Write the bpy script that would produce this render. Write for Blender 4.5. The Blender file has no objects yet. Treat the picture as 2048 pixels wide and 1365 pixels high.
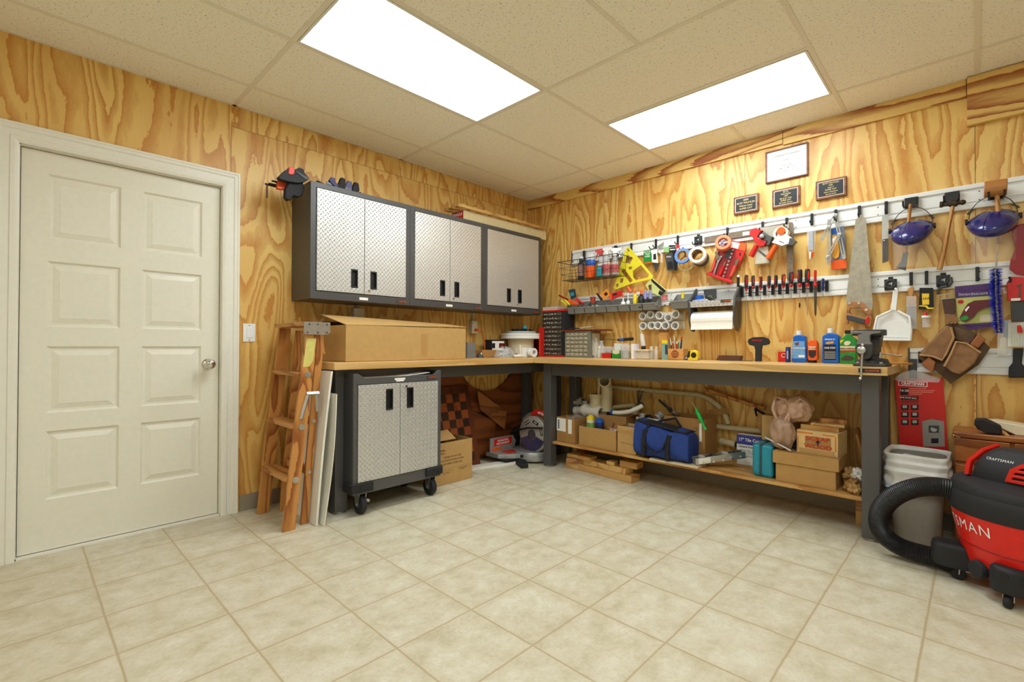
import bpy, bmesh, math, random
from mathutils import Vector, Matrix, noise as mnoise
from mathutils.geometry import tessellate_polygon
R = math.radians
PI = math.pi
scene = bpy.context.scene
col = scene.collection
random.seed(7)

# ------------------------------------------------------------------ camera
CAM = Vector((3.3616, -3.7210, 1.0581)); ROT = (R(90.51188), R(-0.16444), R(44.10677)); FPX = 958.98
cd = bpy.data.cameras.new('camera'); cam = bpy.data.objects.new('camera', cd); col.objects.link(cam)
cam.location = CAM; cam.rotation_euler = ROT
cd.sensor_width = 36.0; cd.lens = FPX / 2048 * 36.0; cd.clip_start = 0.02; cd.clip_end = 60
scene.camera = cam

# ------------------------------------------------------------------ exposure and world
scene.view_settings.view_transform = 'Standard'; scene.view_settings.look = 'None'
scene.view_settings.exposure = 0.0; scene.view_settings.gamma = 1.0; scene.view_settings.use_curve_mapping = False
LAMP_STRENGTH = 13.3; LAMP_COLOR = (0.88, 0.985, 1.06)
w = bpy.data.worlds.new('world'); scene.world = w; w.use_nodes = True
w.node_tree.nodes['Background'].inputs[0].default_value = (0.9, 0.8, 0.65, 1)
w.node_tree.nodes['Background'].inputs[1].default_value = 0.15

# ------------------------------------------------------------------ room measures (metres)
H = 2.5687                      # ceiling height
XMAX, YMIN = 5.4, -6.0          # room extent behind the camera
CX0, CY0, CU = 0.3224, -0.3426, 0.6096    # ceiling grid
BZ = 0.95                       # bench top height
BT = 0.045                      # bench top thickness
BD = 0.60                       # bench depth

# ------------------------------------------------------------------ measuring helpers: a photo point on a known plane
_cr = cam.rotation_euler.to_matrix()
def _ray(px, py): return _cr @ Vector(((px-1024)/FPX, (682.5-py)/FPX, -1.0))
def on(ax, v, px, py):
    d = _ray(px, py); t = (v - CAM[ax]) / d[ax]; return CAM + d*t
def Wx(px, py, x=0.0): return on(0, x, px, py)
def Wy(px, py, y=0.0): return on(1, y, px, py)
def Wz(px, py, z=0.0): return on(2, z, px, py)
def oy(pts, y=0.0): return [((p := Wy(a, b, y)).x, p.z) for a, b in pts]      # outline (x, z)
def ox(pts, x=0.0): return [((p := Wx(a, b, x)).y, p.z) for a, b in pts]      # outline (y, z)

# ------------------------------------------------------------------ mesh builder
class MB:
    def __init__(s, M=None): s.v = []; s.f = []; s.M = M
    def add(s, vs, fs):
        b = len(s.v)
        for p in vs:
            p = Vector(p)
            s.v.append(s.M @ p if s.M else p)
        s.f += [tuple(b+i for i in f) for f in fs]; return s
    def box(s, c, d, rot=None):
        hx, hy, hz = d[0]/2, d[1]/2, d[2]/2
        vs = [Vector((x, y, z)) for x in (-hx, hx) for y in (-hy, hy) for z in (-hz, hz)]
        if rot is not None:
            m = rot if isinstance(rot, Matrix) else Matrix.Rotation(rot, 3, 'Z')
            vs = [m @ v for v in vs]
        c = Vector(c)
        return s.add([c+v for v in vs], [(0,1,3,2),(4,6,7,5),(0,4,5,1),(2,3,7,6),(0,2,6,4),(1,5,7,3)])
    def bb(s, x0, y0, z0, x1, y1, z1):
        return s.box(((x0+x1)/2, (y0+y1)/2, (z0+z1)/2), (abs(x1-x0), abs(y1-y0), abs(z1-z0)))
    def cyl(s, a, b, r0, r1=None, n=16, cap=True):
        return s.tube([a, b], [r0, r0 if r1 is None else r1], n, cap=cap)
    def tube(s, pts, r, n=8, closed=False, cap=True, flat=1.0, up=None):
        pts = [Vector(p) for p in pts]; k = len(pts)
        rs = r if isinstance(r, (list, tuple)) else [r]*k
        vs = []; nrm = None
        for i, p in enumerate(pts):
            if closed: t = pts[(i+1) % k] - pts[i-1]
            else: t = pts[min(i+1, k-1)] - pts[max(i-1, 0)]
            if t.length < 1e-9: t = Vector((0, 0, 1))
            t.normalize()
            if nrm is None:
                nrm = Vector(up) if up else (Vector((0, 0, 1)) if abs(t.z) < 0.9 else Vector((1, 0, 0)))
            nrm = nrm - t*nrm.dot(t)
            if nrm.length < 1e-6: nrm = t.orthogonal()
            nrm.normalize(); bn = t.cross(nrm)
            for j in range(n):
                a = 2*PI*j/n; vs.append(p + (nrm*math.cos(a)*flat + bn*math.sin(a))*rs[i])
        fs = []
        for i in range(k if closed else k-1):
            for j in range(n):
                a, b = i*n+j, i*n+(j+1) % n; c, d = ((i+1) % k)*n+(j+1) % n, ((i+1) % k)*n+j
                fs.append((a, b, c, d))
        if cap and not closed:
            fs.append(tuple(range(n-1, -1, -1))); fs.append(tuple((k-1)*n+j for j in range(n)))
        return s.add(vs, fs)
    def lathe(s, prof, o, ax='z', n=20, sx=1.0, sy=1.0):
        vs = []; o = Vector(o)
        for r, h in prof:
            for j in range(n):
                a = 2*PI*j/n; x, y = r*math.cos(a)*sx, r*math.sin(a)*sy
                vs.append(o + (Vector((x, y, h)) if ax == 'z' else Vector((h, x, y)) if ax == 'x' else Vector((x, h, y))))
        k = len(prof); fs = []
        for i in range(k-1):
            for j in range(n): fs.append((i*n+j, i*n+(j+1) % n, (i+1)*n+(j+1) % n, (i+1)*n+j))
        fs.append(tuple(range(n-1, -1, -1))); fs.append(tuple((k-1)*n+j for j in range(n)))
        return s.add(vs, fs)
    def prism(s, outer, ax, a, b, holes=()):
        loops = [list(outer)] + [list(h) for h in holes]
        flat = [p for l in loops for p in l]; n = len(flat)
        def P(p, h): return (h, p[0], p[1]) if ax == 'x' else (p[0], h, p[1]) if ax == 'y' else (p[0], p[1], h)
        vs = [P(p, a) for p in flat] + [P(p, b) for p in flat]
        tri = tessellate_polygon([[Vector((p[0], p[1], 0)) for p in l] for l in loops])
        fs = [tuple(t) for t in tri] + [tuple(n+i for i in reversed(t)) for t in tri]
        k = 0
        for l in loops:
            m = len(l)
            for i in range(m): fs.append((k+i, k+(i+1) % m, n+k+(i+1) % m, n+k+i))
            k += m
        return s.add(vs, fs)
    def ball(s, c, r, n=12, m=8):
        if not isinstance(r, (tuple, list)): r = (r, r, r)
        prof = [(max(math.sin(PI*i/m), 1e-4), -math.cos(PI*i/m)) for i in range(m+1)]
        vs = []; c = Vector(c)
        for q, h in prof:
            for j in range(n):
                a = 2*PI*j/n; vs.append(c + Vector((q*math.cos(a)*r[0], q*math.sin(a)*r[1], h*r[2])))
        fs = []
        for i in range(m):
            for j in range(n): fs.append((i*n+j, i*n+(j+1) % n, (i+1)*n+(j+1) % n, (i+1)*n+j))
        fs.append(tuple(range(n-1, -1, -1))); fs.append(tuple(m*n+j for j in range(n)))
        return s.add(vs, fs)
    def surf(s, f, nu, nv, cu=False, cv=False):
        vs = [f(i/(nu if cu else nu-1), j/(nv if cv else nv-1)) for i in range(nu) for j in range(nv)]
        fs = []
        for i in range(nu if cu else nu-1):
            for j in range(nv if cv else nv-1):
                i2, j2 = (i+1) % nu, (j+1) % nv
                fs.append((i*nv+j, i2*nv+j, i2*nv+j2, i*nv+j2))
        return s.add(vs, fs)

ORI = {}
def build(name, mb, m, parent=None, bevel=0, smooth=False, solid=0, sub=0, seg=2, origin=None):
    if parent is not None: o0 = ORI[parent.name]
    elif origin is not None: o0 = Vector(origin)
    else:
        xs = [v.x for v in mb.v]; ys = [v.y for v in mb.v]; zs = [v.z for v in mb.v]
        o0 = Vector(((min(xs)+max(xs))/2, (min(ys)+max(ys))/2, min(zs)))
    me = bpy.data.meshes.new(name)
    me.from_pydata([v-o0 for v in mb.v], [], mb.f); me.update()
    bm = bmesh.new(); bm.from_mesh(me)
    bmesh.ops.remove_doubles(bm, verts=bm.verts, dist=1e-6)
    bmesh.ops.recalc_face_normals(bm, faces=bm.faces)
    bm.to_mesh(me); bm.free()
    if smooth:
        for p in me.polygons: p.use_smooth = True
        me.set_sharp_from_angle(angle=R(38))
    me.materials.append(m)
    o = bpy.data.objects.new(name, me); col.objects.link(o)
    if parent is not None: o.parent = parent
    else: o.location = o0
    ORI[o.name] = o0
    if solid:
        d = o.modifiers.new('solid', 'SOLIDIFY'); d.thickness = solid; d.offset = 0
    if sub:
        d = o.modifiers.new('sub', 'SUBSURF'); d.levels = sub; d.render_levels = sub
    if bevel:
        d = o.modifiers.new('bevel', 'BEVEL'); d.width = bevel; d.segments = seg; d.limit_method = 'ANGLE'; d.angle_limit = R(40)
    return o
def tag(o, label, cat, group=None, kind=None):
    o['label'] = label; o['category'] = cat
    if group: o['group'] = group
    if kind: o['kind'] = kind
    return o
def thing(name, label, cat, loc, group=None):
    o = bpy.data.objects.new(name, None); col.objects.link(o); o.location = loc; o.empty_display_size = 0.05
    ORI[o.name] = Vector(loc); return tag(o, label, cat, group)
def one(name, mb, m, label, cat, group=None, kind=None, **k):
    return tag(build(name, mb, m, **k), label, cat, group, kind)
def struct(name, mb, m, parent=None, **k):
    o = build(name, mb, m, parent, **k)
    if parent is None: o['kind'] = 'structure'
    return o
def dup(root, delta, label=None, group=None):
    """a copy of a thing together with copies of its parts and sub-parts"""
    def cp(o, par):
        c = o.copy(); col.objects.link(c); c.parent = par
        for ch in [q for q in root_children(o)]: cp(ch, c)
        return c
    c = cp(root, None); c.location = root.location + Vector(delta)
    ORI[c.name] = ORI[root.name] + Vector(delta)
    if label: c['label'] = label
    if group: c['group'] = group
    return c
def root_children(o): return [q for q in col.objects if q.parent == o]

def text(s, size, loc, m, parent, face='-y', align='CENTER', ext=0.0004, name='lettering', sx=1.0, roll=0.0, shear=0, bold=0, M=None, valign='CENTER'):
    cu = bpy.data.curves.new('t', 'FONT'); cu.body = s; cu.size = size; cu.align_x = align; cu.align_y = valign
    cu.extrude = ext; cu.shear = shear; cu.offset = bold; cu.resolution_u = 3; cu.space_line = 0.95
    t = bpy.data.objects.new('t', cu); col.objects.link(t)
    me = bpy.data.meshes.new_from_object(t); bpy.data.objects.remove(t)
    if M is None:
        rm = {'-y': Matrix.Rotation(R(90), 4, 'X'), '+x': Matrix.Rotation(R(90), 4, 'Z') @ Matrix.Rotation(R(90), 4, 'X'),
              '+z': Matrix.Identity(4)}[face]
        M = Matrix.Translation(Vector(loc)) @ rm @ Matrix.Rotation(roll, 4, 'Z') @ Matrix.Diagonal((sx, 1, 1, 1))
    me.transform(Matrix.Translation(-ORI[parent.name]) @ M)
    me.name = name; me.materials.clear(); me.materials.append(m)
    o = bpy.data.objects.new(name, me); col.objects.link(o); o.parent = parent; ORI[o.name] = ORI[parent.name]
    return o

# ------------------------------------------------------------------ materials
def lin(c): return tuple((x/12.92 if x <= 0.04045 else ((x+0.055)/1.055)**2.4) for x in c)
def rgb(r, g, b): return lin((r/255, g/255, b/255)) + (1.0,)
class NT:
    def __init__(s, name):
        s.m = bpy.data.materials.new(name); s.m.use_nodes = True; s.t = s.m.node_tree
        s.b = s.t.nodes['Principled BSDF']
    def n(s, typ, **k):
        nd = s.t.nodes.new(typ)
        for a, v in k.items(): setattr(nd, a, v)
        return nd
    def l(s, a, b): s.t.links.new(a, b)
    def set(s, sock, v):
        if isinstance(v, bpy.types.NodeSocket): s.l(v, sock)
        else: sock.default_value = v
    def math(s, op, a, b=0.0, c=0.0):
        nd = s.n('ShaderNodeMath', operation=op); s.set(nd.inputs[0], a); s.set(nd.inputs[1], b)
        if op in ('MULTIPLY_ADD', 'COMPARE', 'SMOOTH_MIN', 'WRAP'): s.set(nd.inputs[2], c)
        return nd.outputs[0]
    def pos(s, mode='Position'):
        if mode == 'Position': return s.n('ShaderNodeNewGeometry').outputs['Position']
        return s.n('ShaderNodeTexCoord').outputs[mode]
    def sep(s, v):
        nd = s.n('ShaderNodeSeparateXYZ'); s.l(v, nd.inputs[0]); return nd.outputs
    def comb(s, x, y, z=0.0):
        nd = s.n('ShaderNodeCombineXYZ'); s.set(nd.inputs[0], x); s.set(nd.inputs[1], y); s.set(nd.inputs[2], z); return nd.outputs[0]
    def noise(s, v, scale, detail=2, rough=0.5, dist=0.0):
        nd = s.n('ShaderNodeTexNoise'); s.l(v, nd.inputs['Vector']); nd.inputs['Scale'].default_value = scale
        nd.inputs['Detail'].default_value = detail; nd.inputs['Roughness'].default_value = rough; nd.inputs['Distortion'].default_value = dist
        return nd.outputs['Fac']
    def ramp(s, f, stops, interp='LINEAR'):
        nd = s.n('ShaderNodeValToRGB'); nd.color_ramp.interpolation = interp; s.l(f, nd.inputs[0]); e = nd.color_ramp.elements
        while len(e) > 1: e.remove(e[-1])
        e[0].position = stops[0][0]; e[0].color = stops[0][1]
        for p, c in stops[1:]:
            q = e.new(p); q.color = c
        return nd.outputs[0]
    def mix(s, f, a, b, mode='MIX'):
        nd = s.n('ShaderNodeMix', data_type='RGBA', blend_type=mode); s.set(nd.inputs[0], f); s.set(nd.inputs[6], a); s.set(nd.inputs[7], b)
        return nd.outputs[2]
    def bump(s, h, strength=0.3, dist=0.01):
        nd = s.n('ShaderNodeBump'); nd.inputs['Strength'].default_value = strength; nd.inputs['Distance'].default_value = dist
        s.l(h, nd.inputs['Height']); s.l(nd.outputs[0], s.b.inputs['Normal'])
    def color(s, c): s.set(s.b.inputs['Base Color'], c)
    def rough(s, r): s.set(s.b.inputs['Roughness'], r)
_cache = {}
def mat(name, c=None, rough=0.5, metal=0.0, var=0.06, scale=40, bump=0.0, coat=0.0, alpha=None, trans=0.0, ior=1.45, spec=0.5):
    """plain procedural material: a colour with a little uneven tone and optional fine bump"""
    if name in _cache: return _cache[name]
    t = NT(name); v = t.pos('Object'); f = t.noise(v, scale, 3)
    k = [min(1, x*(1-var)) for x in c[:3]] + [1]; k2 = [min(1, x*(1+var)) for x in c[:3]] + [1]
    t.color(t.ramp(f, [(0.3, k), (0.7, k2)])); t.rough(rough); t.b.inputs['Metallic'].default_value = metal
    t.b.inputs['IOR'].default_value = ior; t.b.inputs['Specular IOR Level'].default_value = spec
    if bump: t.bump(t.noise(v, scale*6, 2), bump, 0.002)
    if coat: t.b.inputs['Coat Weight'].default_value = coat
    if trans: t.b.inputs['Transmission Weight'].default_value = trans
    if alpha is not None: t.b.inputs['Alpha'].default_value = alpha
    _cache[name] = t.m; return t.m
def plast(name, r, g, b, rough=0.35, **k): return mat(name, rgb(r, g, b), rough, **k)

def wood(name, light, dark, ax='z', rings=9.0, scale=1.0, rough=0.45, mode='Object', ragged=0.5, seams=None, offs=0.0, coat=0.0):
    """sawn or peeled timber: contour rings of a stretched noise; ax = grain direction"""
    if name in _cache: return _cache[name]
    t = NT(name); x, y, z = t.sep(t.pos(mode))
    i = 'xyz'.index(ax); g = (x, y, z)[i]; o = [q for k, q in enumerate((x, y, z)) if k != i]
    v = t.comb(t.math('MULTIPLY_ADD', o[0], 1.0, offs), t.math('MULTIPLY', o[1], 1.0), t.math('MULTIPLY', g, 0.16))
    n1 = t.noise(v, 3.2*scale, 1.5, 0.4, 0.2); n2 = t.noise(v, 60*scale, 3, 0.6)
    a = t.math('MULTIPLY_ADD', n1, rings, t.math('MULTIPLY', n2, ragged)); fr = t.math('FRACT', a)
    c = t.ramp(fr, [(0.0, light), (0.45, light), (0.88, dark), (0.97, dark), (1.0, light)])
    c = t.mix(t.math('MULTIPLY', t.noise(v, 220*scale, 2), 0.35), c, dark, 'MULTIPLY')
    t.color(c); t.rough(rough)
    if coat: t.b.inputs['Coat Weight'].default_value = coat
    t.bump(n2, 0.12, 0.002); _cache[name] = t.m; return t.m

def plywood(name, haxis, seam_list, light, dark, offs=0.0):
    """wall of rotary-cut pine plywood sheets, grain upright; haxis = 0 (x) or 1 (y) runs along the wall"""
    t = NT(name); P = t.sep(t.pos('Position')); h = P[haxis]; z = P[2]
    pid = t.math('FLOOR', t.math('DIVIDE', t.math('ADD', h, seam_list['off']), 1.2192))
    # the strip of cut-offs above the sheets
    up = t.math('MULTIPLY', t.math('GREATER_THAN', z, seam_list['ztop']), t.math('GREATER_THAN', h, seam_list.get('from', -99)))
    sid = t.math('FLOOR', t.math('DIVIDE', t.math('ADD', h, 0.2), seam_list['strip']))
    low = t.math('LESS_THAN', z, 0.02)
    idd = t.math('MULTIPLY_ADD', t.math('MULTIPLY', up, t.math('ADD', sid, 31.0)), 3.7, t.math('MULTIPLY', pid, 5.3))
    hh = t.math('MULTIPLY_ADD', idd, 1.0, h)
    v = t.comb(t.math('ADD', hh, offs), t.math('MULTIPLY', z, 0.19), idd)
    n1 = t.noise(v, 4.6, 1.2, 0.45, 0.35)
    vr = t.comb(t.math('MULTIPLY', hh, 1.0), t.math('MULTIPLY', z, 0.30), idd)
    n2 = t.noise(vr, 26, 5, 0.7)
    a = t.math('ADD', t.math('MULTIPLY', n1, 11.5), t.math('MULTIPLY', n2, 0.85))
    fr = t.math('FRACT', a)
    c = t.ramp(fr, [(0.0, light), (0.36, light), (0.46, tuple(l*0.66+d*0.34 for l, d in zip(light, dark))), (0.72, tuple(l*0.34+d*0.66 for l, d in zip(light, dark))), (0.93, dark), (0.97, light), (1.0, light)])
    big = t.noise(t.comb(hh, t.math('MULTIPLY', z, 0.5), idd), 1.7, 2)
    c = t.mix(t.math('MULTIPLY', t.ramp(big, [(0.4, (0, 0, 0, 1)), (0.7, (1, 1, 1, 1))]), 0.45), c, dark)
    fine = t.noise(t.comb(t.math('MULTIPLY', hh, 1.0), t.math('MULTIPLY', z, 0.04), idd), 260, 2)
    c = t.mix(t.math('MULTIPLY', fine, 0.22), c, dark)
    # seams
    fh = t.math('FRACT', t.math('DIVIDE', t.math('ADD', h, seam_list['off']), 1.2192))
    s1 = t.math('MULTIPLY', t.math('LESS_THAN', fh, 0.0026), t.math('SUBTRACT', 1.0, up))
    fs = t.math('FRACT', t.math('DIVIDE', t.math('ADD', h, 0.2), seam_list['strip']))
    s2 = t.math('MULTIPLY', t.math('LESS_THAN', fs, 0.003), up)
    s3 = t.math('MULTIPLY', t.math('COMPARE', z, seam_list['ztop'], 0.0014), t.math('GREATER_THAN', h, seam_list.get('from', -99)))
    s = t.math('MINIMUM', t.math('ADD', t.math('ADD', s1, s2), s3), 1.0)
    c = t.mix(t.math('MULTIPLY', s, 0.8), c, (0.06, 0.025, 0.006, 1))
    t.color(c); t.rough(0.42); t.bump(fine, 0.05, 0.001)
    return t.m

PINE_L, PINE_D = rgb(241, 203, 118), rgb(202, 136, 54)

# diamond tread plate
def tread(name, c, haxis, pitch=0.031, rough=0.40):
    t = NT(name); P = t.sep(t.pos('Position')); u = t.math('DIVIDE', P[haxis], pitch); v = t.math('DIVIDE', P[2], pitch)
    a = t.math('MULTIPLY', t.math('ADD', u, v), 0.70711); b = t.math('MULTIPLY', t.math('SUBTRACT', u, v), 0.70711)
    a = t.math('MULTIPLY', a, 1.41421); b = t.math('MULTIPLY', b, 1.41421)
    par = t.math('FLOORED_MODULO', t.math('ADD', t.math('FLOOR', a), t.math('FLOOR', b)), 2.0)
    la = t.math('SUBTRACT', t.math('FRACT', a), 0.5); lb = t.math('SUBTRACT', t.math('FRACT', b), 0.5)
    # two orientations of a long lozenge, horizontal-vertical turned 45 degrees
    def q(p, s): return t.math('MULTIPLY', t.math('MULTIPLY', p, s), t.math('MULTIPLY', p, s))
    e1 = t.math('ADD', q(la, 2.1), q(lb, 7.0)); e2 = t.math('ADD', q(la, 7.0), q(lb, 2.1))
    e = t.math('ADD', t.math('MULTIPLY', e1, par), t.math('MULTIPLY', e2, t.math('SUBTRACT', 1.0, par)))
    hgt = t.math('MAXIMUM', t.math('SUBTRACT', 1.0, e), 0.0)
    hgt = t.math('POWER', hgt, 0.6)
    t.color(c); t.rough(rough); t.b.inputs['Metallic'].default_value = 0.6
    t.bump(hgt, 1.0, 0.007); return t.m

M = {}
M['white_paint'] = plast('white painted wood', 238, 232, 216, 0.35, var=0.02)
M['door_paint'] = plast('cream white door paint', 236, 229, 210, 0.32, var=0.02)
M['chrome'] = mat('chrome', rgb(215, 212, 205), 0.12, 1.0, var=0.02)
M['steel'] = mat('brushed steel', rgb(190, 188, 182), 0.32, 0.9, var=0.08)
M['dark_steel'] = mat('dark steel', rgb(95, 92, 88), 0.4, 0.8, var=0.08)
M['black'] = plast('black plastic', 28, 27, 27, 0.4)
M['soft_black'] = plast('matt black rubber', 34, 33, 34, 0.65)
M['hammertone'] = mat('dark hammered grey enamel', rgb(84, 82, 80), 0.36, 0.35, var=0.22, scale=420, bump=0.25)
M['bench_steel'] = mat('charcoal bench enamel', rgb(92, 90, 88), 0.42, 0.25, var=0.15, scale=300, bump=0.15)
M['white'] = plast('white plastic', 240, 238, 232, 0.35, var=0.02)
M['cream'] = plast('cream pvc', 228, 214, 180, 0.35, var=0.03)
M['pvc'] = plast('white pvc', 232, 225, 205, 0.35, var=0.03)
M['paper'] = plast('white paper', 242, 238, 226, 0.75, var=0.02)
M['red'] = plast('red plastic', 205, 30, 24, 0.35)
M['dark_red'] = plast('deep red plastic', 150, 22, 20, 0.4)
M['orange'] = plast('orange plastic', 240, 92, 22, 0.35)
M['yellow'] = plast('yellow plastic', 235, 205, 40, 0.4)
M['lime'] = plast('bright yellow plastic', 238, 222, 48, 0.4)
M['green'] = plast('green plastic', 30, 140, 50, 0.35)
M['teal'] = plast('teal plastic', 40, 150, 165, 0.4)
M['blue'] = plast('blue plastic', 34, 92, 180, 0.35)
M['navy'] = plast('navy blue plastic', 30, 40, 110, 0.35)
M['grey'] = plast('grey plastic', 120, 120, 116, 0.45)
M['lgrey'] = plast('light grey plastic', 178, 176, 168, 0.45)
M['dgrey'] = plast('dark grey plastic', 66, 66, 66, 0.5)
M['brown'] = plast('brown hardboard', 96, 58, 34, 0.6)
M['ink'] = plast('black ink', 26, 24, 24, 0.7)
M['inkb'] = plast('brown ink', 88, 56, 34, 0.8)
M['card'] = mat('corrugated cardboard', rgb(184, 142, 84), 0.85, var=0.05, scale=25, bump=0.06, spec=0.2)
M['card2'] = mat('kraft cardboard', rgb(170, 126, 72), 0.85, var=0.06, scale=25, bump=0.06, spec=0.2)
M['card3'] = mat('pale cardboard', rgb(192, 152, 94), 0.85, var=0.05, scale=25, bump=0.06, spec=0.2)
M['tape'] = mat('brown packing tape', rgb(186, 142, 84), 0.3, var=0.03)
def clear(name, c=(0.95, 0.95, 0.93, 1), alpha=0.3, rough=0.08):
    if name in _cache: return _cache[name]
    t = NT(name); t.color(c); t.rough(rough); t.b.inputs['Specular IOR Level'].default_value = 0.8
    t.set(t.b.inputs['Alpha'], t.math('MULTIPLY_ADD', t.noise(t.pos('Object'), 60, 2), 0.15, alpha-0.07)); _cache[name] = t.m; return t.m
M['film'] = clear('clear plastic film', alpha=0.22)
M['clear'] = clear('clear plastic', alpha=0.32)
M['glass'] = clear('clear glass', (0.9, 0.93, 0.9, 1), alpha=0.3, rough=0.03)
# ================================================================== the room
plyL = plywood('pine plywood of the left wall', 1, dict(off=2.797, ztop=2.431, strip=0.68, **{'from': -2.797}), PINE_L, PINE_D, 2.0)
plyR = plywood('pine plywood of the right wall', 0, dict(off=0.30, ztop=4.0, strip=0.7), PINE_L, PINE_D, 11.3)

def floor_mat():
    t = NT('cream vinyl floor tiles'); x, y, z = t.sep(t.pos('Position'))
    ux = t.math('DIVIDE', t.math('SUBTRACT', x, 0.2659), 0.3280); uy = t.math('DIVIDE', t.math('ADD', y, 3.4753), 0.3421)
    wob = t.noise(t.comb(x, y), 9, 3)
    wobx = t.math('MULTIPLY', t.math('SUBTRACT', wob, 0.5), 0.02)
    gx = t.math('ABSOLUTE', t.math('SUBTRACT', t.math('FRACT', t.math('ADD', t.math('ADD', ux, 0.5), wobx)), 0.5))
    gy = t.math('ABSOLUTE', t.math('SUBTRACT', t.math('FRACT', t.math('ADD', t.math('ADD', uy, 0.5), wobx)), 0.5))
    g = t.math('MINIMUM', gx, gy)
    line = t.ramp(g, [(0.0, (1, 1, 1, 1)), (0.007, (0.85, 0.85, 0.85, 1)), (0.016, (0, 0, 0, 1))])
    edge = t.ramp(g, [(0.0, (1, 1, 1, 1)), (0.12, (0, 0, 0, 1))])
    tid = t.math('ADD', t.math('MULTIPLY', t.math('FLOOR', ux), 7.13), t.math('MULTIPLY', t.math('FLOOR', uy), 3.71))
    n1 = t.noise(t.comb(x, t.math('MULTIPLY', y, 0.8), tid), 11, 6, 0.68)
    c = t.ramp(n1, [(0.30, rgb(188, 176, 142)), (0.47, rgb(206, 196, 168)), (0.68, rgb(220, 212, 190))])
    n2 = t.noise(t.comb(x, y, tid), 70, 4, 0.7)
    blot = t.math('MULTIPLY', t.ramp(n2, [(0.48, (0, 0, 0, 1)), (0.68, (1, 1, 1, 1))]), 0.30)
    c = t.mix(blot, c, rgb(178, 162, 124))
    c = t.mix(t.math('MULTIPLY', edge, t.math('MULTIPLY', n1, 0.35)), c, rgb(182, 163, 120))
    c = t.mix(t.math('MULTIPLY', line, 0.7), c, rgb(170, 146, 100))
    t.color(c); t.rough(t.math('MULTIPLY_ADD', n2, 0.15, 0.33))
    t.bump(t.math('ADD', t.math('MULTIPLY', line, -0.5), t.math('MULTIPLY', n2, 0.25)), 0.25, 0.003)
    return t.m
struct('floor', MB().bb(-0.1, YMIN-0.1, -0.1, XMAX+0.1, 0.1, 0.0), floor_mat())

def tile_mat():
    t = NT('fissured ceiling tile'); x, y, z = t.sep(t.pos('Position')); v = t.comb(x, y)
    n = t.noise(v, 95, 2, 0.6); n2 = t.noise(v, 38, 3, 0.6)
    holes = t.ramp(n, [(0.335, (1, 1, 1, 1)), (0.39, (0, 0, 0, 1))])
    c = t.ramp(n2, [(0.3, rgb(249, 241, 220)), (0.7, rgb(253, 246, 228))])
    c = t.mix(t.math('MULTIPLY', holes, 0.6), c, rgb(168, 140, 100))
    t.color(c); t.rough(0.9); t.bump(holes, -0.4, 0.003); return t.m
ceil = struct('ceiling', MB().bb(-0.1, YMIN-0.1, H, XMAX+0.1, 0.1, H+0.1), tile_mat())
g = MB(); w2 = 0.012; zt, zb = H+0.001, H-0.004
for j in range(-1, 11):                                   # runners along x
    if j % 2 == 0: yy = CY0-CU*j; g.bb(0, yy-w2, zb, XMAX, yy+w2, zt)
yy = CY0-CU; g.bb(CX0+2*CU, yy-w2, zb, CX0+4*CU, yy+w2, zt)
for i in range(0, 9):                                     # cross tees along y
    xx = CX0+CU*i
    for j in range(-1, 10, 2):
        a = CY0-CU*(j-1) if j > 0 else 0.0; b = CY0-CU*(j+1)
        if i == 3 and j == 1: continue
        g.bb(xx-w2, b+w2, zb+0.0006, xx+w2, min(a, 0)-(w2 if j > 0 else 0), zt)
g.bb(0, YMIN, zb, 0.02, 0, zt); g.bb(0, -0.02, zb, XMAX, 0, zt)
build('grid', g, plast('ceiling grid enamel', 236, 226, 204, 0.5, var=0.02), ceil)

# walls
struct('wall_left', MB().bb(-0.1, YMIN, 0, 0.0, -3.728, H).bb(-0.1, -2.835, 0, 0, 0, H).bb(-0.1, -3.728, 2.06, 0, -2.835, H), plyL)
struct('wall_right', MB().bb(0, 0.0, 0, XMAX, 0.1, H), plyR)
struct('wall_front', MB().bb(XMAX, YMIN, 0, XMAX+0.1, 0, H), M['white_paint'])
struct('wall_back', MB().bb(0, YMIN-0.1, 0, XMAX, YMIN, H), M['white_paint'])
# timber trim along the top of the right wall
tw = wood('pine board lying level', PINE_L, rgb(170, 96, 34), 'x', 11, 1.3, ragged=0.35, mode='Position')
struct('trim_1', MB().bb(0, -0.02, 2.472, 2.395, 0, H-0.004), tw, bevel=0.001)
struct('trim_2', MB().bb(2.398, -0.018, 2.462, 3.325, 0, H-0.004), tw, bevel=0.001)
struct('trim_3', MB().bb(3.328, -0.038, 2.295, 4.6, 0, H-0.004), tw, bevel=0.0015)
struct('baseboard_left', MB().bb(0, -2.735, 0, 0.008, 0, 0.10), plast('taupe vinyl cove base', 150, 138, 116, 0.5))
struct('baseboard_right', MB().bb(0.0, -0.008, 0, XMAX, 0, 0.10), plast('taupe vinyl cove base', 150, 138, 116, 0.5))

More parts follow.
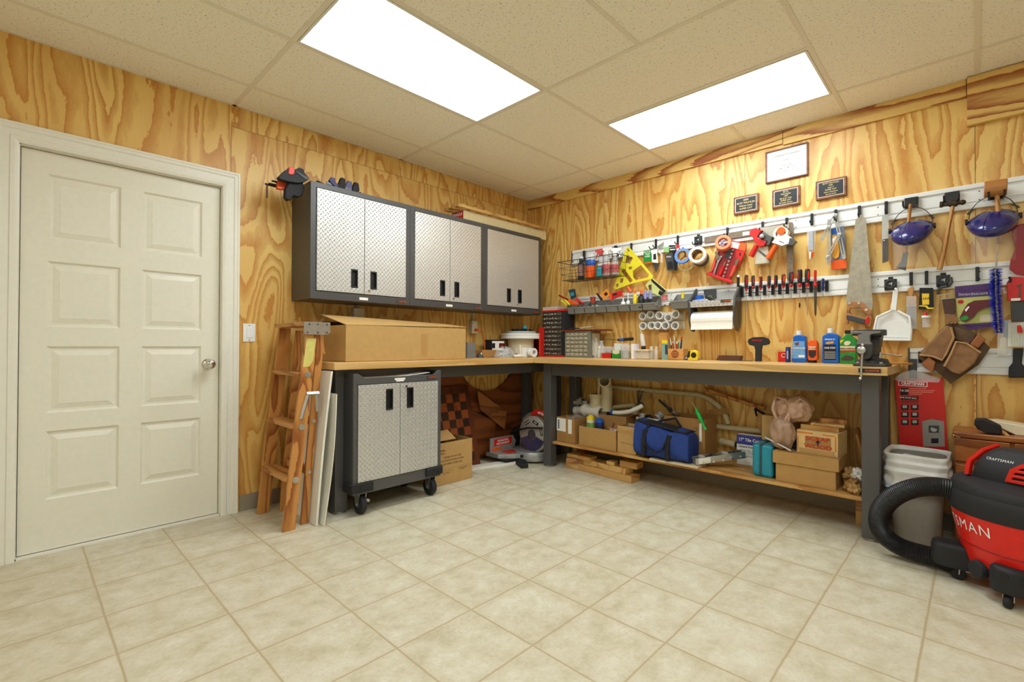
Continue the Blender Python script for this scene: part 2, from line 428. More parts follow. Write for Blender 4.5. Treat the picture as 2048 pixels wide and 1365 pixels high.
# ------------------------------------------------------------------ door
y0, y1, zd = -3.715, -2.848, 2.035
xs = -0.030                                                # face of the leaf
def door_leaf():
    m = MB(); py = [(-3.618, -3.328), (-3.233, -2.942)]; pz = [(1.589, 1.926), (1.150, 1.482), (0.708, 1.052+0.0), (0.266, 0.612)]
    pz = [(1.588, 1.925), (1.145, 1.481), (0.706, 1.046), (0.266, 0.614)]
    holes = [[(a, c), (b, c), (b, d), (a, d)] for a, b in py for c, d in pz]
    m.prism([(y0, 0.012), (y1, 0.012), (y1, zd), (y0, zd)], 'x', xs-0.012, xs, holes)
    m.bb(xs-0.035, y0, 0.012, xs-0.012, y1, zd)
    for a, b in py:
        for c, d in pz:                                   # recessed ogee and raised field
            loops = [(0, 0), (0.010, -0.010), (0.020, -0.0105), (0.044, -0.003), (0.046, -0.002)]
            vs = []
            for k, x in loops: vs += [(xs+x, a+k, c+k), (xs+x, b-k, c+k), (xs+x, b-k, d-k), (xs+x, a+k, d-k)]
            fs = []
            for i in range(len(loops)-1):
                for j in range(4): fs.append((i*4+j, i*4+(j+1) % 4, (i+1)*4+(j+1) % 4, (i+1)*4+j))
            fs.append(tuple((len(loops)-1)*4+j for j in range(4))); m.add(vs, fs)
    return m
dr = struct('door_1', door_leaf(), M['door_paint'], origin=(0, y1, 0))
# jamb and casing
j = MB(); j.bb(-0.1, -3.728, 0, 0.0, y0-0.003, 2.06).bb(-0.1, y1+0.003, 0, 0, -2.835, 2.06).bb(-0.1, -3.728, zd+0.003, 0, -2.835, 2.06)
j.bb(xs-0.05, y0-0.003, 0, xs-0.036, y0+0.012, zd).bb(xs-0.05, y1-0.012, 0, xs-0.036, y1, zd)
build('door_jamb', j, M['white_paint'], dr)
def casing():
    prof = [(0.0, 0.0), (0.010, 0.0), (0.013, 0.006), (0.016, 0.016), (0.017, 0.030), (0.013, 0.034), (0.014, 0.060), (0.019, 0.066), (0.020, 0.080), (0.023, 0.086), (0.023, 0.094), (0.0, 0.094)]
    path = [(-3.722, 0.0, -1, 0), (-3.722, 2.042, -1, 1), (-2.842, 2.042, 1, 1), (-2.842, 0.0, 1, 0)]
    m = MB(); vs = []; n = len(prof)
    for (y, z, a, b) in path:
        for (x, k) in prof: vs.append((x, y+a*k, z+b*k))
    fs = [(i*n+q, i*n+(q+1) % n, (i+1)*n+(q+1) % n, (i+1)*n+q) for i in range(3) for q in range(n)]
    fs += [tuple(range(n)), tuple(3*n+q for q in range(n))]
    return m.add(vs, fs)
build('door_casing', casing(), M['white_paint'], dr)
k = MB(); kx, ky, kz = xs, -2.905, 0.938
k.lathe([(0.033, 0), (0.033, 0.004), (0.028, 0.010), (0.013, 0.014), (0.012, 0.032), (0.018, 0.038), (0.027, 0.046), (0.030, 0.058), (0.027, 0.070), (0.018, 0.077), (0.001, 0.079)], (kx, ky, kz), 'x', 24)
build('door_knob', k, M['chrome'], dr, smooth=True)
struct('door_sill', MB().bb(-0.1, -3.728, 0.0, -0.0, -2.835, 0.008), M['white_paint'], dr)

# ------------------------------------------------------------------ recessed ceiling lights
def lamp_mat():
    t = NT('lit acrylic diffuser'); t.color((0.9, 0.9, 0.9, 1)); t.rough(0.4)
    t.b.inputs['Emission Color'].default_value = LAMP_COLOR + (1,); t.b.inputs['Emission Strength'].default_value = LAMP_STRENGTH; return t.m
LM = lamp_mat()
def ceiling_light(x0, ya, x1, yb, label, group=None):
    t = thing('ceiling_light', label, 'ceiling light', ((x0+x1)/2, (ya+yb)/2, H-0.006), group)
    e = 0.014; f = 0.012
    fr = MB().prism([(x0+e, ya+e), (x1-e, ya+e), (x1-e, yb-e), (x0+e, yb-e)], 'z', H-0.006, H,
                    [[(x0+e+f, ya+e+f), (x1-e-f, ya+e+f), (x1-e-f, yb-e-f), (x0+e+f, yb-e-f)]])
    build('light_frame', fr, M['white_paint'], t)
    build('diffuser', MB().bb(x0+e+f, ya+e+f, H-0.003, x1-e-f, yb-e-f, H-0.0005), LM, t)
    return t
ceiling_light(CX0+CU, CY0-4*CU, CX0+2*CU, CY0-2*CU, 'lit fluorescent ceiling panel on the left, nearer the cabinets, long side along the left wall')
ceiling_light(CX0+2*CU, CY0-CU, CX0+4*CU, CY0, 'lit fluorescent ceiling panel on the right, long side along the tool wall')
ceiling_light(CX0+5*CU, CY0-5*CU, CX0+6*CU, CY0-3*CU, 'lit fluorescent ceiling panel overhead, outside the picture to the right')
ceiling_light(CX0+3*CU, CY0-8*CU, CX0+5*CU, CY0-7*CU, 'lit fluorescent ceiling panel behind the viewer')

# ------------------------------------------------------------------ light switch, outlets
p = Wx(498, 666, 0.0)
sw = thing('light_switch', 'white rocker light switch on the plywood beside the door', 'light switch', (0, p.y, p.z-0.057))
build('wall_plate', MB().bb(0, p.y-0.036, p.z-0.058, 0.006, p.y+0.036, p.z+0.058), M['white'], sw, bevel=0.002)
build('rocker', MB().bb(0.006, p.y-0.016, p.z-0.033, 0.010, p.y+0.016, p.z+0.033), M['white'], sw, bevel=0.002)
for d in (-0.048, 0.048): build('screw', MB().cyl((0.006, p.y, p.z+d), (0.0072, p.y, p.z+d), 0.0032), M['dgrey'], sw)
p = Wx(943, 655, 0.0)
ot = thing('power_outlet', 'surface outlet box on left wall with the orange cord plugged in', 'outlet', (0, p.y, p.z-0.06))
build('outlet_box', MB().bb(0, p.y-0.036, p.z-0.06, 0.045, p.y+0.036, p.z+0.06), M['lgrey'], ot, bevel=0.003)
build('outlet_plate', MB().bb(0.045, p.y-0.035, p.z-0.058, 0.049, p.y+0.035, p.z+0.058), M['cream'], ot, bevel=0.002)
build('socket', MB().bb(0.049, p.y-0.016, p.z+0.010, 0.052, p.y+0.016, p.z+0.042).bb(0.049, p.y-0.016, p.z-0.042, 0.052, p.y+0.016, p.z-0.010), M['white'], ot, bevel=0.003)
build('conduit', MB().cyl((0.02, p.y, p.z+0.06), (0.02, p.y, 1.36), 0.010, n=12), M['lgrey'], ot)
c = MB(); pz = p.z-0.026
c.cyl((0.052, p.y, pz), (0.085, p.y, pz), 0.014, 0.010, n=12)
c.tube([(0.085, p.y, pz), (0.10, p.y+0.02, pz-0.005), (0.11, p.y+0.05, pz-0.05), (0.11, p.y+0.07, pz-0.12), (0.10, p.y+0.075, BZ+0.06), (0.10, p.y+0.08, BZ+0.004)], 0.004, 8)
one('extension_cable', c, M['orange'], 'thin orange power cord hanging from the outlet to the bench top', 'cord', smooth=True)
p = Wx(714, 628, 0.0)
ot = thing('power_outlet', 'surface outlet box half hidden behind the long cardboard box', 'outlet', (0, p.y, p.z-0.05))
build('outlet_box', MB().bb(0, p.y-0.05, p.z-0.07, 0.045, p.y+0.035, p.z+0.04), M['lgrey'], ot, bevel=0.003)
build('outlet_plate', MB().bb(0.045, p.y-0.048, p.z-0.068, 0.049, p.y+0.033, p.z+0.038), M['cream'], ot, bevel=0.002)
build('conduit', MB().cyl((0.02, p.y, p.z+0.04), (0.02, p.y, 1.36), 0.010, n=12), M['lgrey'], ot)
# ================================================================== wall cabinets
TREAD_Y = tread('silver tread plate', rgb(214, 212, 206), 1)
TREAD_X = tread('silver tread plate along the wall', rgb(214, 212, 206), 0, 0.03)
BADGE = mat('orange badge', rgb(226, 98, 44), 0.4)
def badge(parent, y, z, x, w=0.075, h=0.022, face='+x', nm='badge'):
    s = 0.0012
    if face == '+x':
        build(nm, MB().bb(x, y-w/2, z-h/2, x+0.0025, y+w/2, z+h/2), M['black'], parent)
        build('badge_frame', MB().prism([(y-w/2, z-h/2), (y+w/2, z-h/2), (y+w/2, z+h/2), (y-w/2, z+h/2)], 'x', x, x+0.003,
              [[(y-w/2+s, z-h/2+s), (y+w/2-s, z-h/2+s), (y+w/2-s, z+h/2-s), (y-w/2+s, z+h/2-s)]]), M['steel'], parent)
        build('badge_emblem', MB().prism([(y-w*0.44, z), (y-w*0.31, z+h*0.32), (y-w*0.34, z-h*0.34), (y-w*0.37, z-h*0.05)], 'x', x+0.0025, x+0.0030), M['steel'], parent)
        text('GLADIATOR', h*0.56, (x+0.0028, y+w*0.11, z), BADGE, parent, '+x', bold=0.0004, sx=0.82)
    else:
        build(nm, MB().bb(y-w/2, x, z-h/2, y+w/2, x-0.0025, z+h/2), M['black'], parent)
        build('badge_frame', MB().prism([(y-w/2, z-h/2), (y+w/2, z-h/2), (y+w/2, z+h/2), (y-w/2, z+h/2)], 'y', x, x-0.003,
              [[(y-w/2+s, z-h/2+s), (y+w/2-s, z-h/2+s), (y+w/2-s, z+h/2-s), (y-w/2+s, z+h/2-s)]]), M['steel'], parent)
        build('badge_emblem', MB().prism([(y-w*0.44, z), (y-w*0.31, z+h*0.32), (y-w*0.34, z-h*0.34), (y-w*0.37, z-h*0.05)], 'y', x-0.0025, x-0.0030), M['steel'], parent)
        text('GLADIATOR', h*0.56, (y+w*0.11, x-0.0028, z), BADGE, parent, '-y', bold=0.0004, sx=0.82)
def cup_handle(door, x, y, z, w=0.048, h=0.125):
    f = MB().prism([(y-w/2, z-h/2), (y+w/2, z-h/2), (y+w/2, z+h/2), (y-w/2, z+h/2)], 'x', x-0.012, x+0.004,
                   [[(y-w/2+0.008, z-h/2+0.010), (y+w/2-0.008, z-h/2+0.010), (y+w/2-0.008, z+h/2-0.010), (y-w/2+0.008, z+h/2-0.010)]])
    f.bb(x-0.015, y-w/2, z-h/2, x-0.012, y+w/2, z+h/2)
    return build('handle', f, M['black'], door, bevel=0.0015)
def plate_door(t, x, ya, yb, za, zb, hy, hz, name='door', hw=0.048, hh=0.125):
    w, h = hw, hh
    m = MB().prism([(ya, za), (yb, za), (yb, zb), (ya, zb)], 'x', x-0.016, x,
                   [[(hy-w/2, hz-h/2), (hy+w/2, hz-h/2), (hy+w/2, hz+h/2), (hy-w/2, hz+h/2)]])
    d = build(name, m, TREAD_Y, t, bevel=0.0015)
    cup_handle(d, x, hy, hz, hw, hh); return d
cab_labels = ['black wall cabinet with diamond plate doors, nearest the white door',
              'black wall cabinet with diamond plate doors, middle of the row of three',
              'black wall cabinet with diamond plate doors, nearest the room corner']
for i in range(3):
    a = -2.421+0.753*i; b = a+0.752; z0, z1 = 1.355, 2.112; X = 0.302
    t = thing('wall_cabinet', cab_labels[i], 'cabinet', (0.15, (a+b)/2, z0), 'wall cabinets')
    m = MB()
    m.bb(0.001, a, z0, 0.283, b, z1)
    m.prism([(a, z0), (b, z0), (b, z1), (a, z1)], 'x', 0.283, X, [[(a+0.036, z0+0.052), (b-0.036, z0+0.052), (b-0.036, z1-0.034), (a+0.036, z1-0.034)]])
    bd = build('cabinet_body', m, M['hammertone'], t, bevel=0.002)
    if i == 0:
        for zz in (1.50, 1.62, 1.74, 1.86, 1.98): build('pin_hole', MB().cyl((0.255, a-0.0008, zz), (0.255, a+0.001, zz), 0.004, n=10), M['black'], bd)
    c = (a+b)/2
    plate_door(t, X+0.006, a+0.040, c-0.002, z0+0.056, z1-0.038, c-0.075, 1.512)
    d = plate_door(t, X+0.006, c+0.002, b-0.040, z0+0.056, z1-0.038, c+0.070, 1.512)
    build('lock', MB().cyl((X+0.006, c+0.034, 1.437), (X+0.012, c+0.034, 1.437), 0.009, 0.008, n=14), M['chrome'], d, smooth=True)
    build('paper_label', MB().bb(X, c-0.035, z0+0.014, X+0.001, c+0.030, z0+0.032), M['paper'], t)
    badge(t, b-0.075, z0+0.023, X)

# ================================================================== rolling cabinet
X = 0.632; a, b = -2.292, -1.628; z0, z1 = 0.135, 0.842
t = thing('rolling_cabinet', 'rolling tool cabinet with diamond plate doors standing under the left bench', 'cabinet', (0.42, (a+b)/2, 0))
build('cabinet_body', MB().bb(0.20, a, z0, X-0.018, b, z1), M['hammertone'], t, bevel=0.002)
fr = MB().prism([(a, z0), (b, z0), (b, z1+0.012), (b, 0.880), (b-0.022, 0.880), (b-0.060, 0.852), (a+0.075, 0.852), (a+0.03, 0.880), (a, 0.880)], 'x', X-0.018, X,
                [[(a+0.026, 0.205), (b-0.026, 0.205), (b-0.026, 0.812), (a+0.026, 0.812)]])
build('front_frame', fr, M['bench_steel'], t, bevel=0.0015)
build('side_lip', MB().bb(0.20, a, z1, X-0.018, a+0.004, 0.878), M['hammertone'], t); build('side_lip', MB().bb(0.20, b-0.004, z1, X-0.018, b, 0.878), M['hammertone'], t)
c = (a+b)/2-0.004
plate_door(t, X+0.006, a+0.030, c-0.002, 0.209, 0.808, c-0.082, 0.707, hw=0.050, hh=0.135)
d = plate_door(t, X+0.006, c+0.002, b-0.030, 0.209, 0.808, c+0.075, 0.707, hw=0.050, hh=0.135)
build('lock', MB().cyl((X+0.006, c+0.042, 0.785), (X+0.014, c+0.042, 0.785), 0.008, n=14), M['chrome'], d, smooth=True)
build('paper_label', MB().bb(X, c-0.04, 0.828, X+0.001, c+0.04, 0.841).bb(X, c-0.028, 0.818, X+0.001, c+0.03, 0.829), M['paper'], t)
badge(t, b-0.085, 0.834, X)
build('bottom_rail', MB().bb(0.22, a+0.02, 0.150, X-0.002, b-0.02, 0.204), M['bench_steel'], t)
for yy in (a, b):
    s = -1 if yy == a else 1
    bm_ = MB()
    q = [(X+0.018, yy-s*0.13), (X+0.020, yy-s*0.02), (X+0.012, yy+s*0.012), (X-0.01, yy+s*0.018), (X-0.10, yy+s*0.016), (X-0.10, yy), (X, yy-s*0.002), (X-0.002, yy-s*0.13)]
    bm_.prism(q, 'z', 0.150, 0.205)
    bp = build('corner_bumper', bm_, M['soft_black'], t, bevel=0.008, smooth=True)
    build('bumper_hole', MB().cyl((X+0.0185, yy-s*0.045, 0.178), (X+0.021, yy-s*0.047, 0.178), 0.009, n=12), M['black'], bp)
for yy, xx, sp in ((a+0.075, X-0.05, 1), (b-0.055, X-0.05, 1), (a+0.07, 0.27, 0), (b-0.07, 0.27, 0)):
    cw = MB().lathe([(0.030, -0.019), (0.058, -0.017), (0.062, -0.008), (0.062, 0.008), (0.058, 0.017), (0.030, 0.019)], (xx, yy, 0.062), 'y', 28)
    wh = build('caster_wheel', cw, M['soft_black'], t, smooth=True)
    build('hub', MB().lathe([(0.018, -0.0215), (0.022, -0.019), (0.022, 0.019), (0.018, 0.0215)], (xx, yy, 0.062), 'y', 16), M['dgrey'], wh, smooth=True)
    br = MB()
    for s in (-1, 1):
        br.prism([(xx-0.012, 0.05), (xx+0.012, 0.05), (xx+0.035, 0.142), (xx-0.035, 0.142)], 'y', yy+s*0.022, yy+s*0.026)
    br.bb(xx-0.04, yy-0.035, 0.138, xx+0.04, yy+0.035, 0.150).cyl((xx, yy-0.03, 0.062), (xx, yy+0.03, 0.062), 0.006, n=10)
    build('caster_bracket', br, M['steel'], t)
    if sp: build('brake_lever', MB().prism([(yy+0.022, 0.075), (yy+0.055, 0.062), (yy+0.062, 0.070), (yy+0.058, 0.082), (yy+0.03, 0.090)], 'x', xx-0.012, xx+0.012), M['steel'], t, bevel=0.002)
sh = MB().surf(lambda u, v: (0.24+0.36*u, a+0.09+0.50*v, 0.8455+0.020*max(0, v-0.25)**2*1.6+0.002), 6, 14)
one('plastic_sheet', sh, M['white'], 'thin white sheet curling up on top of the rolling cabinet', 'sheet', solid=0.003)

# ================================================================== work benches
MAPLE = wood('butcher block maple', rgb(226, 186, 122), rgb(206, 160, 92), 'y', 5, 1.0, rough=0.35, ragged=0.3, mode='Position')
MAPLEX = wood('butcher block maple along the tool wall', rgb(228, 190, 126), rgb(208, 164, 96), 'x', 5, 1.0, rough=0.35, ragged=0.3, mode='Position')
def leg(t, x0, y0, x1, y1):
    m = MB().bb(x0, y0, 0.012, x1, y1, BZ-BT-0.001)
    l = build('leg', m, M['bench_steel'], t, bevel=0.004)
    build('levelling_foot', MB().cyl(((x0+x1)/2, (y0+y1)/2, 0), ((x0+x1)/2, (y0+y1)/2, 0.012), min(x1-x0, y1-y0)*0.42, n=20), M['steel'], l)
t = thing('workbench', 'workbench along the left wall with maple top and dark steel legs', 'workbench', (0.3, -1.2, 0))
build('bench_top', MB().bb(0.009, -2.400, BZ-BT, 0.600, -0.002, BZ), MAPLE, t, bevel=0.003)
leg(t, 0.42, -2.345, 0.505, -2.262); leg(t, 0.04, -2.345, 0.12, -2.262); leg(t, 0.42, -0.16, 0.50, -0.09); leg(t, 0.04, -0.16, 0.12, -0.09)
build('apron', MB().bb(0.455, -2.262, 0.815, 0.475, -0.16, BZ-BT-0.001), M['bench_steel'], t)
build('apron', MB().bb(0.05, -2.262, 0.825, 0.07, -0.16, BZ-BT-0.001), M['bench_steel'], t)
build('apron', MB().bb(0.10, -2.335, 0.815, 0.44, -2.315, BZ-BT-0.001), M['bench_steel'], t)
t = thing('workbench', 'long workbench along the tool wall with the vise on its right end', 'workbench', (1.8, -0.3, 0))
build('bench_top', MB().bb(0.603, -0.600, BZ-BT, 3.031, -0.009, BZ), MAPLEX, t, bevel=0.003)
leg(t, 2.905, -0.500, 2.985, -0.415); leg(t, 2.905, -0.13, 2.985, -0.045); leg(t, 0.625, -0.500, 0.705, -0.415); leg(t, 0.625, -0.13, 0.705, -0.045)
build('apron', MB().bb(0.705, -0.485, 0.798, 2.905, -0.465, BZ-BT-0.001), M['bench_steel'], t)
build('apron', MB().bb(0.705, -0.075, 0.82, 2.905, -0.055, BZ-BT-0.001), M['bench_steel'], t)
build('apron', MB().bb(2.935, -0.415, 0.80, 2.955, -0.13, BZ-BT-0.001), M['bench_steel'], t)
p = Wy(1739, 742, -0.60); badge(t, p.x, p.z-0.0, -0.6002, w=0.098, h=0.024, face='-y')
PLYX = wood('lower shelf plywood', rgb(214, 168, 98), rgb(186, 128, 58), 'x', 7, 1.2, rough=0.5, mode='Position')
SHZ = 0.222
one('bench_shelf', MB().bb(0.66, -0.47, SHZ-0.020, 2.902, -0.03, SHZ), PLYX, 'long plywood lower shelf under the tool wall bench', 'shelf', bevel=0.001)
one('shelf_board', MB().box((1.82, -0.405, SHZ+0.007), (0.36, 0.19, 0.013)), plast('pale melamine board', 214, 196, 160, 0.5), 'thin pale board lying on the lower shelf under the blue bag, edge jutting out', 'board', bevel=0.001)
one('support_block', MB().bb(0.75, -0.24, 0, 0.795, -0.05, SHZ-0.0205), PLYX, 'timber runner under the left end of the lower shelf', 'wood block')
one('support_block', MB().bb(2.84, -0.24, 0, 2.885, -0.05, SHZ-0.0205), PLYX, 'timber runner under the right end of the lower shelf', 'wood block')

# ================================================================== step ladder
OAK = wood('old fir ladder timber', rgb(214, 150, 76), rgb(158, 88, 30), 'z', 12, 1.6, rough=0.42, ragged=0.3)
OAKX = wood('old fir ladder treads', rgb(212, 154, 84), rgb(160, 96, 38), 'x', 10, 1.6, rough=0.5, ragged=0.3)
t = thing('step_ladder', 'old folded wooden step ladder leaning between the door and the bench', 'ladder', (0.35, -2.60, 0))
fy = lambda z: -2.640+0.130*z/1.19          # rail centre line, front pair
ry = lambda z: -2.535+0.098*z/1.19
def rail(x, f, w, zt, nm='side_rail'):
    m = MB().prism([(f(0)-w/2, 0), (f(0)+w/2, 0.0), (f(zt)+w/2, zt), (f(zt)-w/2, zt)], 'x', x-0.011, x+0.011)
    return build(nm, m, OAK, t, bevel=0.002)
r1 = rail(0.547, fy, 0.070, 1.165); r2 = rail(0.14, fy, 0.070, 1.165)
r3 = rail(0.505, ry, 0.042, 1.150, 'rear_leg'); r4 = rail(0.185, ry, 0.042, 1.150, 'rear_leg')
for zz in (0.288, 0.586, 0.886):
    build('step', MB().bb(0.152, fy(zz)-0.050, zz-0.012, 0.535, fy(zz)+0.045, zz+0.010), OAKX, t, bevel=0.002)
build('step', MB().bb(0.115, fy(1.178)-0.060, 1.168, 0.572, fy(1.178)+0.095, 1.190), OAKX, t, bevel=0.002)
for zz in (0.31, 0.60): build('rear_brace', MB().bb(0.196, ry(zz)-0.012, zz-0.022, 0.494, ry(zz)+0.012, zz+0.022), OAKX, t, bevel=0.001)
for zz in (0.283, 0.582, 0.884):
    for rr, xx, rad in ((r1, 0.558, 0.018), (r2, 0.151, 0.018)):
        bo = build('bolt', MB().cyl((xx, fy(zz)+0.004, zz), (xx+0.003, fy(zz)+0.004, zz), rad, n=20).cyl((xx+0.003, fy(zz)+0.004, zz), (xx+0.007, fy(zz)+0.004, zz), rad*0.45, n=12), M['steel'], rr)
    if zz < 0.8: build('bolt', MB().cyl((0.516, ry(zz+0.02), zz+0.02), (0.520, ry(zz+0.02), zz+0.02), 0.011, n=16), M['steel'], r3)
hp = MB().prism([(fy(1.19)-0.052, 1.118), (fy(1.19)+0.080, 1.118), (fy(1.19)+0.096, 1.135), (fy(1.19)+0.096, 1.192), (fy(1.19)-0.060, 1.192), (fy(1.19)-0.060, 1.135)], 'x', 0.572, 0.575)
build('hinge_plate', hp, M['steel'], t)
for yy, zz in ((-0.04, 1.13), (0.02, 1.13), (0.075, 1.13), (-0.03, 1.178), (0.02, 1.178), (0.075, 1.178)): build('rivet', MB().cyl((0.575, fy(1.19)+yy, zz), (0.578, fy(1.19)+yy, zz), 0.005, n=8), M['dark_steel'], t)
s = MB()
s.tube([(0.562, -2.548, 0.77), (0.562, -2.475, 0.77)], 0.013, 4)
s.tube([(0.563, -2.54, 0.765), (0.563, -2.578, 0.63)], 0.011, 4)
s.tube([(0.562, -2.487, 0.765), (0.562, -2.482, 0.665)], 0.010, 4)
build('spreader', s, M['steel'], t)
lb = MB().prism([(fy(1.10)-0.028, 1.095), (fy(1.10)+0.028, 1.095), (fy(0.96)+0.026, 0.965), (fy(0.93)+0.006, 0.930), (fy(0.93)-0.030, 0.928)], 'x', 0.5585, 0.5592)
build('warning_label', lb, plast('faded yellow sticker', 214, 200, 110, 0.7), r1)
one('wood_strip', MB().box((0.47, -2.425, 1.10), (0.035, 0.012, 0.20), Matrix.Rotation(R(9), 3, 'X')), OAK, 'narrow fir strip resting behind the top of the ladder', 'wood strip', bevel=0.001)

# ================================================================== panels leaning on the bench end
def lean(name, x0, x1, yf, yt, zt, th, m, label, warp=0.0, z0=0.0):
    n = 14
    def f(u, v):
        y = yf+(yt-yf)*v + warp*math.sin(PI*v); return (x0+(x1-x0)*u, y, z0+(zt-z0)*v)
    mb = MB().surf(f, 2, n)
    return one(name, mb, m, label, 'board', 'leaning white boards', solid=th)
lean('white_board', 0.20, 0.597, -2.498, -2.412, 0.900, 0.012, M['white_paint'], 'taller white board leaning on the bench end behind the ladder', -0.006, 0.002)
lean('white_board', 0.24, 0.632, -2.470, -2.398, 0.765, 0.005, M['white_paint'], 'shorter thin white board leaning beside the bench leg', 0.016, 0.002)
one('wood_board', MB().box((0.10, -2.46, 0.42), (0.12, 0.018, 0.83), Matrix.Rotation(R(-5), 3, 'X')), OAK, 'reddish board leaning by the wall behind the ladder', 'board', bevel=0.001)

# ================================================================== cardboard boxes
def carton(name, x0, y0, z0, x1, y1, z1, m, label, top='open', rz=0.0, group=None, flaps=(), lidh=0.0, cat='box'):
    """cardboard box; top = open | closed; flaps = list of (side, length, angle from upright in degrees)"""
    c = Vector(((x0+x1)/2, (y0+y1)/2, 0)); T = Matrix.Translation(c) @ Matrix.Rotation(R(rz), 4, 'Z') @ Matrix.Translation(-c)
    t = thing(name, label, cat, (c.x, c.y, z0), group); th = 0.004
    w = MB(T)
    w.prism([(x0, y0), (x1, y0), (x1, y1), (x0, y1)], 'z', z0+0.004, z1, [[(x0+th, y0+th), (x1-th, y0+th), (x1-th, y1-th), (x0+th, y1-th)]])
    w.bb(x0, y0, z0, x1, y1, z0+0.004)
    build('box_walls', w, m, t, bevel=0.0015)
    if top == 'closed': 
        build('box_flap', MB(T).bb(x0, y0, z1, x1, (y0+y1)/2-0.001, z1+0.003), m, t)
        build('box_flap', MB(T).bb(x0, (y0+y1)/2+0.001, z1, x1, y1, z1+0.003), m, t)
    for side, L, ang in flaps:
        a = R(ang); f = MB(T); dz, dh = L*math.cos(a), L*math.sin(a)
        if side == 'y-': q = [(x0+0.002, y0+0.002, z1), (x1-0.002, y0+0.002, z1), (x1-0.004, y0-dh, z1+dz), (x0+0.004, y0-dh, z1+dz)]
        if side == 'y+': q = [(x0+0.002, y1-0.002, z1), (x1-0.002, y1-0.002, z1), (x1-0.004, y1+dh, z1+dz), (x0+0.004, y1+dh, z1+dz)]
        if side == 'x-': q = [(x0+0.002, y0+0.002, z1), (x0+0.002, y1-0.002, z1), (x0-dh, y1-0.004, z1+dz), (x0-dh, y0+0.004, z1+dz)]
        if side == 'x+': q = [(x1-0.002, y0+0.002, z1), (x1-0.002, y1-0.002, z1), (x1+dh, y1-0.004, z1+dz), (x1+dh, y0+0.004, z1+dz)]
        f.add(q, [(0, 1, 2, 3)]); build('box_flap', f, m, t, solid=0.003)
    return t, T
t, _ = carton('cardboard_box', 0.14, -2.305, BZ+0.001, 0.555, -1.335, 1.183, M['card3'], 'long low cardboard box on the left bench with its lid flap ajar')
f = MB().add([(0.556, -2.305, 1.183), (0.556, -1.335, 1.196), (0.29, -1.335, 1.226), (0.20, -2.31, 1.262)], [(0, 1, 2, 3)])
build('box_flap', f, M['card3'], t, solid=0.004)
f = MB().add([(0.12, -2.30, 1.183), (0.14, -1.335, 1.183), (0.25, -1.34, 1.200), (0.22, -2.30, 1.215)], [(0, 1, 2, 3)]); build('box_flap', f, M['card2'], t, solid=0.004)
build('tape_strip', MB().bb(0.5552, -1.745, BZ+0.03, 0.5562, -1.690, 1.14), M['tape'], t)
# printed carton on the floor beside the rolling cabinet
t, _ = carton('cardboard_box', 0.10, -1.575, 0.0, 0.470, -1.190, 0.318, M['card3'], 'printed open cardboard box on the floor beside the rolling cabinet', flaps=[('y-', 0.10, 20), ('x-', 0.10, -12)])
f = MB().add([(0.40, -1.50, 0.318), (0.40, -1.30, 0.318), (0.33, -1.33, 0.385), (0.33, -1.53, 0.372)], [(0, 1, 2, 3)]); build('box_flap', f, M['card3'], t, solid=0.003)
for s, sz, y, z, al in (('nations', 0.026, -1.515, 0.262, 'LEFT'), ('VANILLA', 0.018, -1.515, 0.238, 'LEFT'), ('THIS SIDE UP DO NOT DROP', 0.0185, -1.475, 0.205, 'LEFT'),
                        ('CE COTE EN HAUT NE PAS ECHAPPER', 0.0185, -1.508, 0.180, 'LEFT'), ('ESTE LADO ARRIBA NO DEJAR CAER', 0.0185, -1.515, 0.155, 'LEFT'),
                        ('MADE IN ENGINEERED\nORDER #', 0.012, -1.285, 0.098, 'CENTER'), ('MADE TO ORDER\nFOR THE\nHOME', 0.011, -1.45, 0.078, 'CENTER')):
    text(s, sz, (0.4704, y, z), M['inkb'], t, '+x', al, sx=0.72, bold=0.0003, valign='CENTER')
for ya, yb, za, zb in ((-1.385, -1.215, 0.035, 0.120), (-1.515, -1.395, 0.035, 0.108)):
    e = 0.0015
    build('printed_frame', MB().prism([(ya, za), (yb, za), (yb, zb), (ya, zb)], 'x', 0.4702, 0.4708, [[(ya+e, za+e), (yb-e, za+e), (yb-e, zb-e), (ya+e, zb-e)]]), M['inkb'], t)

# ================================================================== things stored beneath the left bench
CHL = wood('orange inlay wood', rgb(176, 92, 40), rgb(150, 70, 26), 'z', 5, 1.5, mode='Object'); CHD = wood('walnut', rgb(74, 42, 22), rgb(52, 28, 14), 'z', 5, 1.5, mode='Object')
def chess():
    t_ = NT('chequered veneer'); x, y, z = t_.sep(t_.pos('Object'))
    return t_
y1, sq = -0.880, 0.0735
o = thing('checkered_board', 'large checkered wooden board leaning on the wall under the bench', 'board', (0.20, y1-0.3, 0))
tilt = math.atan2(0.175, 0.70)
BM = Matrix.Translation((0.215, 0, 0.0)) @ Matrix.Rotation(-tilt, 4, 'Y')       # board plane: x' thickness, y, z' height
build('board_frame', MB(BM).prism([(y1-0.70, 0), (y1, 0), (y1, 0.715), (y1-0.70, 0.715)], 'x', 0.0, 0.018), wood('reddish brown board', rgb(116, 56, 26), rgb(84, 38, 16), 'z', 6, 1.2), o, bevel=0.003)
for par, mm, nm in ((0, CHL, 'light_squares'), (1, CHD, 'dark_squares')):
    g = MB(BM)
    for i in range(8):
        for j in range(8):
            if (i+j) % 2 == par:
                yy, zz = y1-0.055-i*sq, 0.645-j*sq; g.bb(0.018, yy-sq, zz-sq, 0.0192, yy, zz)
    build(nm, g, mm, o)
HB = wood('brown panelled wood', rgb(150, 84, 38), rgb(108, 54, 20), 'y', 8, 1.0, rough=0.4)
pts = ox([(1060, 742), (1030, 743), (1020, 752), (1008, 768), (990, 780), (970, 783), (948, 776), (932, 762), (925, 748), (905, 744), (860, 744)], 0.03)
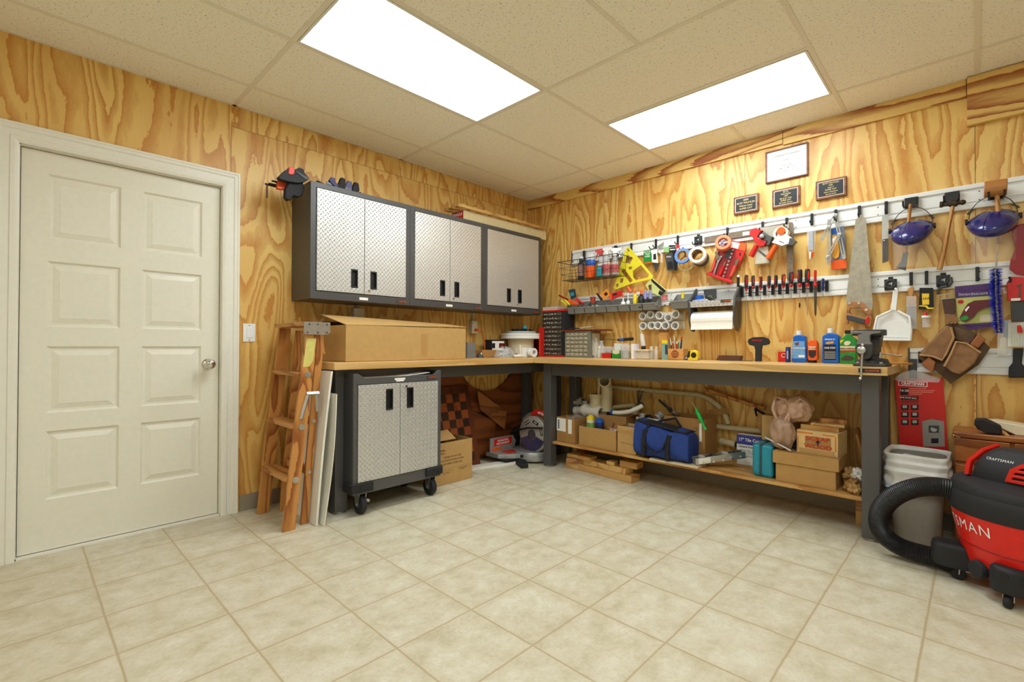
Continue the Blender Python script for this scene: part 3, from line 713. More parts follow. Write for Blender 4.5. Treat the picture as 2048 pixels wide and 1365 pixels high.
one('headboard', MB().prism(pts + [(pts[-1][0], 0.02), (-0.02, 0.02)], 'x', 0.012, 0.034), HB, 'brown wooden headboard with a scooped top edge against the wall in the corner', 'headboard', bevel=0.002)
one('wood_brace', MB().prism(ox([(956, 782), (1014, 824), (1010, 860), (962, 820)], 0.10), 'x', 0.078, 0.098), wood('tan brace wood', rgb(168, 106, 54), rgb(126, 72, 30), 'y', 5, 1.5), 'diagonal tan wooden arm resting beside the checkered board', 'wood piece', bevel=0.002)
m = MB().prism([(-0.93, 0.02), (-0.55, 0.02), (-0.55, 0.34), (-0.80, 0.44), (-0.93, 0.50)], 'x', 0.052, 0.070)
one('wood_slab', m, HB, 'low brown wooden slab behind the miter saw', 'board', bevel=0.002)
one('trim_board', MB().box((0.30, -0.90, 0.0115), (0.09, 0.62, 0.022), R(-14)), M['white_paint'], 'white trim board lying on the floor under the checkered board', 'board', bevel=0.001)
# ================================================================== the tool wall
def zm(x0, y0, s): return lambda *pts: [(x0+a/s, y0+b/s) for a, b in pts]
ZC, ZD, ZE, ZF = zm(1060, 440, 4.875), zm(1400, 420, 5.25), zm(1700, 330, 4.707), zm(1700, 540, 5.25)
ZA, ZB, ZP, ZT, ZG = zm(1060, 470, 8.03), zm(1240, 440, 6.825), zm(1360, 560, 11.37), zm(1410, 440, 10.5), zm(1480, 430, 10.5)
ZH, ZS, ZN, ZK, ZL, ZM = zm(1600, 410, 9.1), zm(1460, 520, 10.24), zm(1180, 640, 8.533), zm(1780, 540, 5.687), zm(1960, 520, 5.25), zm(1900, 340, 6.2)
ZR = zm(1100, 560, 7.585)
def PP(z, a, b, y): return Wy(*z((a, b))[0], y)
def pl(z, pts, y, th, holes=()): return MB().prism(oy(z(*pts), y), 'y', y, y+th, [oy(z(*h), y) for h in holes])
def rootof(*mbs):
    vs = [v for m in mbs for v in m.v]
    return ((min(v.x for v in vs)+max(v.x for v in vs))/2, max(v.y for v in vs), min(v.z for v in vs))
T1, T2, T3 = (1.828, 1.967), (1.388, 1.520), (0.905, 1.048)
def track(x0, x1, zz, label):
    a, b = zz; t = thing('wall_track', label, 'track', ((x0+x1)/2, 0, a))
    prof = [(-0.001, a), (-0.016, a), (-0.019, a+0.004), (-0.019, a+0.024), (-0.015, a+0.027), (-0.006, a+0.028), (-0.006, a+0.038), (-0.013, a+0.041),
            (-0.013, b-0.041), (-0.006, b-0.038), (-0.006, b-0.028), (-0.015, b-0.027), (-0.019, b-0.024), (-0.019, b-0.004), (-0.016, b), (-0.001, b)]
    build('track_channel', MB().prism(prof, 'x', x0, x1), M['white'], t, bevel=0.0006)
    build('end_cap', MB().bb(x0-0.008, -0.022, a-0.001, x0, -0.001, b+0.001), M['dgrey'], t, bevel=0.002)
    for k in range(int((x1-x0)/0.45)+1):
        for z_ in (b-0.046, a+0.046):
            build('screw', MB().cyl((x0+0.1+0.45*k, -0.013, z_), (x0+0.1+0.45*k, -0.0145, z_), 0.0035, n=8), M['dgrey'], t)
track(0.575, 4.0, T1, 'upper white slotted wall track holding most of the hanging tools')
track(0.575, 4.0, T2, 'middle white slotted wall track with bins, towel holder and screwdrivers')
track(3.075, 4.0, T3, 'short lower white slotted wall track beside the bench end')
def hook(x, T, what, drop=0.062, L=0.045, w=0.016):
    a, b = T; t = thing('wall_hook', 'small black track hook holding ' + what, 'hook', (x, -0.02, b-0.03), 'small black track hooks')
    m = MB().bb(x-w/2, -0.030, b-0.038-drop, x+w/2, -0.0195, b-0.020).bb(x-w*0.3, -0.0195, b-0.036, x+w*0.3, -0.008, b-0.029)
    build('hook_body', m, M['black'], t, bevel=0.002)
    z = b-0.038-drop+0.006
    build('prong', MB().tube([(x, -0.028, z+0.012), (x, -0.03-L*0.6, z), (x, -0.03-L, z+0.006), (x, -0.03-L*1.08, z+0.018)], 0.0038, 8), M['black'], t, smooth=True)
    return Vector((x, -0.03-L*0.6, z))
def square_hook(px, py, T, label, ring=True):
    a, b = T; x = Wy(px, py, -0.03).x; zc = Wy(px, py, -0.03).z
    t = thing('wall_hook', label, 'hook', (x, -0.02, zc-0.03), 'square black track hooks')
    build('hook_plate', MB().bb(x-0.030, -0.032, zc-0.036, x+0.030, -0.0195, zc+0.030).bb(x-0.012, -0.024, zc+0.03, x+0.012, -0.0195, zc+0.045), M['black'], t, bevel=0.003)
    if ring:
        build('ring', MB().tube([(x+0.024*math.cos(k*PI/8), -0.034, zc+0.024*math.sin(k*PI/8)) for k in range(16)], 0.004, 8, closed=True), M['dgrey'], t, smooth=True)
        build('emblem', MB().prism([(x-0.011, zc+0.002), (x+0.010, zc+0.012), (x+0.006, zc-0.013), (x+0.002, zc-0.002)], 'y', -0.0325, -0.0335), M['lgrey'], t)
    build('prong', MB().tube([(x-0.020, -0.030, zc-0.028), (x-0.020, -0.055, zc-0.040), (x-0.020, -0.085, zc-0.036), (x-0.020, -0.092, zc-0.020)], 0.0036, 8), M['black'], t, smooth=True)
    build('prong', MB().tube([(x+0.020, -0.030, zc-0.028), (x+0.020, -0.055, zc-0.040), (x+0.020, -0.085, zc-0.036), (x+0.020, -0.092, zc-0.020)], 0.0036, 8), M['black'], t, smooth=True)
    return t

# ------------------------------------------------------------------ certificate and plaques
def plaque(pts, label, framec, inner, textlines, cert=False):
    q = [Wy(a, b, -0.018) for a, b in pts]; x0 = (q[0].x+q[3].x)/2; x1 = (q[1].x+q[2].x)/2; z1 = (q[0].z+q[1].z)/2; z0 = (q[2].z+q[3].z)/2
    t = thing('wall_plaque' if not cert else 'framed_certificate', label, 'plaque' if not cert else 'certificate', ((x0+x1)/2, -0.001, z0), None if cert else 'small award plaques')
    e = 0.010 if cert else 0.013
    if cert:
        build('frame', MB().prism([(x0, z0), (x1, z0), (x1, z1), (x0, z1)], 'y', -0.018, -0.001, [[(x0+e, z0+e), (x1-e, z0+e), (x1-e, z1-e), (x0+e, z1-e)]]), framec, t, bevel=0.002)
        build('certificate_paper', MB().bb(x0+e, -0.010, z0+e, x1-e, -0.006, z1-e), M['paper'], t)
        y = -0.0102
    else:
        build('frame', MB().bb(x0, -0.018, z0, x1, -0.001, z1), framec, t, bevel=0.003)
        build('metal_border', MB().bb(x0+e, -0.0190, z0+e, x1-e, -0.018, z1-e), plast('pale gold border', 226, 202, 176, 0.3), t)
        g = e+0.004; build('engraved_plate', MB().bb(x0+g, -0.0198, z0+g, x1-g, -0.0190, z1-g), M['black'], t)
        y = -0.0200
    n = len(textlines); hz = (z1-z0-2*e)
    for k, (s, sc) in enumerate(textlines):
        if not s: continue
        zz = z1-e-hz*(k+1)/(n+1)
        text(s, hz/(n+1)*0.92*sc, ((x0+x1)/2, y, zz), M['grey'] if cert else plast('gold lettering', 216, 190, 120, 0.4), t, '-y', sx=0.95, shear=0.15, bold=0.0002)
    return t
MAH = wood('mahogany moulding', rgb(140, 82, 48), rgb(98, 52, 28), 'x', 6, 3)
plaque([(1530, 304), (1616, 284), (1616, 350), (1531, 367)], 'large framed white certificate above the small plaques', MAH, 0,
       [('', 1), ('Certificate of Completion', 1.0), ('', 1), ('is presented to', 0.6), ('', 1), ('United States', 0.8), ('A Master Mechanic', 0.9), ('for workmanship in the shop', 0.7), ('', 1), ('', 1)], True)
plaque([(1467, 394), (1517, 387), (1517, 422), (1467, 430)], 'smallest award plaque, left of the three below the certificate', MAH, 0,
       [('2000', 1), ('BCYC Ward & Jim', 0.9), ('Winner Laser', 0.9), ('SUPER CAT', 0.95)])
plaque([(1544, 380), (1600, 371), (1600, 409), (1544, 417)], 'award plaque in the middle of the three below the certificate', MAH, 0,
       [('BCYC', 1), ('Ward & Jim', 1), ('1997', 1), ('March for Time', 0.9), ('SUPER CAT', 1), ('Particular Service', 0.9)])
plaque([(1631, 363), (1693, 352), (1693, 391), (1631, 401)], 'largest award plaque, right of the three beside the certificate', MAH, 0,
       [('BCYC Ward & Jim', 0.95), ('2003', 0.9), ('Laser 2', 0.9), ('SUPER CAT', 1), ('Name Champion', 0.9), ('Nautical Series', 0.8)])

# ------------------------------------------------------------------ wire basket and what stands in it
bx0, bx1, by0, by1, bz0, bz1 = 0.600, 1.175, -0.205, -0.035, 1.660, 1.832
t = thing('wire_basket', 'black wire basket on the upper track full of spray bottles', 'basket', ((bx0+bx1)/2, -0.12, bz0))
def ring_z(z, k=0.0): return [(bx0+k-0.035*(z-bz0)/0.17, by0+k*0.3-0.02*(z-bz0)/0.17, z), (bx1-k+0.02*(z-bz0)/0.17, by0+k*0.3-0.02*(z-bz0)/0.17, z), (bx1-k+0.02*(z-bz0)/0.17, by1, z), (bx0+k-0.035*(z-bz0)/0.17, by1, z)]
for z in (bz0, bz0+0.055, bz0+0.115, bz1): build('wire_ring', MB().tube(ring_z(z), 0.0032 if z == bz1 else 0.0018, 6, closed=True), M['black'], t)
wm = MB()
for k in range(15):
    f = k/14; a = [Vector(p) for p in ring_z(bz0)]; b = [Vector(p) for p in ring_z(bz1)]
    wm.tube([a[0].lerp(a[1], f), b[0].lerp(b[1], f)], 0.0014, 5); wm.tube([a[3].lerp(a[2], f), b[3].lerp(b[2], f)], 0.0014, 5); wm.tube([a[0].lerp(a[1], f), a[3].lerp(a[2], f)], 0.0014, 5)
for k in range(1, 6):
    f = k/6; wm.tube([a[0].lerp(a[3], f), b[0].lerp(b[3], f)], 0.0014, 5); wm.tube([a[1].lerp(a[2], f), b[1].lerp(b[2], f)], 0.0014, 5); wm.tube([a[0].lerp(a[3], f), a[1].lerp(a[2], f)], 0.0014, 5)
build('wire_mesh', wm, M['black'], t)
for xx in (0.72, 1.06): build('bracket', MB().bb(xx-0.012, -0.035, T1[0]+0.015, xx+0.012, -0.0195, T1[1]-0.02), M['black'], t, bevel=0.002)
def bottle(name, x, y, z, r, h, m, label, cat='bottle', neck=0.45, nh=0.18, capm=None, group=None, sy=1.0, capr=None, sh=0.1, caph=0.12, n=24):
    t = thing(name, label, cat, (x, y, z), group); r2 = r*neck
    build('bottle_body', MB().lathe([(r*0.92, 0), (r, 0.006), (r, h*(1-nh-sh)), (r*0.85, h*(1-nh-sh*0.4)), (r2, h*(1-nh)), (r2, h)], (x, y, z), 'z', n, 1, sy), m, t, smooth=True)
    if capm: build('cap', MB().lathe([((capr or r2*1.15), 0), ((capr or r2*1.15), h*caph), ((capr or r2*1.15)*0.92, h*caph*1.08)], (x, y, z+h*0.96), 'z', 16), capm, t, smooth=True)
    return t
z = bz0+0.003
t = bottle('spice_jar', 0.760, -0.13, z, 0.030, 0.19, M['black'], 'dark printed bottle at the left end of the wire basket', neck=0.6, capm=M['white'])
build('bottle_label', MB().lathe([(0.0305, 0.03), (0.0305, 0.13)], (0.760, -0.13, z), 'z', 20), plast('speckled label', 150, 110, 100, 0.5, var=0.5, scale=90), t)
t = thing('drinking_bottle', 'tall clear cup with orange and blue bands in the wire basket', 'bottle', (0.865, -0.13, z))
build('cup_base', MB().lathe([(0.040, 0), (0.044, 0.11)], (0.865, -0.13, z), 'z', 28), M['orange'], t, smooth=True)
build('cup_band', MB().lathe([(0.0455, 0.11), (0.047, 0.115), (0.047, 0.16), (0.0455, 0.163)], (0.865, -0.13, z), 'z', 28), M['blue'], t, smooth=True)
build('cup_top', MB().lathe([(0.043, 0.163), (0.044, 0.205), (0.030, 0.225), (0.016, 0.228)], (0.865, -0.13, z), 'z', 28), M['clear'], t, smooth=True)
def spray(x, y, z, bm_, tm, label, ang=0, h=0.19, r=0.036):
    t = thing('spray_bottle', label, 'spray bottle', (x, y, z), 'spray bottles in the basket')
    build('bottle_body', MB().lathe([(r*0.9, 0), (r, 0.008), (r, h*0.6), (r*0.7, h*0.78), (r*0.38, h*0.95), (r*0.38, h)], (x, y, z), 'z', 22, 1, 0.8), bm_, t, smooth=True)
    T = Matrix.Translation((x, y, z+h)) @ Matrix.Rotation(ang, 4, 'Z')
    build('trigger_head', MB(T).prism([(-0.018, 0), (0.018, 0), (0.020, 0.03), (0.050, 0.040), (0.052, 0.062), (-0.010, 0.066), (-0.032, 0.058), (-0.034, 0.045), (-0.016, 0.032)], 'y', -0.010, 0.010), tm, t, bevel=0.003)
    build('trigger', MB(T).prism([(0.022, 0.028), (0.030, 0.034), (0.044, 0.0), (0.048, -0.02), (0.040, -0.016)], 'y', -0.006, 0.006), tm, t, bevel=0.002)
    build('bottle_label', MB().lathe([(r+0.0006, 0.03), (r+0.0006, h*0.55)], (x, y, z), 'z', 22, 1, 0.8), mat('printed bottle label '+label[:6], rgb(150, 150, 190) if tm is M['white'] else rgb(190, 90, 90), 0.5, var=0.5, scale=70), t, smooth=True)
    return t
spray(0.965, -0.115, z, M['clear'], M['red'], 'clear spray bottle with red trigger in the wire basket', R(200))
spray(1.035, -0.135, z, M['clear'], M['white'], 'clear spray bottle with white trigger nearest the middle of the basket', R(10))
spray(1.115, -0.125, z, M['glass'], M['white'], 'clear spray bottle with white trigger at the right end of the basket', R(20), 0.175)
t = bottle('paint_bottle', 0.985, -0.175, z, 0.024, 0.10, M['teal'], 'small teal bottle low at the front of the wire basket', neck=0.4, capm=M['white'])
square_hook(*ZC((838, 310))[0], T1, 'square black hook on the upper track just right of the wire basket', ring=True)

# ------------------------------------------------------------------ yellow square and cards left of the tape rolls
o = pl(ZC, [(950, 262), (975, 275), (1200, 548), (1192, 575), (985, 625), (835, 680), (815, 665), (925, 305)], -0.062, 0.004,
       [[(948, 335), (1003, 372), (972, 430), (925, 412)], [(958, 462), (998, 452), (992, 480), (965, 487)], [(915, 475), (1002, 592), (975, 615), (888, 503)],
        [(1000, 500), (1080, 440), (1160, 535), (1150, 560), (1030, 590), (1005, 560)], [(882, 572), (912, 570), (905, 612), (875, 615)], [(842, 625), (865, 622), (862, 652), (838, 657)]])
one('speed_square', o, M['lime'], 'big bright yellow triangular framing square with cut-out windows', 'square', bevel=0.0008)
hook(PP(ZC, 985, 300, -0.03).x, T1, 'the yellow framing square', L=0.05)
hook(PP(ZC, 1225, 240, -0.03).x, T1, 'the green and white packs left of the blue tape')
hook(PP(ZC, 1438, 210, -0.03).x, T1, 'the black blister packs behind the blue tape')
def pack(z, pts, y, th, m, label, name='blister_pack', cat='pack', panels=(), lines=(), group=None, bevel=0.0008):
    b = pl(z, pts, y, th); t = thing(name, label, cat, rootof(b), group); build('backing_card', b, m, t, bevel=bevel)
    for nm, ps, mm, d in panels: build(nm, pl(z, ps, y-d, d), mm, t)
    for s, size, a, bb, mm, al in lines:
        p = PP(z, a, bb, y-0.0008); q = PP(z, a+60, bb-8, y-0.0008)
        text(s, size, p, mm, t, '-y', al, bold=0.0002, roll=0)
    return t
pack(ZB, [(322, 425), (420, 410), (430, 590), (320, 600)], -0.050, 0.004, M['green'], 'green card printed in white, left end of the packs beside the yellow square',
     panels=[('orange_strip', [(322, 585), (430, 575), (430, 590), (322, 600)], M['orange'], 0.001)], lines=[('MOUSE\nTRAP\nWIRE', 0.020, 375, 470, M['white'], 'CENTER')])
pack(ZB, [(430, 410), (500, 400), (520, 590), (435, 580)], -0.055, 0.003, M['paper'], 'white card with a dark picture next to the green card', panels=[('picture', [(455, 470), (490, 460), (495, 540), (455, 545)], M['ink'], 0.001)])
one('putty_knife', pl(ZB, [(600, 295), (500, 370), (540, 395), (590, 355)], -0.040, 0.003).add([], []), M['steel'], 'small triangular steel trowel above the white card', 'trowel', bevel=0.0005)
one('trowel_blade', pl(ZB, [(440, 590), (545, 590), (490, 720)], -0.035, 0.003), M['dark_steel'], 'pointed dark trowel blade hanging below the green card', 'trowel')
g = MB(); p = PP(ZB, 545, 500, -0.06)
g.tube([(p.x-0.008, p.y, p.z+0.05), (p.x+0.02, p.y-0.01, p.z+0.01), (p.x+0.012, p.y, p.z-0.05)], 0.010, 10)
one('foil_bag', g, M['film'], 'small clear bag bulging at the right of the white card', 'bag', smooth=True)
one('cable_loop', MB().tube([PP(ZB, 395, 365, -0.05), PP(ZB, 415, 400, -0.06), PP(ZB, 450, 400, -0.055), PP(ZB, 500, 380, -0.05)], 0.004, 8), M['black'], 'short black looped cord above the green card', 'cord', smooth=True)
pack(ZB, [(612, 475), (715, 445), (740, 690), (640, 690)], -0.050, 0.006, M['dgrey'], 'dark grey blister pack left of the blue tape roll', panels=[('blister_window', [(650, 575), (712, 565), (722, 660), (655, 665)], M['black'], 0.004)], lines=[('TOOL', 0.016, 665, 505, M['white'], 'CENTER')])
pack(ZB, [(668, 345), (760, 345), (755, 440), (668, 445)], -0.046, 0.004, M['ink'], 'small black and white package above the dark grey pack', panels=[('stripe', [(680, 400), (750, 395), (750, 410), (680, 415)], M['white'], 0.001)], lines=[('HEAVY DUTY', 0.010, 715, 375, M['white'], 'CENTER')])
pack(ZB, [(590, 380), (668, 360), (668, 450), (600, 435)], -0.044, 0.003, plast('pale green card', 150, 196, 120, 0.5), 'pale green card behind the black and white package')
pack(ZB, [(765, 345), (800, 330), (820, 400), (770, 460)], -0.044, 0.003, M['red'], 'small red and white card above the blue tape roll', panels=[('white_patch', [(775, 395), (800, 380), (800, 420), (775, 445)], M['white'], 0.001)])
pack(ZB, [(715, 440), (790, 440), (780, 690), (740, 690)], -0.042, 0.004, M['ink'], 'narrow black pack half hidden behind the blue tape roll')
def tape_roll(px, py, y, ro, ri, w, m, label, tilt=(0, 0), core=None):
    c = Wy(px, py, y); T = Matrix.Translation(c) @ Matrix.Rotation(tilt[0], 4, 'Z') @ Matrix.Rotation(tilt[1], 4, 'X')
    t = thing('tape_roll', label, 'tape roll', c)
    def rg(a, b, w_): 
        n = 36; vs = []; 
        for k in range(n):
            u = 2*PI*k/n
            for r, yy in ((a, -w_/2), (b, -w_/2), (b, w_/2), (a, w_/2)): vs.append((r*math.cos(u), yy, r*math.sin(u)))
        fs = [(k*4+j, ((k+1) % n)*4+j, ((k+1) % n)*4+(j+1) % 4, k*4+(j+1) % 4) for k in range(n) for j in range(4)]
        return MB(T).add(vs, fs)
    build('tape', rg(ri+0.003, ro, w), m, t, smooth=True, bevel=0.001); build('core', rg(ri, ri+0.003, w*1.01), core or M['card'], t, smooth=True)
    return t
c1 = ZB((855, 495))[0]; tape_roll(*c1, -0.105, 0.060, 0.039, 0.024, plast('painter tape blue', 84, 132, 214, 0.5), 'blue masking tape roll hanging from a black hook', (R(12), R(-8)))
tape_roll(*ZB((905, 590))[0], -0.060, 0.062, 0.050, 0.024, plast('amber tape', 220, 200, 150, 0.3), 'tan tape roll hanging behind the blue and white rolls', (R(10), 0))
tape_roll(*ZB((1062, 485))[0], -0.112, 0.063, 0.040, 0.045, plast('white cloth tape', 236, 232, 212, 0.45), 'thick white tape roll hanging beside the blue one', (R(12), R(-6)))
tape_roll(*ZB((1100, 530))[0], -0.050, 0.060, 0.045, 0.040, M['dgrey'], 'dark tape roll half hidden behind the white roll', (R(10), 0))
square_hook(*ZB((1065, 275))[0], T1, 'square black hook above the white tape roll, with round emblem')
hk = MB(); a = PP(ZB, 860, 385, -0.075)
one('wall_hook', MB().tube([PP(ZB, 860, 380, -0.02), PP(ZB, 862, 400, -0.08), PP(ZB, 895, 470, -0.115), PP(ZB, 880, 500, -0.12)], 0.006, 8), M['black'], 'black hook passing through the blue tape roll', 'hook', smooth=True)
one('wall_hook', MB().tube([PP(ZB, 1030, 370, -0.02), PP(ZB, 1035, 380, -0.10), PP(ZB, 1048, 440, -0.135), PP(ZB, 1040, 455, -0.14)], 0.006, 8), M['black'], 'black hook passing through the white tape roll', 'hook', smooth=True)

# ------------------------------------------------------------------ framing square, red tool set, tape guns
SQ = mat('browned steel', rgb(128, 112, 94), 0.45, 0.5, var=0.2, scale=60)
o = pl(ZD, [(45, 287), (905, 135), (970, 128), (978, 150), (980, 745), (915, 745), (905, 205), (45, 350)], -0.030, 0.003)
t = thing('carpenter_square', 'large L-shaped brown steel square hanging across the upper track', 'square', rootof(o)); build('square_blade', o, SQ, t)
build('paper_label', pl(ZD, [(448, 235), (518, 225), (518, 262), (448, 272)], -0.0305, 0.0004), M['paper'], t)
o = pl(ZD, [(600, 190), (935, 150), (935, 195), (790, 215), (780, 330), (600, 350)], -0.036, 0.003)
one('metal_plate', o, mat('pale aluminium', rgb(176, 168, 150), 0.4, 0.6), 'pale metal plate between the square and the two tape guns', 'plate')
hook(PP(ZD, 285, 215, -0.03).x, T1, 'the orange tape roll and the red tool set', L=0.06)
hook(PP(ZD, 655, 150, -0.03).x, T1, 'the red tape gun', L=0.06)
hook(PP(ZD, 908, 110, -0.03).x, T1, 'the orange and white tape gun', L=0.06)
# red socket set in its tray
o = pl(ZT, [(250, 590), (560, 430), (870, 500), (860, 640), (720, 950), (520, 1220), (570, 1330), (20, 1150), (60, 1100), (130, 1080)], -0.045, 0.012)
t = thing('socket_set', 'red tray of sockets with a ratchet and wrench hanging tilted', 'tool set', rootof(o)); build('tray', o, M['red'], t, bevel=0.002)
build('tray_well', pl(ZT, [(260, 640), (640, 610), (640, 780), (700, 800), (480, 1240), (150, 1120)], -0.0462, 0.001), M['dark_red'], t)
build('tray_lip', pl(ZT, [(45, 1105), (580, 1290), (560, 1345), (25, 1150)], -0.075, 0.03), M['red'], t, bevel=0.003)
build('label_card', pl(ZT, [(555, 455), (730, 490), (690, 610), (540, 580)], -0.048, 0.002), M['paper'], t)
build('label_card', pl(ZT, [(740, 480), (870, 505), (840, 655), (690, 615)], -0.048, 0.002), M['orange'], t)
build('key_slot', pl(ZT, [(725, 685), (750, 690), (735, 760), (715, 740)], -0.049, 0.003), M['black'], t)
build('insert', pl(ZT, [(470, 620), (580, 600), (500, 830), (400, 800)], -0.0475, 0.002), M['dgrey'], t)
build('ratchet_head', pl(ZT, [(640, 830), (690, 810), (715, 840), (690, 900), (650, 980), (610, 960), (620, 890)], -0.060, 0.014), M['chrome'], t, bevel=0.003)
build('ratchet_handle', MB().tube([PP(ZT, 635, 960, -0.055), PP(ZT, 600, 1060, -0.056), PP(ZT, 540, 1190, -0.056)], [0.010, 0.0125, 0.011], 10), plast('coral grip', 226, 78, 62, 0.4), t, smooth=True)
build('wrench_head', pl(ZT, [(200, 680), (240, 645), (290, 650), (265, 710), (310, 770), (250, 850), (205, 850), (225, 780)], -0.058, 0.010), M['chrome'], t, bevel=0.002)
build('wrench_handle', MB().tube([PP(ZT, 215, 850, -0.053), PP(ZT, 185, 960, -0.054), PP(ZT, 145, 1070, -0.054)], [0.010, 0.013, 0.010], 10), plast('coral grip', 226, 78, 62, 0.4), t, smooth=True)
build('driver_handle', MB().tube([PP(ZT, 400, 960, -0.050), PP(ZT, 350, 1070, -0.052), PP(ZT, 310, 1170, -0.052)], [0.006, 0.012, 0.010], 10), M['red'], t, smooth=True)
build('driver_shaft', MB().tube([PP(ZT, 430, 885, -0.052), PP(ZT, 400, 960, -0.052)], 0.005, 8), M['chrome'], t, smooth=True)
for (a0, b0), (a1, b1) in (((290, 870), (200, 1130)), ((350, 780), (300, 860)), ((600, 640), (400, 1190))):
    n = 8 if a0 != 350 else 3
    for k in range(n):
        f = k/(n-1); p = PP(ZT, a0+(a1-a0)*f, b0+(b1-b0)*f, -0.047)
        build('socket', MB().lathe([(0.0072, 0), (0.0072, -0.013), (0.004, -0.0132), (0.0035, -0.006)], p, 'y', 10), M['steel'], t, smooth=True)
p = ZT((385, 490))[0]
t = tape_roll(*p, -0.095, 0.056, 0.036, 0.040, plast('fluorescent orange tape', 248, 128, 76, 0.45), 'orange tape roll with a tangle of clips inside, above the red tool set', (R(12), R(-12)), plast('orange core', 250, 160, 120, 0.5))
g = MB(); c = Wy(*p, -0.10)
for k in range(7): g.ball(c+Vector((random.uniform(-.02, .02), random.uniform(-.006, .01), random.uniform(-.02, .02))), 0.009, 8, 5)
build('clips', g, plast('pale clips', 160, 150, 170, 0.4), t, smooth=True)
def tape_gun(z, frame, frame_m, handle, hm, reel, label, y=-0.085, blade=None, rm=None):
    b = pl(z, frame, y, 0.040); t = thing('tape_gun', label, 'tape dispenser', rootof(b)); build('frame', b, frame_m, t, bevel=0.003)
    (a0, b0, a1, b1, r) = handle
    build('handle', MB().tube([PP(z, a0, b0, y+0.02), PP(z, (a0+a1)/2, (b0+b1)/2, y+0.02), PP(z, a1, b1, y+0.02)], [r*0.9, r, r*1.05], 14, flat=0.9), hm, t, smooth=True)
    a, b_, r, w = reel; c = PP(z, a, b_, y+0.02)
    n = 28; vs = []
    for k in range(n):
        u = 2*PI*k/n
        for rr, yy in ((r*0.68, -w/2), (r, -w/2), (r, w/2), (r*0.68, w/2)): vs.append((c.x+rr*math.cos(u), c.y+yy, c.z+rr*math.sin(u)))
    fs = [(k*4+j, ((k+1) % n)*4+j, ((k+1) % n)*4+(j+1) % 4, k*4+(j+1) % 4) for k in range(n) for j in range(4)]
    build('tape_reel', MB().add(vs, fs), rm or M['cream'], t, smooth=True)
    if blade: build('cutter', pl(z, blade, y-0.002, 0.044), M['dark_steel'], t, bevel=0.002)
    return t
t = tape_gun(ZG, [(225, 310), (320, 270), (470, 330), (420, 360), (360, 470), (560, 560), (500, 650), (400, 670), (300, 560), (250, 450), (195, 430)], M['red'], (350, 640, 230, 880, 0.020), M['red'], (500, 470, 0.030, 0.036), 'red tape gun hanging on the upper track', blade=[(440, 390), (500, 370), (680, 460), (610, 640), (540, 620), (580, 560), (500, 520)], rm=M['dgrey'])
build('reel_hub', MB().lathe([(0.014, 0), (0.014, -0.046), (0.006, -0.048)], PP(ZG, 500, 470, -0.060), 'y', 16), M['steel'], t, smooth=True)
t = tape_gun(ZG, [(665, 580), (860, 350), (1080, 470), (1090, 580), (880, 655)], M['lgrey'], (760, 640, 590, 920, 0.021), M['orange'], (870, 400, 0.046, 0.044), 'white and orange tape gun right of the red one', y=-0.10, blade=[(1040, 480), (1110, 500), (1175, 550), (1100, 640), (1010, 640)], rm=plast('cream tape roll', 240, 224, 196, 0.4))
build('front_plate', pl(ZG, [(668, 578), (862, 352), (1075, 475), (1085, 575), (880, 650)], -0.1012, 0.001), M['white'], t)
build('slot', pl(ZG, [(820, 545), (925, 585), (920, 600), (820, 562)], -0.1020, 0.001), M['brown'], t)
build('reel_core', MB().lathe([(0.026, 0), (0.026, -0.046)], PP(ZG, 900, 360, -0.062), 'y', 16), M['orange'], t, smooth=True)
o = pl(ZG, [(390, 690), (590, 650), (610, 1010), (310, 1040), (330, 800)], -0.060, 0.035)
t = thing('metal_box', 'pale grey boxed blade hanging beneath the red tape gun', 'box', rootof(o)); build('box_body', o, mat('pale grey paint', rgb(190, 182, 160), 0.5), t, bevel=0.002)
build('printed_blade', pl(ZG, [(360, 750), (420, 745), (605, 900), (640, 960), (600, 945)], -0.062, 0.002), M['dark_steel'], t)
# hanging tube pack, angle template, orange pack
t = pack(ZH, [(120, 420), (290, 400), (265, 850), (140, 850)], -0.045, 0.010, M['film'], 'clear package of sealant tips with an orange cap hanging from a hook', panels=[('tube', [(160, 480), (235, 480), (240, 820), (150, 830)], plast('frosted tube', 170, 172, 176, 0.3), 0.012)])
build('orange_tip', pl(ZH, [(215, 865), (262, 850), (240, 930), (205, 990)], -0.050, 0.008), M['orange'], t)
build('white_nozzle', MB().tube([PP(ZH, 190, 860, -0.055), PP(ZH, 185, 990, -0.055)], [0.010, 0.004], 10), M['white'], t, smooth=True)
hook(PP(ZH, 212, 280, -0.03).x, T1, 'the clear package of sealant tips')
t = pack(ZH, [(560, 440), (800, 380), (850, 1160), (570, 1190)], -0.040, 0.006, plast('blue grey card', 120, 128, 150, 0.5), 'orange and blue package with a yellow teardrop tool, behind the angle template',
     panels=[('blue_header', [(565, 450), (670, 400), (665, 520), (570, 530)], M['blue'], 0.002), ('orange_footer', [(560, 1020), (845, 985), (848, 1150), (570, 1185)], M['orange'], 0.002), ('yellow_tool', [(590, 560), (680, 560), (720, 850), (700, 950), (640, 985), (590, 950), (580, 860)], plast('amber blister tool', 236, 164, 50, 0.3), 0.010)],
     lines=[('BRAND TOOL', 0.014, 700, 1050, M['white'], 'CENTER')])
build('white_glint', pl(ZH, [(585, 620), (670, 570), (600, 730)], -0.0512, 0.001), M['white'], t)
t = thing('angle_template', 'four-armed slotted aluminium angle template hanging from a hook', 'angle template', PP(ZH, 640, 1060, -0.06))
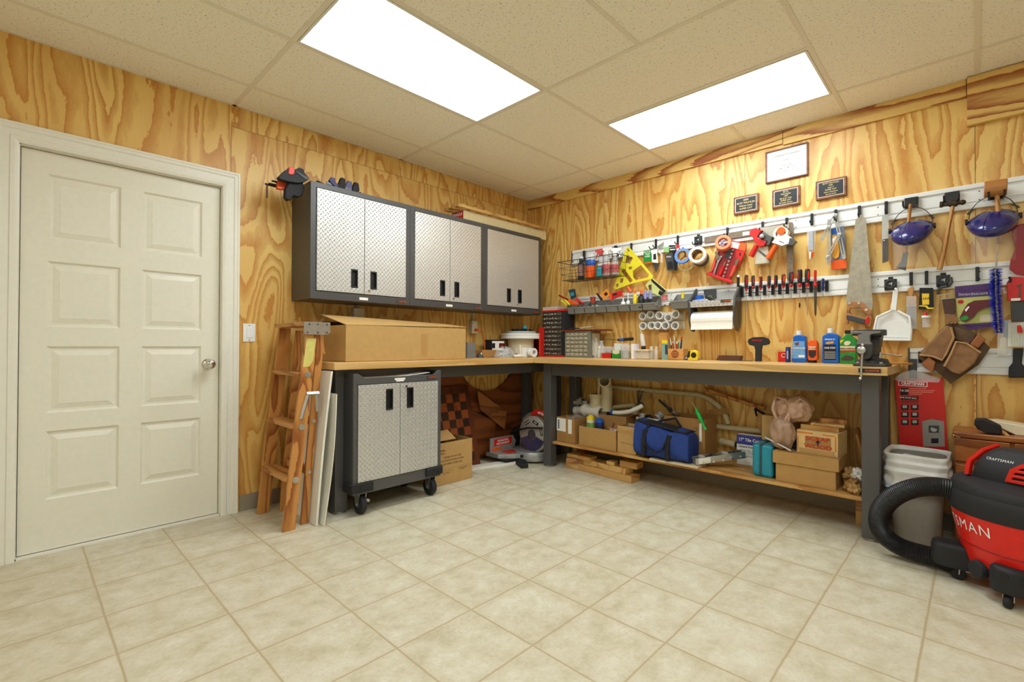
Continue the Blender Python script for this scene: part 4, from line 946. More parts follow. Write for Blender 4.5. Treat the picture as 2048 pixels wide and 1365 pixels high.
for (a0, b0, a1, b1, hw, y) in ((640, 190, 400, 615, 26, -0.062), (640, 190, 800, 950, 26, -0.056), (530, 300, 520, 1050, 26, -0.066), (720, 540, 500, 960, 24, -0.070)):
    p, q = PP(ZH, a0, b0, y), PP(ZH, a1, b1, y); d = (q-p).normalized(); nrm = Vector((d.z, 0, -d.x)); hw_ = 0.0105
    def cap(c, s, k=6): return [c + d*s*hw_*math.sin(PI*i/k)*1 + nrm*hw_*math.cos(PI*i/k)*(1 if s > 0 else -1) for i in range(k+1)]
    outer = [(v.x, v.z) for v in cap(p-d*0.004, -1)] + [(v.x, v.z) for v in cap(q+d*0.004, 1)]
    s0, s1 = p+d*0.02, q-d*0.02
    hole = [(v.x, v.z) for v in (s0-nrm*0.003, s1-nrm*0.003, s1+nrm*0.003, s0+nrm*0.003)]
    m = MB(); m.prism(outer, 'y', y, y+0.003, [hole]); build('arm', m, M['steel'], t)
for a0, b0 in ((640, 190), (510, 405), (718, 540), (508, 945)):
    p = PP(ZH, a0, b0, -0.075); build('knob', MB().lathe([(0.009, 0), (0.009, -0.008), (0.005, -0.011), (0.005, 0.015)], p, 'y', 14), M['white'], t, smooth=True)
hook(PP(ZH, 650, 160, -0.03).x, T1, 'the slotted angle template', L=0.05)

# ------------------------------------------------------------------ hand saw
SAWM = mat('worn saw steel', rgb(176, 168, 150), 0.35, 0.7, var=0.15, scale=30)
o = pl(ZD, [(1632, 110), (1690, 48), (1712, 55), (1718, 85), (1742, 92), (1815, 1000), (1790, 1080), (1545, 1010), (1535, 930)], -0.050, 0.002)
t = thing('hand_saw', 'large hand saw with wooden handle hanging blade up', 'saw', rootof(o)); build('saw_blade', o, SAWM, t)
HND = wood('beech saw handle', rgb(184, 128, 76), rgb(140, 86, 44), 'x', 5, 2.5, rough=0.4)
build('saw_handle', pl(ZD, [(1545, 980), (1560, 965), (1700, 965), (1800, 1060), (1805, 1130), (1790, 1240), (1735, 1215), (1560, 1165), (1555, 1200), (1530, 1200), (1535, 1090)], -0.062, 0.026,
       [[(1580, 1035), (1680, 1030), (1750, 1100), (1735, 1140), (1590, 1100), (1568, 1070)]]), HND, t, bevel=0.004)
build('rubber_grip', pl(ZD, [(1535, 1105), (1590, 1112), (1735, 1150), (1725, 1205), (1580, 1165), (1540, 1150)], -0.066, 0.034), M['dgrey'], t, bevel=0.004)
build('red_grip_end', pl(ZD, [(1735, 1150), (1770, 1115), (1785, 1150), (1765, 1195), (1725, 1205)], -0.067, 0.036), M['red'], t, bevel=0.003)
for a0, b0 in ((1570, 980), (1668, 980), (1745, 1050)): build('handle_screw', MB().cyl(PP(ZD, a0, b0, -0.062), PP(ZD, a0, b0, -0.062)+Vector((0, -0.003, 0)), 0.008, n=14), M['chrome'], t)
hook(PP(ZD, 1672, 20, -0.03).x, T1, 'the hand saw', L=0.04)
# steel scraper and rule
o = pl(ZE, [(300, 470), (365, 470), (362, 680), (360, 905), (305, 925), (300, 700)], -0.040, 0.003)
t = thing('scraper', 'flat steel blade scraper hanging between the saw and the face shield', 'scraper', rootof(o)); build('scraper_blade', o, M['steel'], t)
build('scraper_grip', pl(ZE, [(305, 700), (362, 690), (362, 905), (305, 925)], -0.046, 0.006), M['dark_steel'], t, bevel=0.002)
build('rivet', MB().ball(PP(ZE, 323, 715, -0.048), 0.006), M['chrome'], t, smooth=True)
hook(PP(ZE, 340, 420, -0.03).x, T1, 'the steel scraper', L=0.04)

# ------------------------------------------------------------------ face shields
SHB = plast('dark blue visor plastic', 36, 38, 104, 0.2, coat=0.5)
def face_shield(z, cx, cy, hw, hh, label, film, shield_pts, y=-0.20):
    c = PP(z, cx, cy, y); e = PP(z, cx+hw, cy-hh*0.35, y); rx = (e-c).length; t = thing('face_shield', label, 'face shield', (c.x, -0.05, c.z-0.05))
    rz = rx*0.54; c.z += 0.014; ry = 0.15
    def f(u, v):                          # domed guard: widest low down, drawn in towards the top
        a = PI*(1.0+u); k = (0.80+0.20*math.sin(PI*min(v/0.42, 1)*0.5)) if v < 0.42 else math.cos((v-0.42)/0.58*PI*0.40)
        return (c.x+math.cos(a)*rx*k, -0.05+math.sin(a)*ry*k, c.z-rz*0.70+2*rz*v*0.80+0.07*math.cos(a)*rx*k+0.62*math.sin(a)*ry*k*(1-0.5*v))
    build('brow_guard', MB().surf(f, 29, 14), SHB, t, smooth=True, solid=0.004)
    build('rib', MB().tube([Vector(f(0.38, v/8))+Vector((0, -0.003, 0)) for v in range(9)], 0.0025, 6), SHB, t, smooth=True)
    build('headband', MB().tube([(c.x+rx*0.93*math.cos(a), -0.06+0.105*math.sin(a), c.z+rz*0.8+0.055*abs(math.sin(a))) for a in [PI*k/12 for k in range(13)]], 0.006, 8, flat=0.4).tube([(c.x+rx*0.9*math.cos(PI*k/12), -0.05, c.z+rz*0.3+(rz*0.5+0.085)*math.sin(PI*k/12)) for k in range(13)], 0.005, 8, flat=0.4), M['dgrey'], t, smooth=True)
    def g(u, v):
        a = PI*(1.08+0.84*u); k = 1-0.25*v
        return (c.x+math.cos(a)*rx*0.90*(1-0.08*v), -0.055+math.sin(a)*ry*0.90*(1-0.15*v), c.z-rz*0.62-film*v+0.60*math.sin(a)*ry*0.9*(1-v))
    build('visor', MB().surf(g, 25, 6), M['visor'], t, smooth=True)
    for s in (-1, 1): build('side_knob', MB().lathe([(0.016, 0), (0.016, 0.012)], (c.x+s*rx*0.99-(0.006 if s > 0 else 0.006), -0.07, c.z), 'x', 14), M['black'], t, smooth=True)
    return t
M['visor'] = clear('clear visor film', (0.95, 0.95, 0.93, 1), 0.13, 0.05)
face_shield(ZE, 560, 585, 225, 90, 'left blue face shield with clear visor hanging from the upper track', 0.20, None)
face_shield(ZE, 1350, 490, 275, 110, 'right blue face shield with clear visor hanging in front of the mallet', 0.20, None)
def big_hook(px, py, label):
    x = Wy(px, py, -0.03).x; z = Wy(px, py, -0.03).z
    t = thing('wall_hook', label, 'hook', (x, -0.02, z-0.03), 'square black track hooks')
    build('hook_plate', MB().bb(x-0.032, -0.034, z-0.035, x+0.032, -0.0195, z+0.028), M['black'], t, bevel=0.003)
    for s in (-1, 1): build('prong', MB().tube([(x+s*0.024, -0.03, z-0.025), (x+s*0.028, -0.09, z-0.042), (x+s*0.030, -0.125, z-0.036), (x+s*0.030, -0.132, z-0.010)], 0.005, 8), M['black'], t, smooth=True)
big_hook(*ZE((578, 350))[0], 'square black double hook holding the left face shield and hatchet')
big_hook(*ZE((960, 300))[0], 'square black double hook holding the ball peen hammer')
big_hook(*ZE((1375, 265))[0], 'square black double hook holding the wooden mallet')
# hatchet behind the left shield
HK = wood('hickory handle', rgb(206, 150, 84), rgb(160, 104, 48), 'z', 6, 2.5, rough=0.4)
t = thing('hatchet', 'masonry hatchet hanging behind the left face shield, blade down', 'hatchet', PP(ZE, 490, 990, -0.06))
build('handle', MB().tube([PP(ZE, 570, 370, -0.075), PP(ZE, 545, 600, -0.07), PP(ZE, 525, 830, -0.065)], [0.012, 0.012, 0.010], 12, flat=0.7), HK, t, smooth=True)
build('blade', pl(ZE, [(500, 820), (548, 820), (525, 995), (430, 970), (480, 900)], -0.072, 0.014), M['dark_steel'], t, bevel=0.002)
# hammer
t = thing('hammer', 'ball peen hammer with a long wooden handle hanging head up', 'hammer', PP(ZE, 845, 985, -0.10))
build('handle', MB().tube([PP(ZE, 968, 385, -0.095), PP(ZE, 935, 560, -0.095), PP(ZE, 890, 780, -0.095), PP(ZE, 843, 985, -0.095)], [0.012, 0.010, 0.0145, 0.0155], 14, flat=0.8), HK, t, smooth=True)
a, b = PP(ZE, 845, 375, -0.095), PP(ZE, 1085, 350, -0.095)
hm = MB(); L = (b-a); hm.tube([a, a+L*0.12, a+L*0.16, a+L*0.34, a+L*0.42, a+L*0.66, a+L*0.74, a+L*0.84], [0.017, 0.017, 0.013, 0.013, 0.020, 0.020, 0.012, 0.010], 16); hm.ball(a+L*0.90, 0.0145, 14, 9)
build('hammer_head', hm, mat('forged dark steel', rgb(72, 62, 52), 0.4, 0.6), t, smooth=True)
# mallet
t = thing('mallet', 'wooden carpenter mallet with a cylindrical head above the right face shield', 'mallet', PP(ZE, 1400, 750, -0.09))
a, b = PP(ZE, 1262, 235, -0.095), PP(ZE, 1480, 205, -0.095)
build('mallet_head', MB().tube([a, a+(b-a)*0.04, b-(b-a)*0.04, b], [0.040, 0.043, 0.043, 0.040], 24), wood('turned maple', rgb(196, 134, 72), rgb(160, 98, 44), 'x', 4, 2), t, smooth=True)
build('handle', MB().tube([PP(ZE, 1385, 250, -0.095), PP(ZE, 1390, 420, -0.095), PP(ZE, 1410, 740, -0.095)], [0.013, 0.014, 0.016], 14, flat=0.8), HK, t, smooth=True)
one('steel_rod', MB().tube([PP(ZE, 1388, 745, -0.06), PP(ZE, 1380, 985, -0.05)], 0.0028, 8), M['steel'], 'thin steel rod hanging below the mallet', 'rod')
# red item at the frame edge
t = thing('snow_brush', 'red plastic tool hanging at the right edge of the upper track', 'tool', PP(ZE, 1600, 1030, -0.06))
build('blade', pl(ZE, [(1520, 600), (1560, 570), (1680, 540), (1760, 900), (1700, 1060), (1560, 1030), (1500, 980), (1515, 880), (1560, 780), (1530, 680)], -0.060, 0.012), M['dark_red'], t, bevel=0.003)

# ------------------------------------------------------------------ screwdrivers in track clips
def driver(a, top, bot, tip, hr, kind, label, da=0):
    y = -0.062; p0, p1, p2 = PP(ZS, a, top, y), PP(ZS, a+da*0.4, bot, y), PP(ZS, a+da, tip, y)
    t = thing('screwdriver', label, 'screwdriver', (p0.x, -0.03, p2.z), 'screwdrivers on the middle track')
    d = p1-p0; dk = M['soft_black']; rd = M['red']
    hm = {'k': dk, 'r': plast('dark maroon grip', 92, 24, 24, 0.4), 'n': M['black'], 'b': M['navy'], 'a': rd}[kind]
    if kind in 'kr':
        build('handle', MB().tube([p0, p0+d*0.06, p0+d*0.3, p0+d*0.62, p0+d*0.80], [hr*0.75, hr*0.92, hr, hr*0.92, hr*0.7], 14), hm, t, smooth=True)
        build('grip_inlay', MB().tube([p0+d*0.12+Vector((hr*(0.55 if a % 2 else -0.55), -hr*0.6, 0)), p0+d*0.35+Vector((hr*(0.55 if a % 2 else -0.55), -hr*0.78, 0)), p0+d*0.62+Vector((hr*(0.5 if a % 2 else -0.5), -hr*0.6, 0))], [hr*0.2, hr*0.38, hr*0.2], 8), M['orange'] if kind == 'r' else rd, t, smooth=True)
        build('collar', MB().tube([p0+d*0.78, p0+d*0.86, p0+d*0.93, p1], [hr*0.62, hr*0.85, hr*0.55, hr*0.5], 14), rd, t, smooth=True)
        build('end_cap', MB().tube([p0-d*0.03, p0, p0+d*0.05], [hr*0.5, hr*0.72, hr*0.8], 14), rd if kind == 'r' or top < 260 else dk, t, smooth=True)
    elif kind == 'n':
        build('handle', MB().tube([p0+d*0.18, p0+d*0.25, p0+d*0.9, p1], [hr*0.9, hr, hr, hr*0.8], 14), hm, t, smooth=True)
        build('end_cap', MB().tube([p0, p0+d*0.03, p0+d*0.2], [hr*0.7, hr*0.85, hr*0.85], 14), M['white'], t, smooth=True)
        build('hex_collar', MB().tube([p1, p1-Vector((0, 0, 0.035))], hr*0.85, 6), M['steel'], t)
    elif kind == 'b':
        build('handle', MB().tube([p0, p0+d*0.1, p0+d*0.8, p1], [hr*0.8, hr, hr, hr*0.5], 10), hm, t, smooth=True)
    elif kind == 'a':
        build('handle', MB().tube([p0, p0+d*0.1, p0+d*0.58, p0+d*0.66], [hr*0.6, hr*0.8, hr*0.75, hr*0.5], 14), hm, t, smooth=True)
        build('collar', MB().tube([p0+d*0.70, p0+d*0.82, p0+d*0.94, p1], [hr*0.6, hr*1.25, hr*1.25, hr*0.6], 14), rd, t, smooth=True)
    sr = [0.0032, 0.003, 0.0026] if kind != 'a' else [0.009, 0.006, 0.0012]
    build('shaft', MB().tube([p1, p1+(p2-p1)*0.9, p2], sr, 10), M['steel'] if kind != 'a' else M['dark_steel'], t, smooth=True)
    if a == 1430: build('tip', MB().tube([p1+(p2-p1)*0.72, p1+(p2-p1)*0.86, p2], [0.004, 0.0055, 0.001], 8), M['black'], t, smooth=True)
    # the clip on the track
    c = thing('tool_clip', 'black track clip gripping the ' + label.split(',')[0], 'clip', (p0.x+0.014, -0.02, T2[0]+0.03), 'black track clips')
    x = p0.x+0.014
    build('clip_body', MB().bb(x-0.010, -0.032, T2[0]+0.030, x+0.010, -0.0195, T2[1]-0.030), M['black'], c, bevel=0.003)
    for zz in (T2[0]+0.052, T2[1]-0.046): build('clip_ring', MB().tube([(p0.x+0.0105*math.cos(PI*2*k/12), -0.062+0.028*0+0.0105*math.sin(PI*2*k/12), zz) for k in range(12)], 0.0018, 6, closed=True).bb(p0.x-0.003, -0.052, zz-0.002, p0.x+0.006, -0.03, zz+0.002), M['black'], c, smooth=True)
for k, (a, top, bot, tip, hr, kind, lab) in enumerate([
    (170, 310, 560, 850, 0.0095, 'n', 'nut driver with black grip and white end cap, first in the row'),
    (335, 320, 645, 1060, 0.0135, 'k', 'black screwdriver with long thin blade, second in the row'),
    (475, 330, 600, 895, 0.0125, 'k', 'black screwdriver with red inlay on its right side, third in the row'),
    (630, 345, 620, 885, 0.0115, 'r', 'short maroon screwdriver with orange inlay, fourth in the row'),
    (800, 335, 590, 770, 0.0125, 'k', 'stubby black screwdriver with red left side, fifth in the row'),
    (940, 322, 580, 760, 0.0125, 'k', 'stubby black screwdriver, sixth in the row'),
    (1095, 300, 580, 880, 0.0130, 'r', 'maroon screwdriver with orange right inlay, seventh in the row'),
    (1255, 250, 560, 870, 0.0145, 'k', 'black screwdriver with red top, eighth in the row'),
    (1430, 205, 560, 1010, 0.0165, 'k', 'big screwdriver with dark flat tip, ninth in the row'),
    (1585, 195, 550, 1130, 0.0165, 'k', 'biggest black screwdriver with long shaft, tenth in the row'),
    (1745, 210, 555, 1160, 0.0105, 'a', 'red handled awl with long tapering spike'),
    (1905, 385, 640, 790, 0.0085, 'b', 'small blue screwdriver at the right end of the row')]):
    driver(a, top, bot, tip, hr, kind, lab, da=-4 if kind != 'a' else 6)

# ------------------------------------------------------------------ parts bins on the middle track
BIN = plast('grey bin plastic', 136, 136, 130, 0.45)
def pbin(x0, x1, label, y0=-0.145, z0=1.352, zf=1.408, zb=1.470, mm=None):
    t = thing('storage_bin', label, 'bin', ((x0+x1)/2, -0.08, z0), 'grey parts bins')
    th = 0.003; m = MB()
    m.bb(x0, y0+0.02, z0, x1, -0.022, z0+th)
    m.add([(x0, y0+0.02, z0), (x1, y0+0.02, z0), (x1, y0, zf), (x0, y0, zf), (x0, y0+0.02+th, z0), (x1, y0+0.02+th, z0), (x1, y0+th, zf), (x0, y0+th, zf)], [(0, 1, 2, 3), (4, 7, 6, 5), (3, 2, 6, 7), (0, 4, 5, 1), (0, 3, 7, 4), (1, 5, 6, 2)])
    for xx in (x0, x1-th):
        m.prism([(y0+0.02, z0), (y0, zf), (y0+0.045, zf+0.006), (-0.03, zb), (-0.022, zb), (-0.022, z0)], 'x', xx, xx+th)
    m.bb(x0, -0.025, z0, x1, -0.022, zb)
    build('bin_body', m, mm or BIN, t, bevel=0.0008)
    build('bin_rim', MB().bb(x0-0.001, y0-0.004, zf-0.008, x1+0.001, y0+0.001, zf+0.001), mm or BIN, t, bevel=0.001)
    return t
ordn = ['with yellow and orange markers', 'with red driver handles', 'with the orange label card', 'with the red label card', 'with white tubes', 'with the yellow bottle', 'with purple spools', 'with red string spool']
for k in range(8):
    x0 = 0.572+0.1155*k if k else 0.560
    pbin(x0+0.004, 0.572+0.1155*(k+1)-0.005, 'grey parts bin on the middle track ' + ordn[k])
pbin(1.628, 1.768, 'wide grey parts bin with a yellow cap, next to the paper towel holder', z0=1.350)
def stick(name, z, p, q, y, r, m, label, cat, group=None, capm=None):
    a, b = PP(z, *p, y), PP(z, *q, y); t = thing(name, label, cat, b, group)
    build('barrel', MB().tube([a, a+(b-a)*0.08, b], [r*0.7, r, r], 10), m, t, smooth=True)
    if capm: build('cap', MB().tube([a-(b-a)*0.02, a+(b-a)*0.3], [r*0.8, r*1.12], 10), capm, t, smooth=True)
for k, (p, q, m, lab) in enumerate((((170, 312), (255, 385), 'lime', 'leftmost yellow marker lying across the first bin'), ((225, 308), (305, 382), 'lime', 'second yellow marker lying across the first bin'),
        ((275, 312), (360, 380), 'orange', 'left orange marker lying across the first bin'), ((315, 308), (400, 380), 'orange', 'middle orange marker lying across the first bin'), ((345, 320), (425, 378), 'orange', 'right orange marker lying across the first bin'))):
    stick('marker_pen', ZR, p, q, -0.135, 0.0095, M[m], lab, 'marker')
stick('screwdriver', ZR, (135, 235), (270, 300), -0.10, 0.009, M['dark_red'], 'dark red tool handle pointing up out of the first bin', 'tool handle')
stick('box_cutter', ZR, (395, 290), (470, 350), -0.12, 0.013, M['red'], 'red box cutter lying in the first bin', 'box cutter')
stick('box_cutter', ZR, (440, 320), (510, 365), -0.13, 0.010, M['red'], 'smaller red cutter lying at the edge of the second bin', 'box cutter')
pack(ZR, [(275, 155), (375, 135), (395, 260), (325, 300)], -0.09, 0.006, plast('blue black pack', 36, 52, 70, 0.4), 'dark blue card pack standing in the first bin', panels=[('label', [(300, 200), (360, 185), (368, 240), (315, 250)], M['teal'], 0.001)])
one('cup', MB().lathe([(0.018, -0.03), (0.026, 0.03), (0.023, 0.03), (0.016, -0.027)], PP(ZR, 650, 310, -0.10), 'z', 18), plast('terracotta plastic', 170, 60, 40, 0.5), 'small terracotta cup in the second bin', 'cup', smooth=True)
pack(ZR, [(695, 205), (720, 200), (800, 300), (770, 320)], -0.09, 0.006, plast('maroon pack', 60, 26, 26, 0.4), 'thin maroon pack leaning in the third bin')
pack(ZR, [(760, 215), (870, 135), (905, 230), (820, 320)], -0.115, 0.004, plast('amber label', 246, 150, 40, 0.5), 'orange diamond label card standing in the third bin', panels=[('picture', [(815, 215), (850, 180), (880, 215), (845, 250)], M['ink'], 0.001)])
pack(ZR, [(900, 215), (1085, 155), (1095, 235), (895, 320)], -0.11, 0.010, M['red'], 'red glue card standing in the fourth bin', panels=[('picture', [(950, 220), (1010, 195), (1020, 225), (955, 245)], M['ink'], 0.001), ('orange_patch', [(905, 225), (935, 215), (935, 300), (900, 312)], M['orange'], 0.001)])
g = MB()
for k in range(14): g.ball(Vector((0.74+0.30*random.random(), -0.09-0.03*random.random(), 1.385+0.03*random.random())), random.uniform(.008, .016), 8, 6)
one('small_hardware', g, plast('mixed parts', 170, 160, 150, 0.5, var=0.5, scale=30), 'jumble of small fittings filling the third and fourth bins', 'hardware', kind='stuff', smooth=True)
g = MB()
for k in range(14): g.ball(Vector((1.18+0.55*random.random(), -0.07-0.04*random.random(), 1.375+0.02*random.random())), random.uniform(.008, .015), 8, 6)
one('small_hardware', g, plast('mixed parts 2', 110, 100, 95, 0.5, var=0.5, scale=30), 'jumble of small fittings in the bins right of the yellow bottle', 'hardware', kind='stuff', smooth=True)
bottle('glue_bottle', PP(ZR, 1110, 260, -0.10).x, -0.10, 1.37, 0.020, 0.105, M['white'], 'white glue bottle in the fifth bin', neck=0.3, nh=0.35, capm=M['orange'], caph=0.25)
bottle('glue_bottle', PP(ZR, 1185, 260, -0.10).x, -0.10, 1.37, 0.016, 0.135, M['white'], 'taller white nozzle bottle beside the yellow bottle', neck=0.25, nh=0.45)
bottle('glue_bottle', PP(ZR, 1290, 250, -0.11).x, -0.11, 1.37, 0.018, 0.135, M['yellow'], 'yellow bottle with orange cap in the parts bins', neck=0.5, nh=0.12, capm=M['orange'], caph=0.15)
bottle('glue_bottle', PP(ZR, 1385, 240, -0.11).x, -0.11, 1.37, 0.026, 0.115, M['black'], 'black bottle with orange spout in the parts bins', neck=0.5, nh=0.1, capm=M['orange'], caph=0.32, capr=0.012)
stick('super_glue', ZR, (1175, 105), (1230, 190), -0.08, 0.014, M['orange'], 'orange capped glue stick behind the yellow square tip', 'glue')
for a, b, lab in ((345, 1030, 'left purple spool in the bins'), (415, 1030, 'right purple spool in the bins')):
    p = PP(ZB, a, b, -0.10); one('spool', MB().lathe([(0.016, -0.03), (0.016, 0.035)], p, 'z', 16), plast('lavender spool', 150, 148, 190, 0.5), lab, 'spool', smooth=True)
pack(ZB, [(345, 890), (430, 800), (625, 965), (560, 1045), (400, 990)], -0.10, 0.030, plast('lime and white pack', 206, 210, 130, 0.5), 'tilted green and black package standing in the bins below the yellow square',
     panels=[('black_edge', [(430, 800), (625, 965), (600, 1000), (425, 835)], M['ink'], 0.001), ('picture', [(385, 895), (430, 880), (430, 960), (400, 960)], M['brown'], 0.001), ('black_corner', [(540, 960), (600, 1000), (560, 1040), (520, 1010)], M['ink'], 0.001)])
p = PP(ZB, 610, 1060, -0.11); one('string_spool', MB().lathe([(0.026, -0.022), (0.026, -0.016), (0.022, -0.015), (0.022, 0.012), (0.026, 0.013), (0.026, 0.018)], p, 'z', 18), plast('rose string', 206, 110, 106, 0.6), 'spool of rose string in the bin beside the wide bin', 'spool', smooth=True)
p = PP(ZB, 855, 1030, -0.10); one('bottle_cap', MB().lathe([(0.012, -0.025), (0.012, 0.022)], p, 'z', 14), M['yellow'], 'yellow cylinder in the wide grey bin', 'cap', smooth=True)

# ------------------------------------------------------------------ paper towel holder
hx0, hx1 = 1.782, 2.122
t = thing('paper_towel_holder', 'diamond plate paper towel holder hanging on the middle track', 'towel holder', ((hx0+hx1)/2, -0.02, 1.165))
TRD = tread('small tread plate shelf', rgb(205, 200, 190), 0, 0.03)
endp = [(-0.020, 1.505), (-0.040, 1.500), (-0.150, 1.405), (-0.158, 1.34), (-0.155, 1.24), (-0.125, 1.175), (-0.075, 1.165), (-0.035, 1.20), (-0.020, 1.26)]
build('end_bracket', MB().prism(endp, 'x', hx1-0.014, hx1, [[(-0.085, 1.32), (-0.075, 1.32), (-0.075, 1.22), (-0.085, 1.22)]]), M['dark_steel'], t, bevel=0.002)
build('end_bracket', MB().prism(endp, 'x', hx0, hx0+0.012), M['dgrey'], t, bevel=0.002)
build('tray_bottom', MB().bb(hx0+0.012, -0.148, 1.352, hx1-0.014, -0.022, 1.356), M['steel'], t)
build('tray_front', MB().bb(hx0+0.002, -0.152, 1.350, hx1-0.014, -0.148, 1.395), TRD, t)
build('tray_back', MB().bb(hx0+0.012, -0.024, 1.352, hx1-0.014, -0.0195, 1.47), M['lgrey'], t)
badge(t, hx1-0.065, 1.385, -0.1525, w=0.072, h=0.020, face='-y')
t = thing('paper_towel_roll', 'white paper towel roll in the diamond plate holder', 'paper towels', ((hx0+hx1)/2, -0.085, 1.186))
rl = MB(); rl.cyl((hx0+0.014, -0.088, 1.252), (hx1-0.017, -0.088, 1.252), 0.066, n=36); build('towel_roll', rl, M['paper'], t, smooth=True)
build('loose_sheet', MB().surf(lambda u, v: (hx0+0.016+(hx1-hx0-0.036)*u, -0.154+0.004*math.sin(v*3), 1.262-0.082*v), 3, 8), M['paper'], t, solid=0.0012)
z = 1.357
t = bottle('wire_spool', PP(ZP, 440, 360, -0.09).x, -0.09, z, 0.032, 0.085, M['blue'], 'round blue tin standing in the towel holder tray', neck=0.96, nh=0.02, sh=0.02, cat='tin')
pack(ZP, [(285, 465), (560, 430), (560, 470), (330, 560), (295, 560)], -0.125, 0.02, plast('pastel tube', 190, 190, 214, 0.4), 'pale blue and white tube lying in the towel holder tray', 'glue_tube', 'tube', panels=[('red_end', [(420, 525), (520, 490), (500, 530), (430, 550)], M['red'], 0.001)])
one('grey_card', pl(ZP, [(530, 230), (825, 205), (828, 420), (700, 410), (560, 360)], -0.030, 0.003), M['dgrey'], 'dark grey plate standing at the back of the towel holder tray', 'plate')
stick('utility_knife', ZP, (570, 380), (835, 510), -0.10, 0.010, M['ink'], 'black handled knife lying across the towel holder tray', 'knife')
one('masking_ring', MB().tube([PP(ZP, 680+42*math.cos(k*PI/8), 400+34*math.sin(k*PI/8), -0.06) for k in range(16)], 0.003, 6, closed=True), plast('olive cord', 150, 150, 70, 0.5), 'thin olive ring in the towel holder tray', 'ring', smooth=True)
stick('bottle_cap', ZP, (835, 520), (940, 505), -0.125, 0.014, plast('salmon cap', 220, 120, 100, 0.4), 'salmon capped tube in the towel holder tray', 'tube')
stick('round_knob', ZP, (980, 500), (1050, 490), -0.12, 0.013, M['black'], 'black knob lying in the towel holder tray', 'knob')
stick('black_grip_tool', ZP, (1075, 495), (1140, 470), -0.11, 0.011, M['black'], 'black handle at the right end of the towel holder tray', 'handle')
stick('glue_tube', ZP, (530, 520), (625, 455), -0.12, 0.007, M['white'], 'small white tube in the middle of the towel holder tray', 'tube')
one('tape_lump', MB().ball(PP(ZP, 690, 505, -0.12), (0.018, 0.012, 0.008)), plast('olive yellow', 170, 150, 50, 0.5), 'small olive lump in the towel holder tray', 'putty', smooth=True)

# ------------------------------------------------------------------ pvc tube rack
for cz, n, lab in ((1.300, 5, 'upper white strip carrying five short tubes'), (1.226, 5, 'lower white strip carrying five short tubes')):
    one('rack_strip', MB().bb(1.300, -0.006, cz-0.034, 1.690, -0.001, cz+0.034), M['cream'], lab + ' below the bins', 'strip', bevel=0.001)
tubes = [(1095, 940), (1170, 925), (1258, 932), (1345, 955), (1418, 922), (1098, 1035), (1183, 1030), (1243, 1030), (1318, 1030), (1412, 1032)]
first = None
for k, (a, b) in enumerate(tubes):
    p = PP(ZC, a, b, -0.075); n = 28; vs = []
    if first is None:
        for i in range(n):
            u = 2*PI*i/n
            for r, yy in ((0.0250, -0.075), (0.0325, -0.075), (0.0325, -0.007), (0.0250, -0.007)): vs.append((p.x+r*math.cos(u), yy, p.z+r*math.sin(u)))
        fs = [(i*4+j, ((i+1) % n)*4+j, ((i+1) % n)*4+(j+1) % 4, i*4+(j+1) % 4) for i in range(n) for j in range(4)]
        first = one('pipe_holder', MB().add(vs, fs), M['white'], 'x', 'tube', 'short tubes in the rack', smooth=True); fp = p
        o = first
    else: o = dup(first, (p.x-fp.x, 0, p.z-fp.z))
    row = 'upper' if k < 5 else 'lower'; o['label'] = ['leftmost', 'second', 'third', 'fourth', 'rightmost'][k % 5] + ' short white tube in the %s row of the wall rack' % row

# ------------------------------------------------------------------ right part of the middle track
square_hook(*ZF((425, 150))[0], T2, 'square black hook holding the white dustpan')
t = thing('dustpan', 'white dustpan hanging by its handle below the middle track', 'dustpan', PP(ZF, 440, 745, -0.06))
build('pan', pl(ZF, [(300, 490), (430, 430), (500, 430), (625, 490), (640, 560), (632, 745), (250, 738), (248, 640)], -0.052, 0.006), M['white'], t, bevel=0.002)
build('pan_recess', pl(ZF, [(320, 590), (350, 560), (520, 525), (632, 570), (632, 715), (335, 705), (250, 720), (260, 650)], -0.058, 0.005), M['white'], t, bevel=0.002)
build('handle', pl(ZF, [(455, 200), (480, 182), (500, 200), (505, 240), (485, 430), (425, 430), (445, 260)], -0.060, 0.014), M['white'], t, bevel=0.004)
rim = MB().tube([PP(ZF, 430, 432, -0.065), PP(ZF, 290, 495, -0.075), PP(ZF, 252, 640, -0.085), PP(ZF, 250, 738, -0.075)], 0.006, 8); rim.tube([PP(ZF, 500, 432, -0.065), PP(ZF, 625, 495, -0.075), PP(ZF, 640, 640, -0.085), PP(ZF, 632, 745, -0.075)], 0.006, 8)
build('side_rim', MB().tube([PP(ZF, 430, 432, -0.062), PP(ZF, 285, 495, -0.070), PP(ZF, 252, 640, -0.078), PP(ZF, 250, 738, -0.070)], 0.007, 8), M['white'], t, smooth=True)
build('side_rim', MB().tube([PP(ZF, 500, 432, -0.062), PP(ZF, 625, 495, -0.070), PP(ZF, 640, 640, -0.078), PP(ZF, 632, 745, -0.070)], 0.007, 8), M['white'], t, smooth=True)
build('front_lip', pl(ZF, [(250, 722), (632, 728), (632, 748), (250, 741)], -0.080, 0.028), M['white'], t, bevel=0.002)
hook(PP(ZK, 240, 140, -0.03).x, T2, 'the wooden handled brush in its sleeve')
t = thing('paint_brush', 'brush with pale wooden handle in a clear sleeve right of the dustpan', 'brush', PP(ZK, 245, 660, -0.05))
build('handle', pl(ZK, [(200, 215), (240, 185), (275, 200), (265, 290), (285, 400), (195, 410), (205, 290)], -0.050, 0.014), HK, t, bevel=0.004)
build('bristles', pl(ZK, [(192, 415), (292, 410), (298, 660), (240, 665), (200, 560)], -0.048, 0.012), plast('brown bristles', 92, 66, 36, 0.9), t, bevel=0.003)
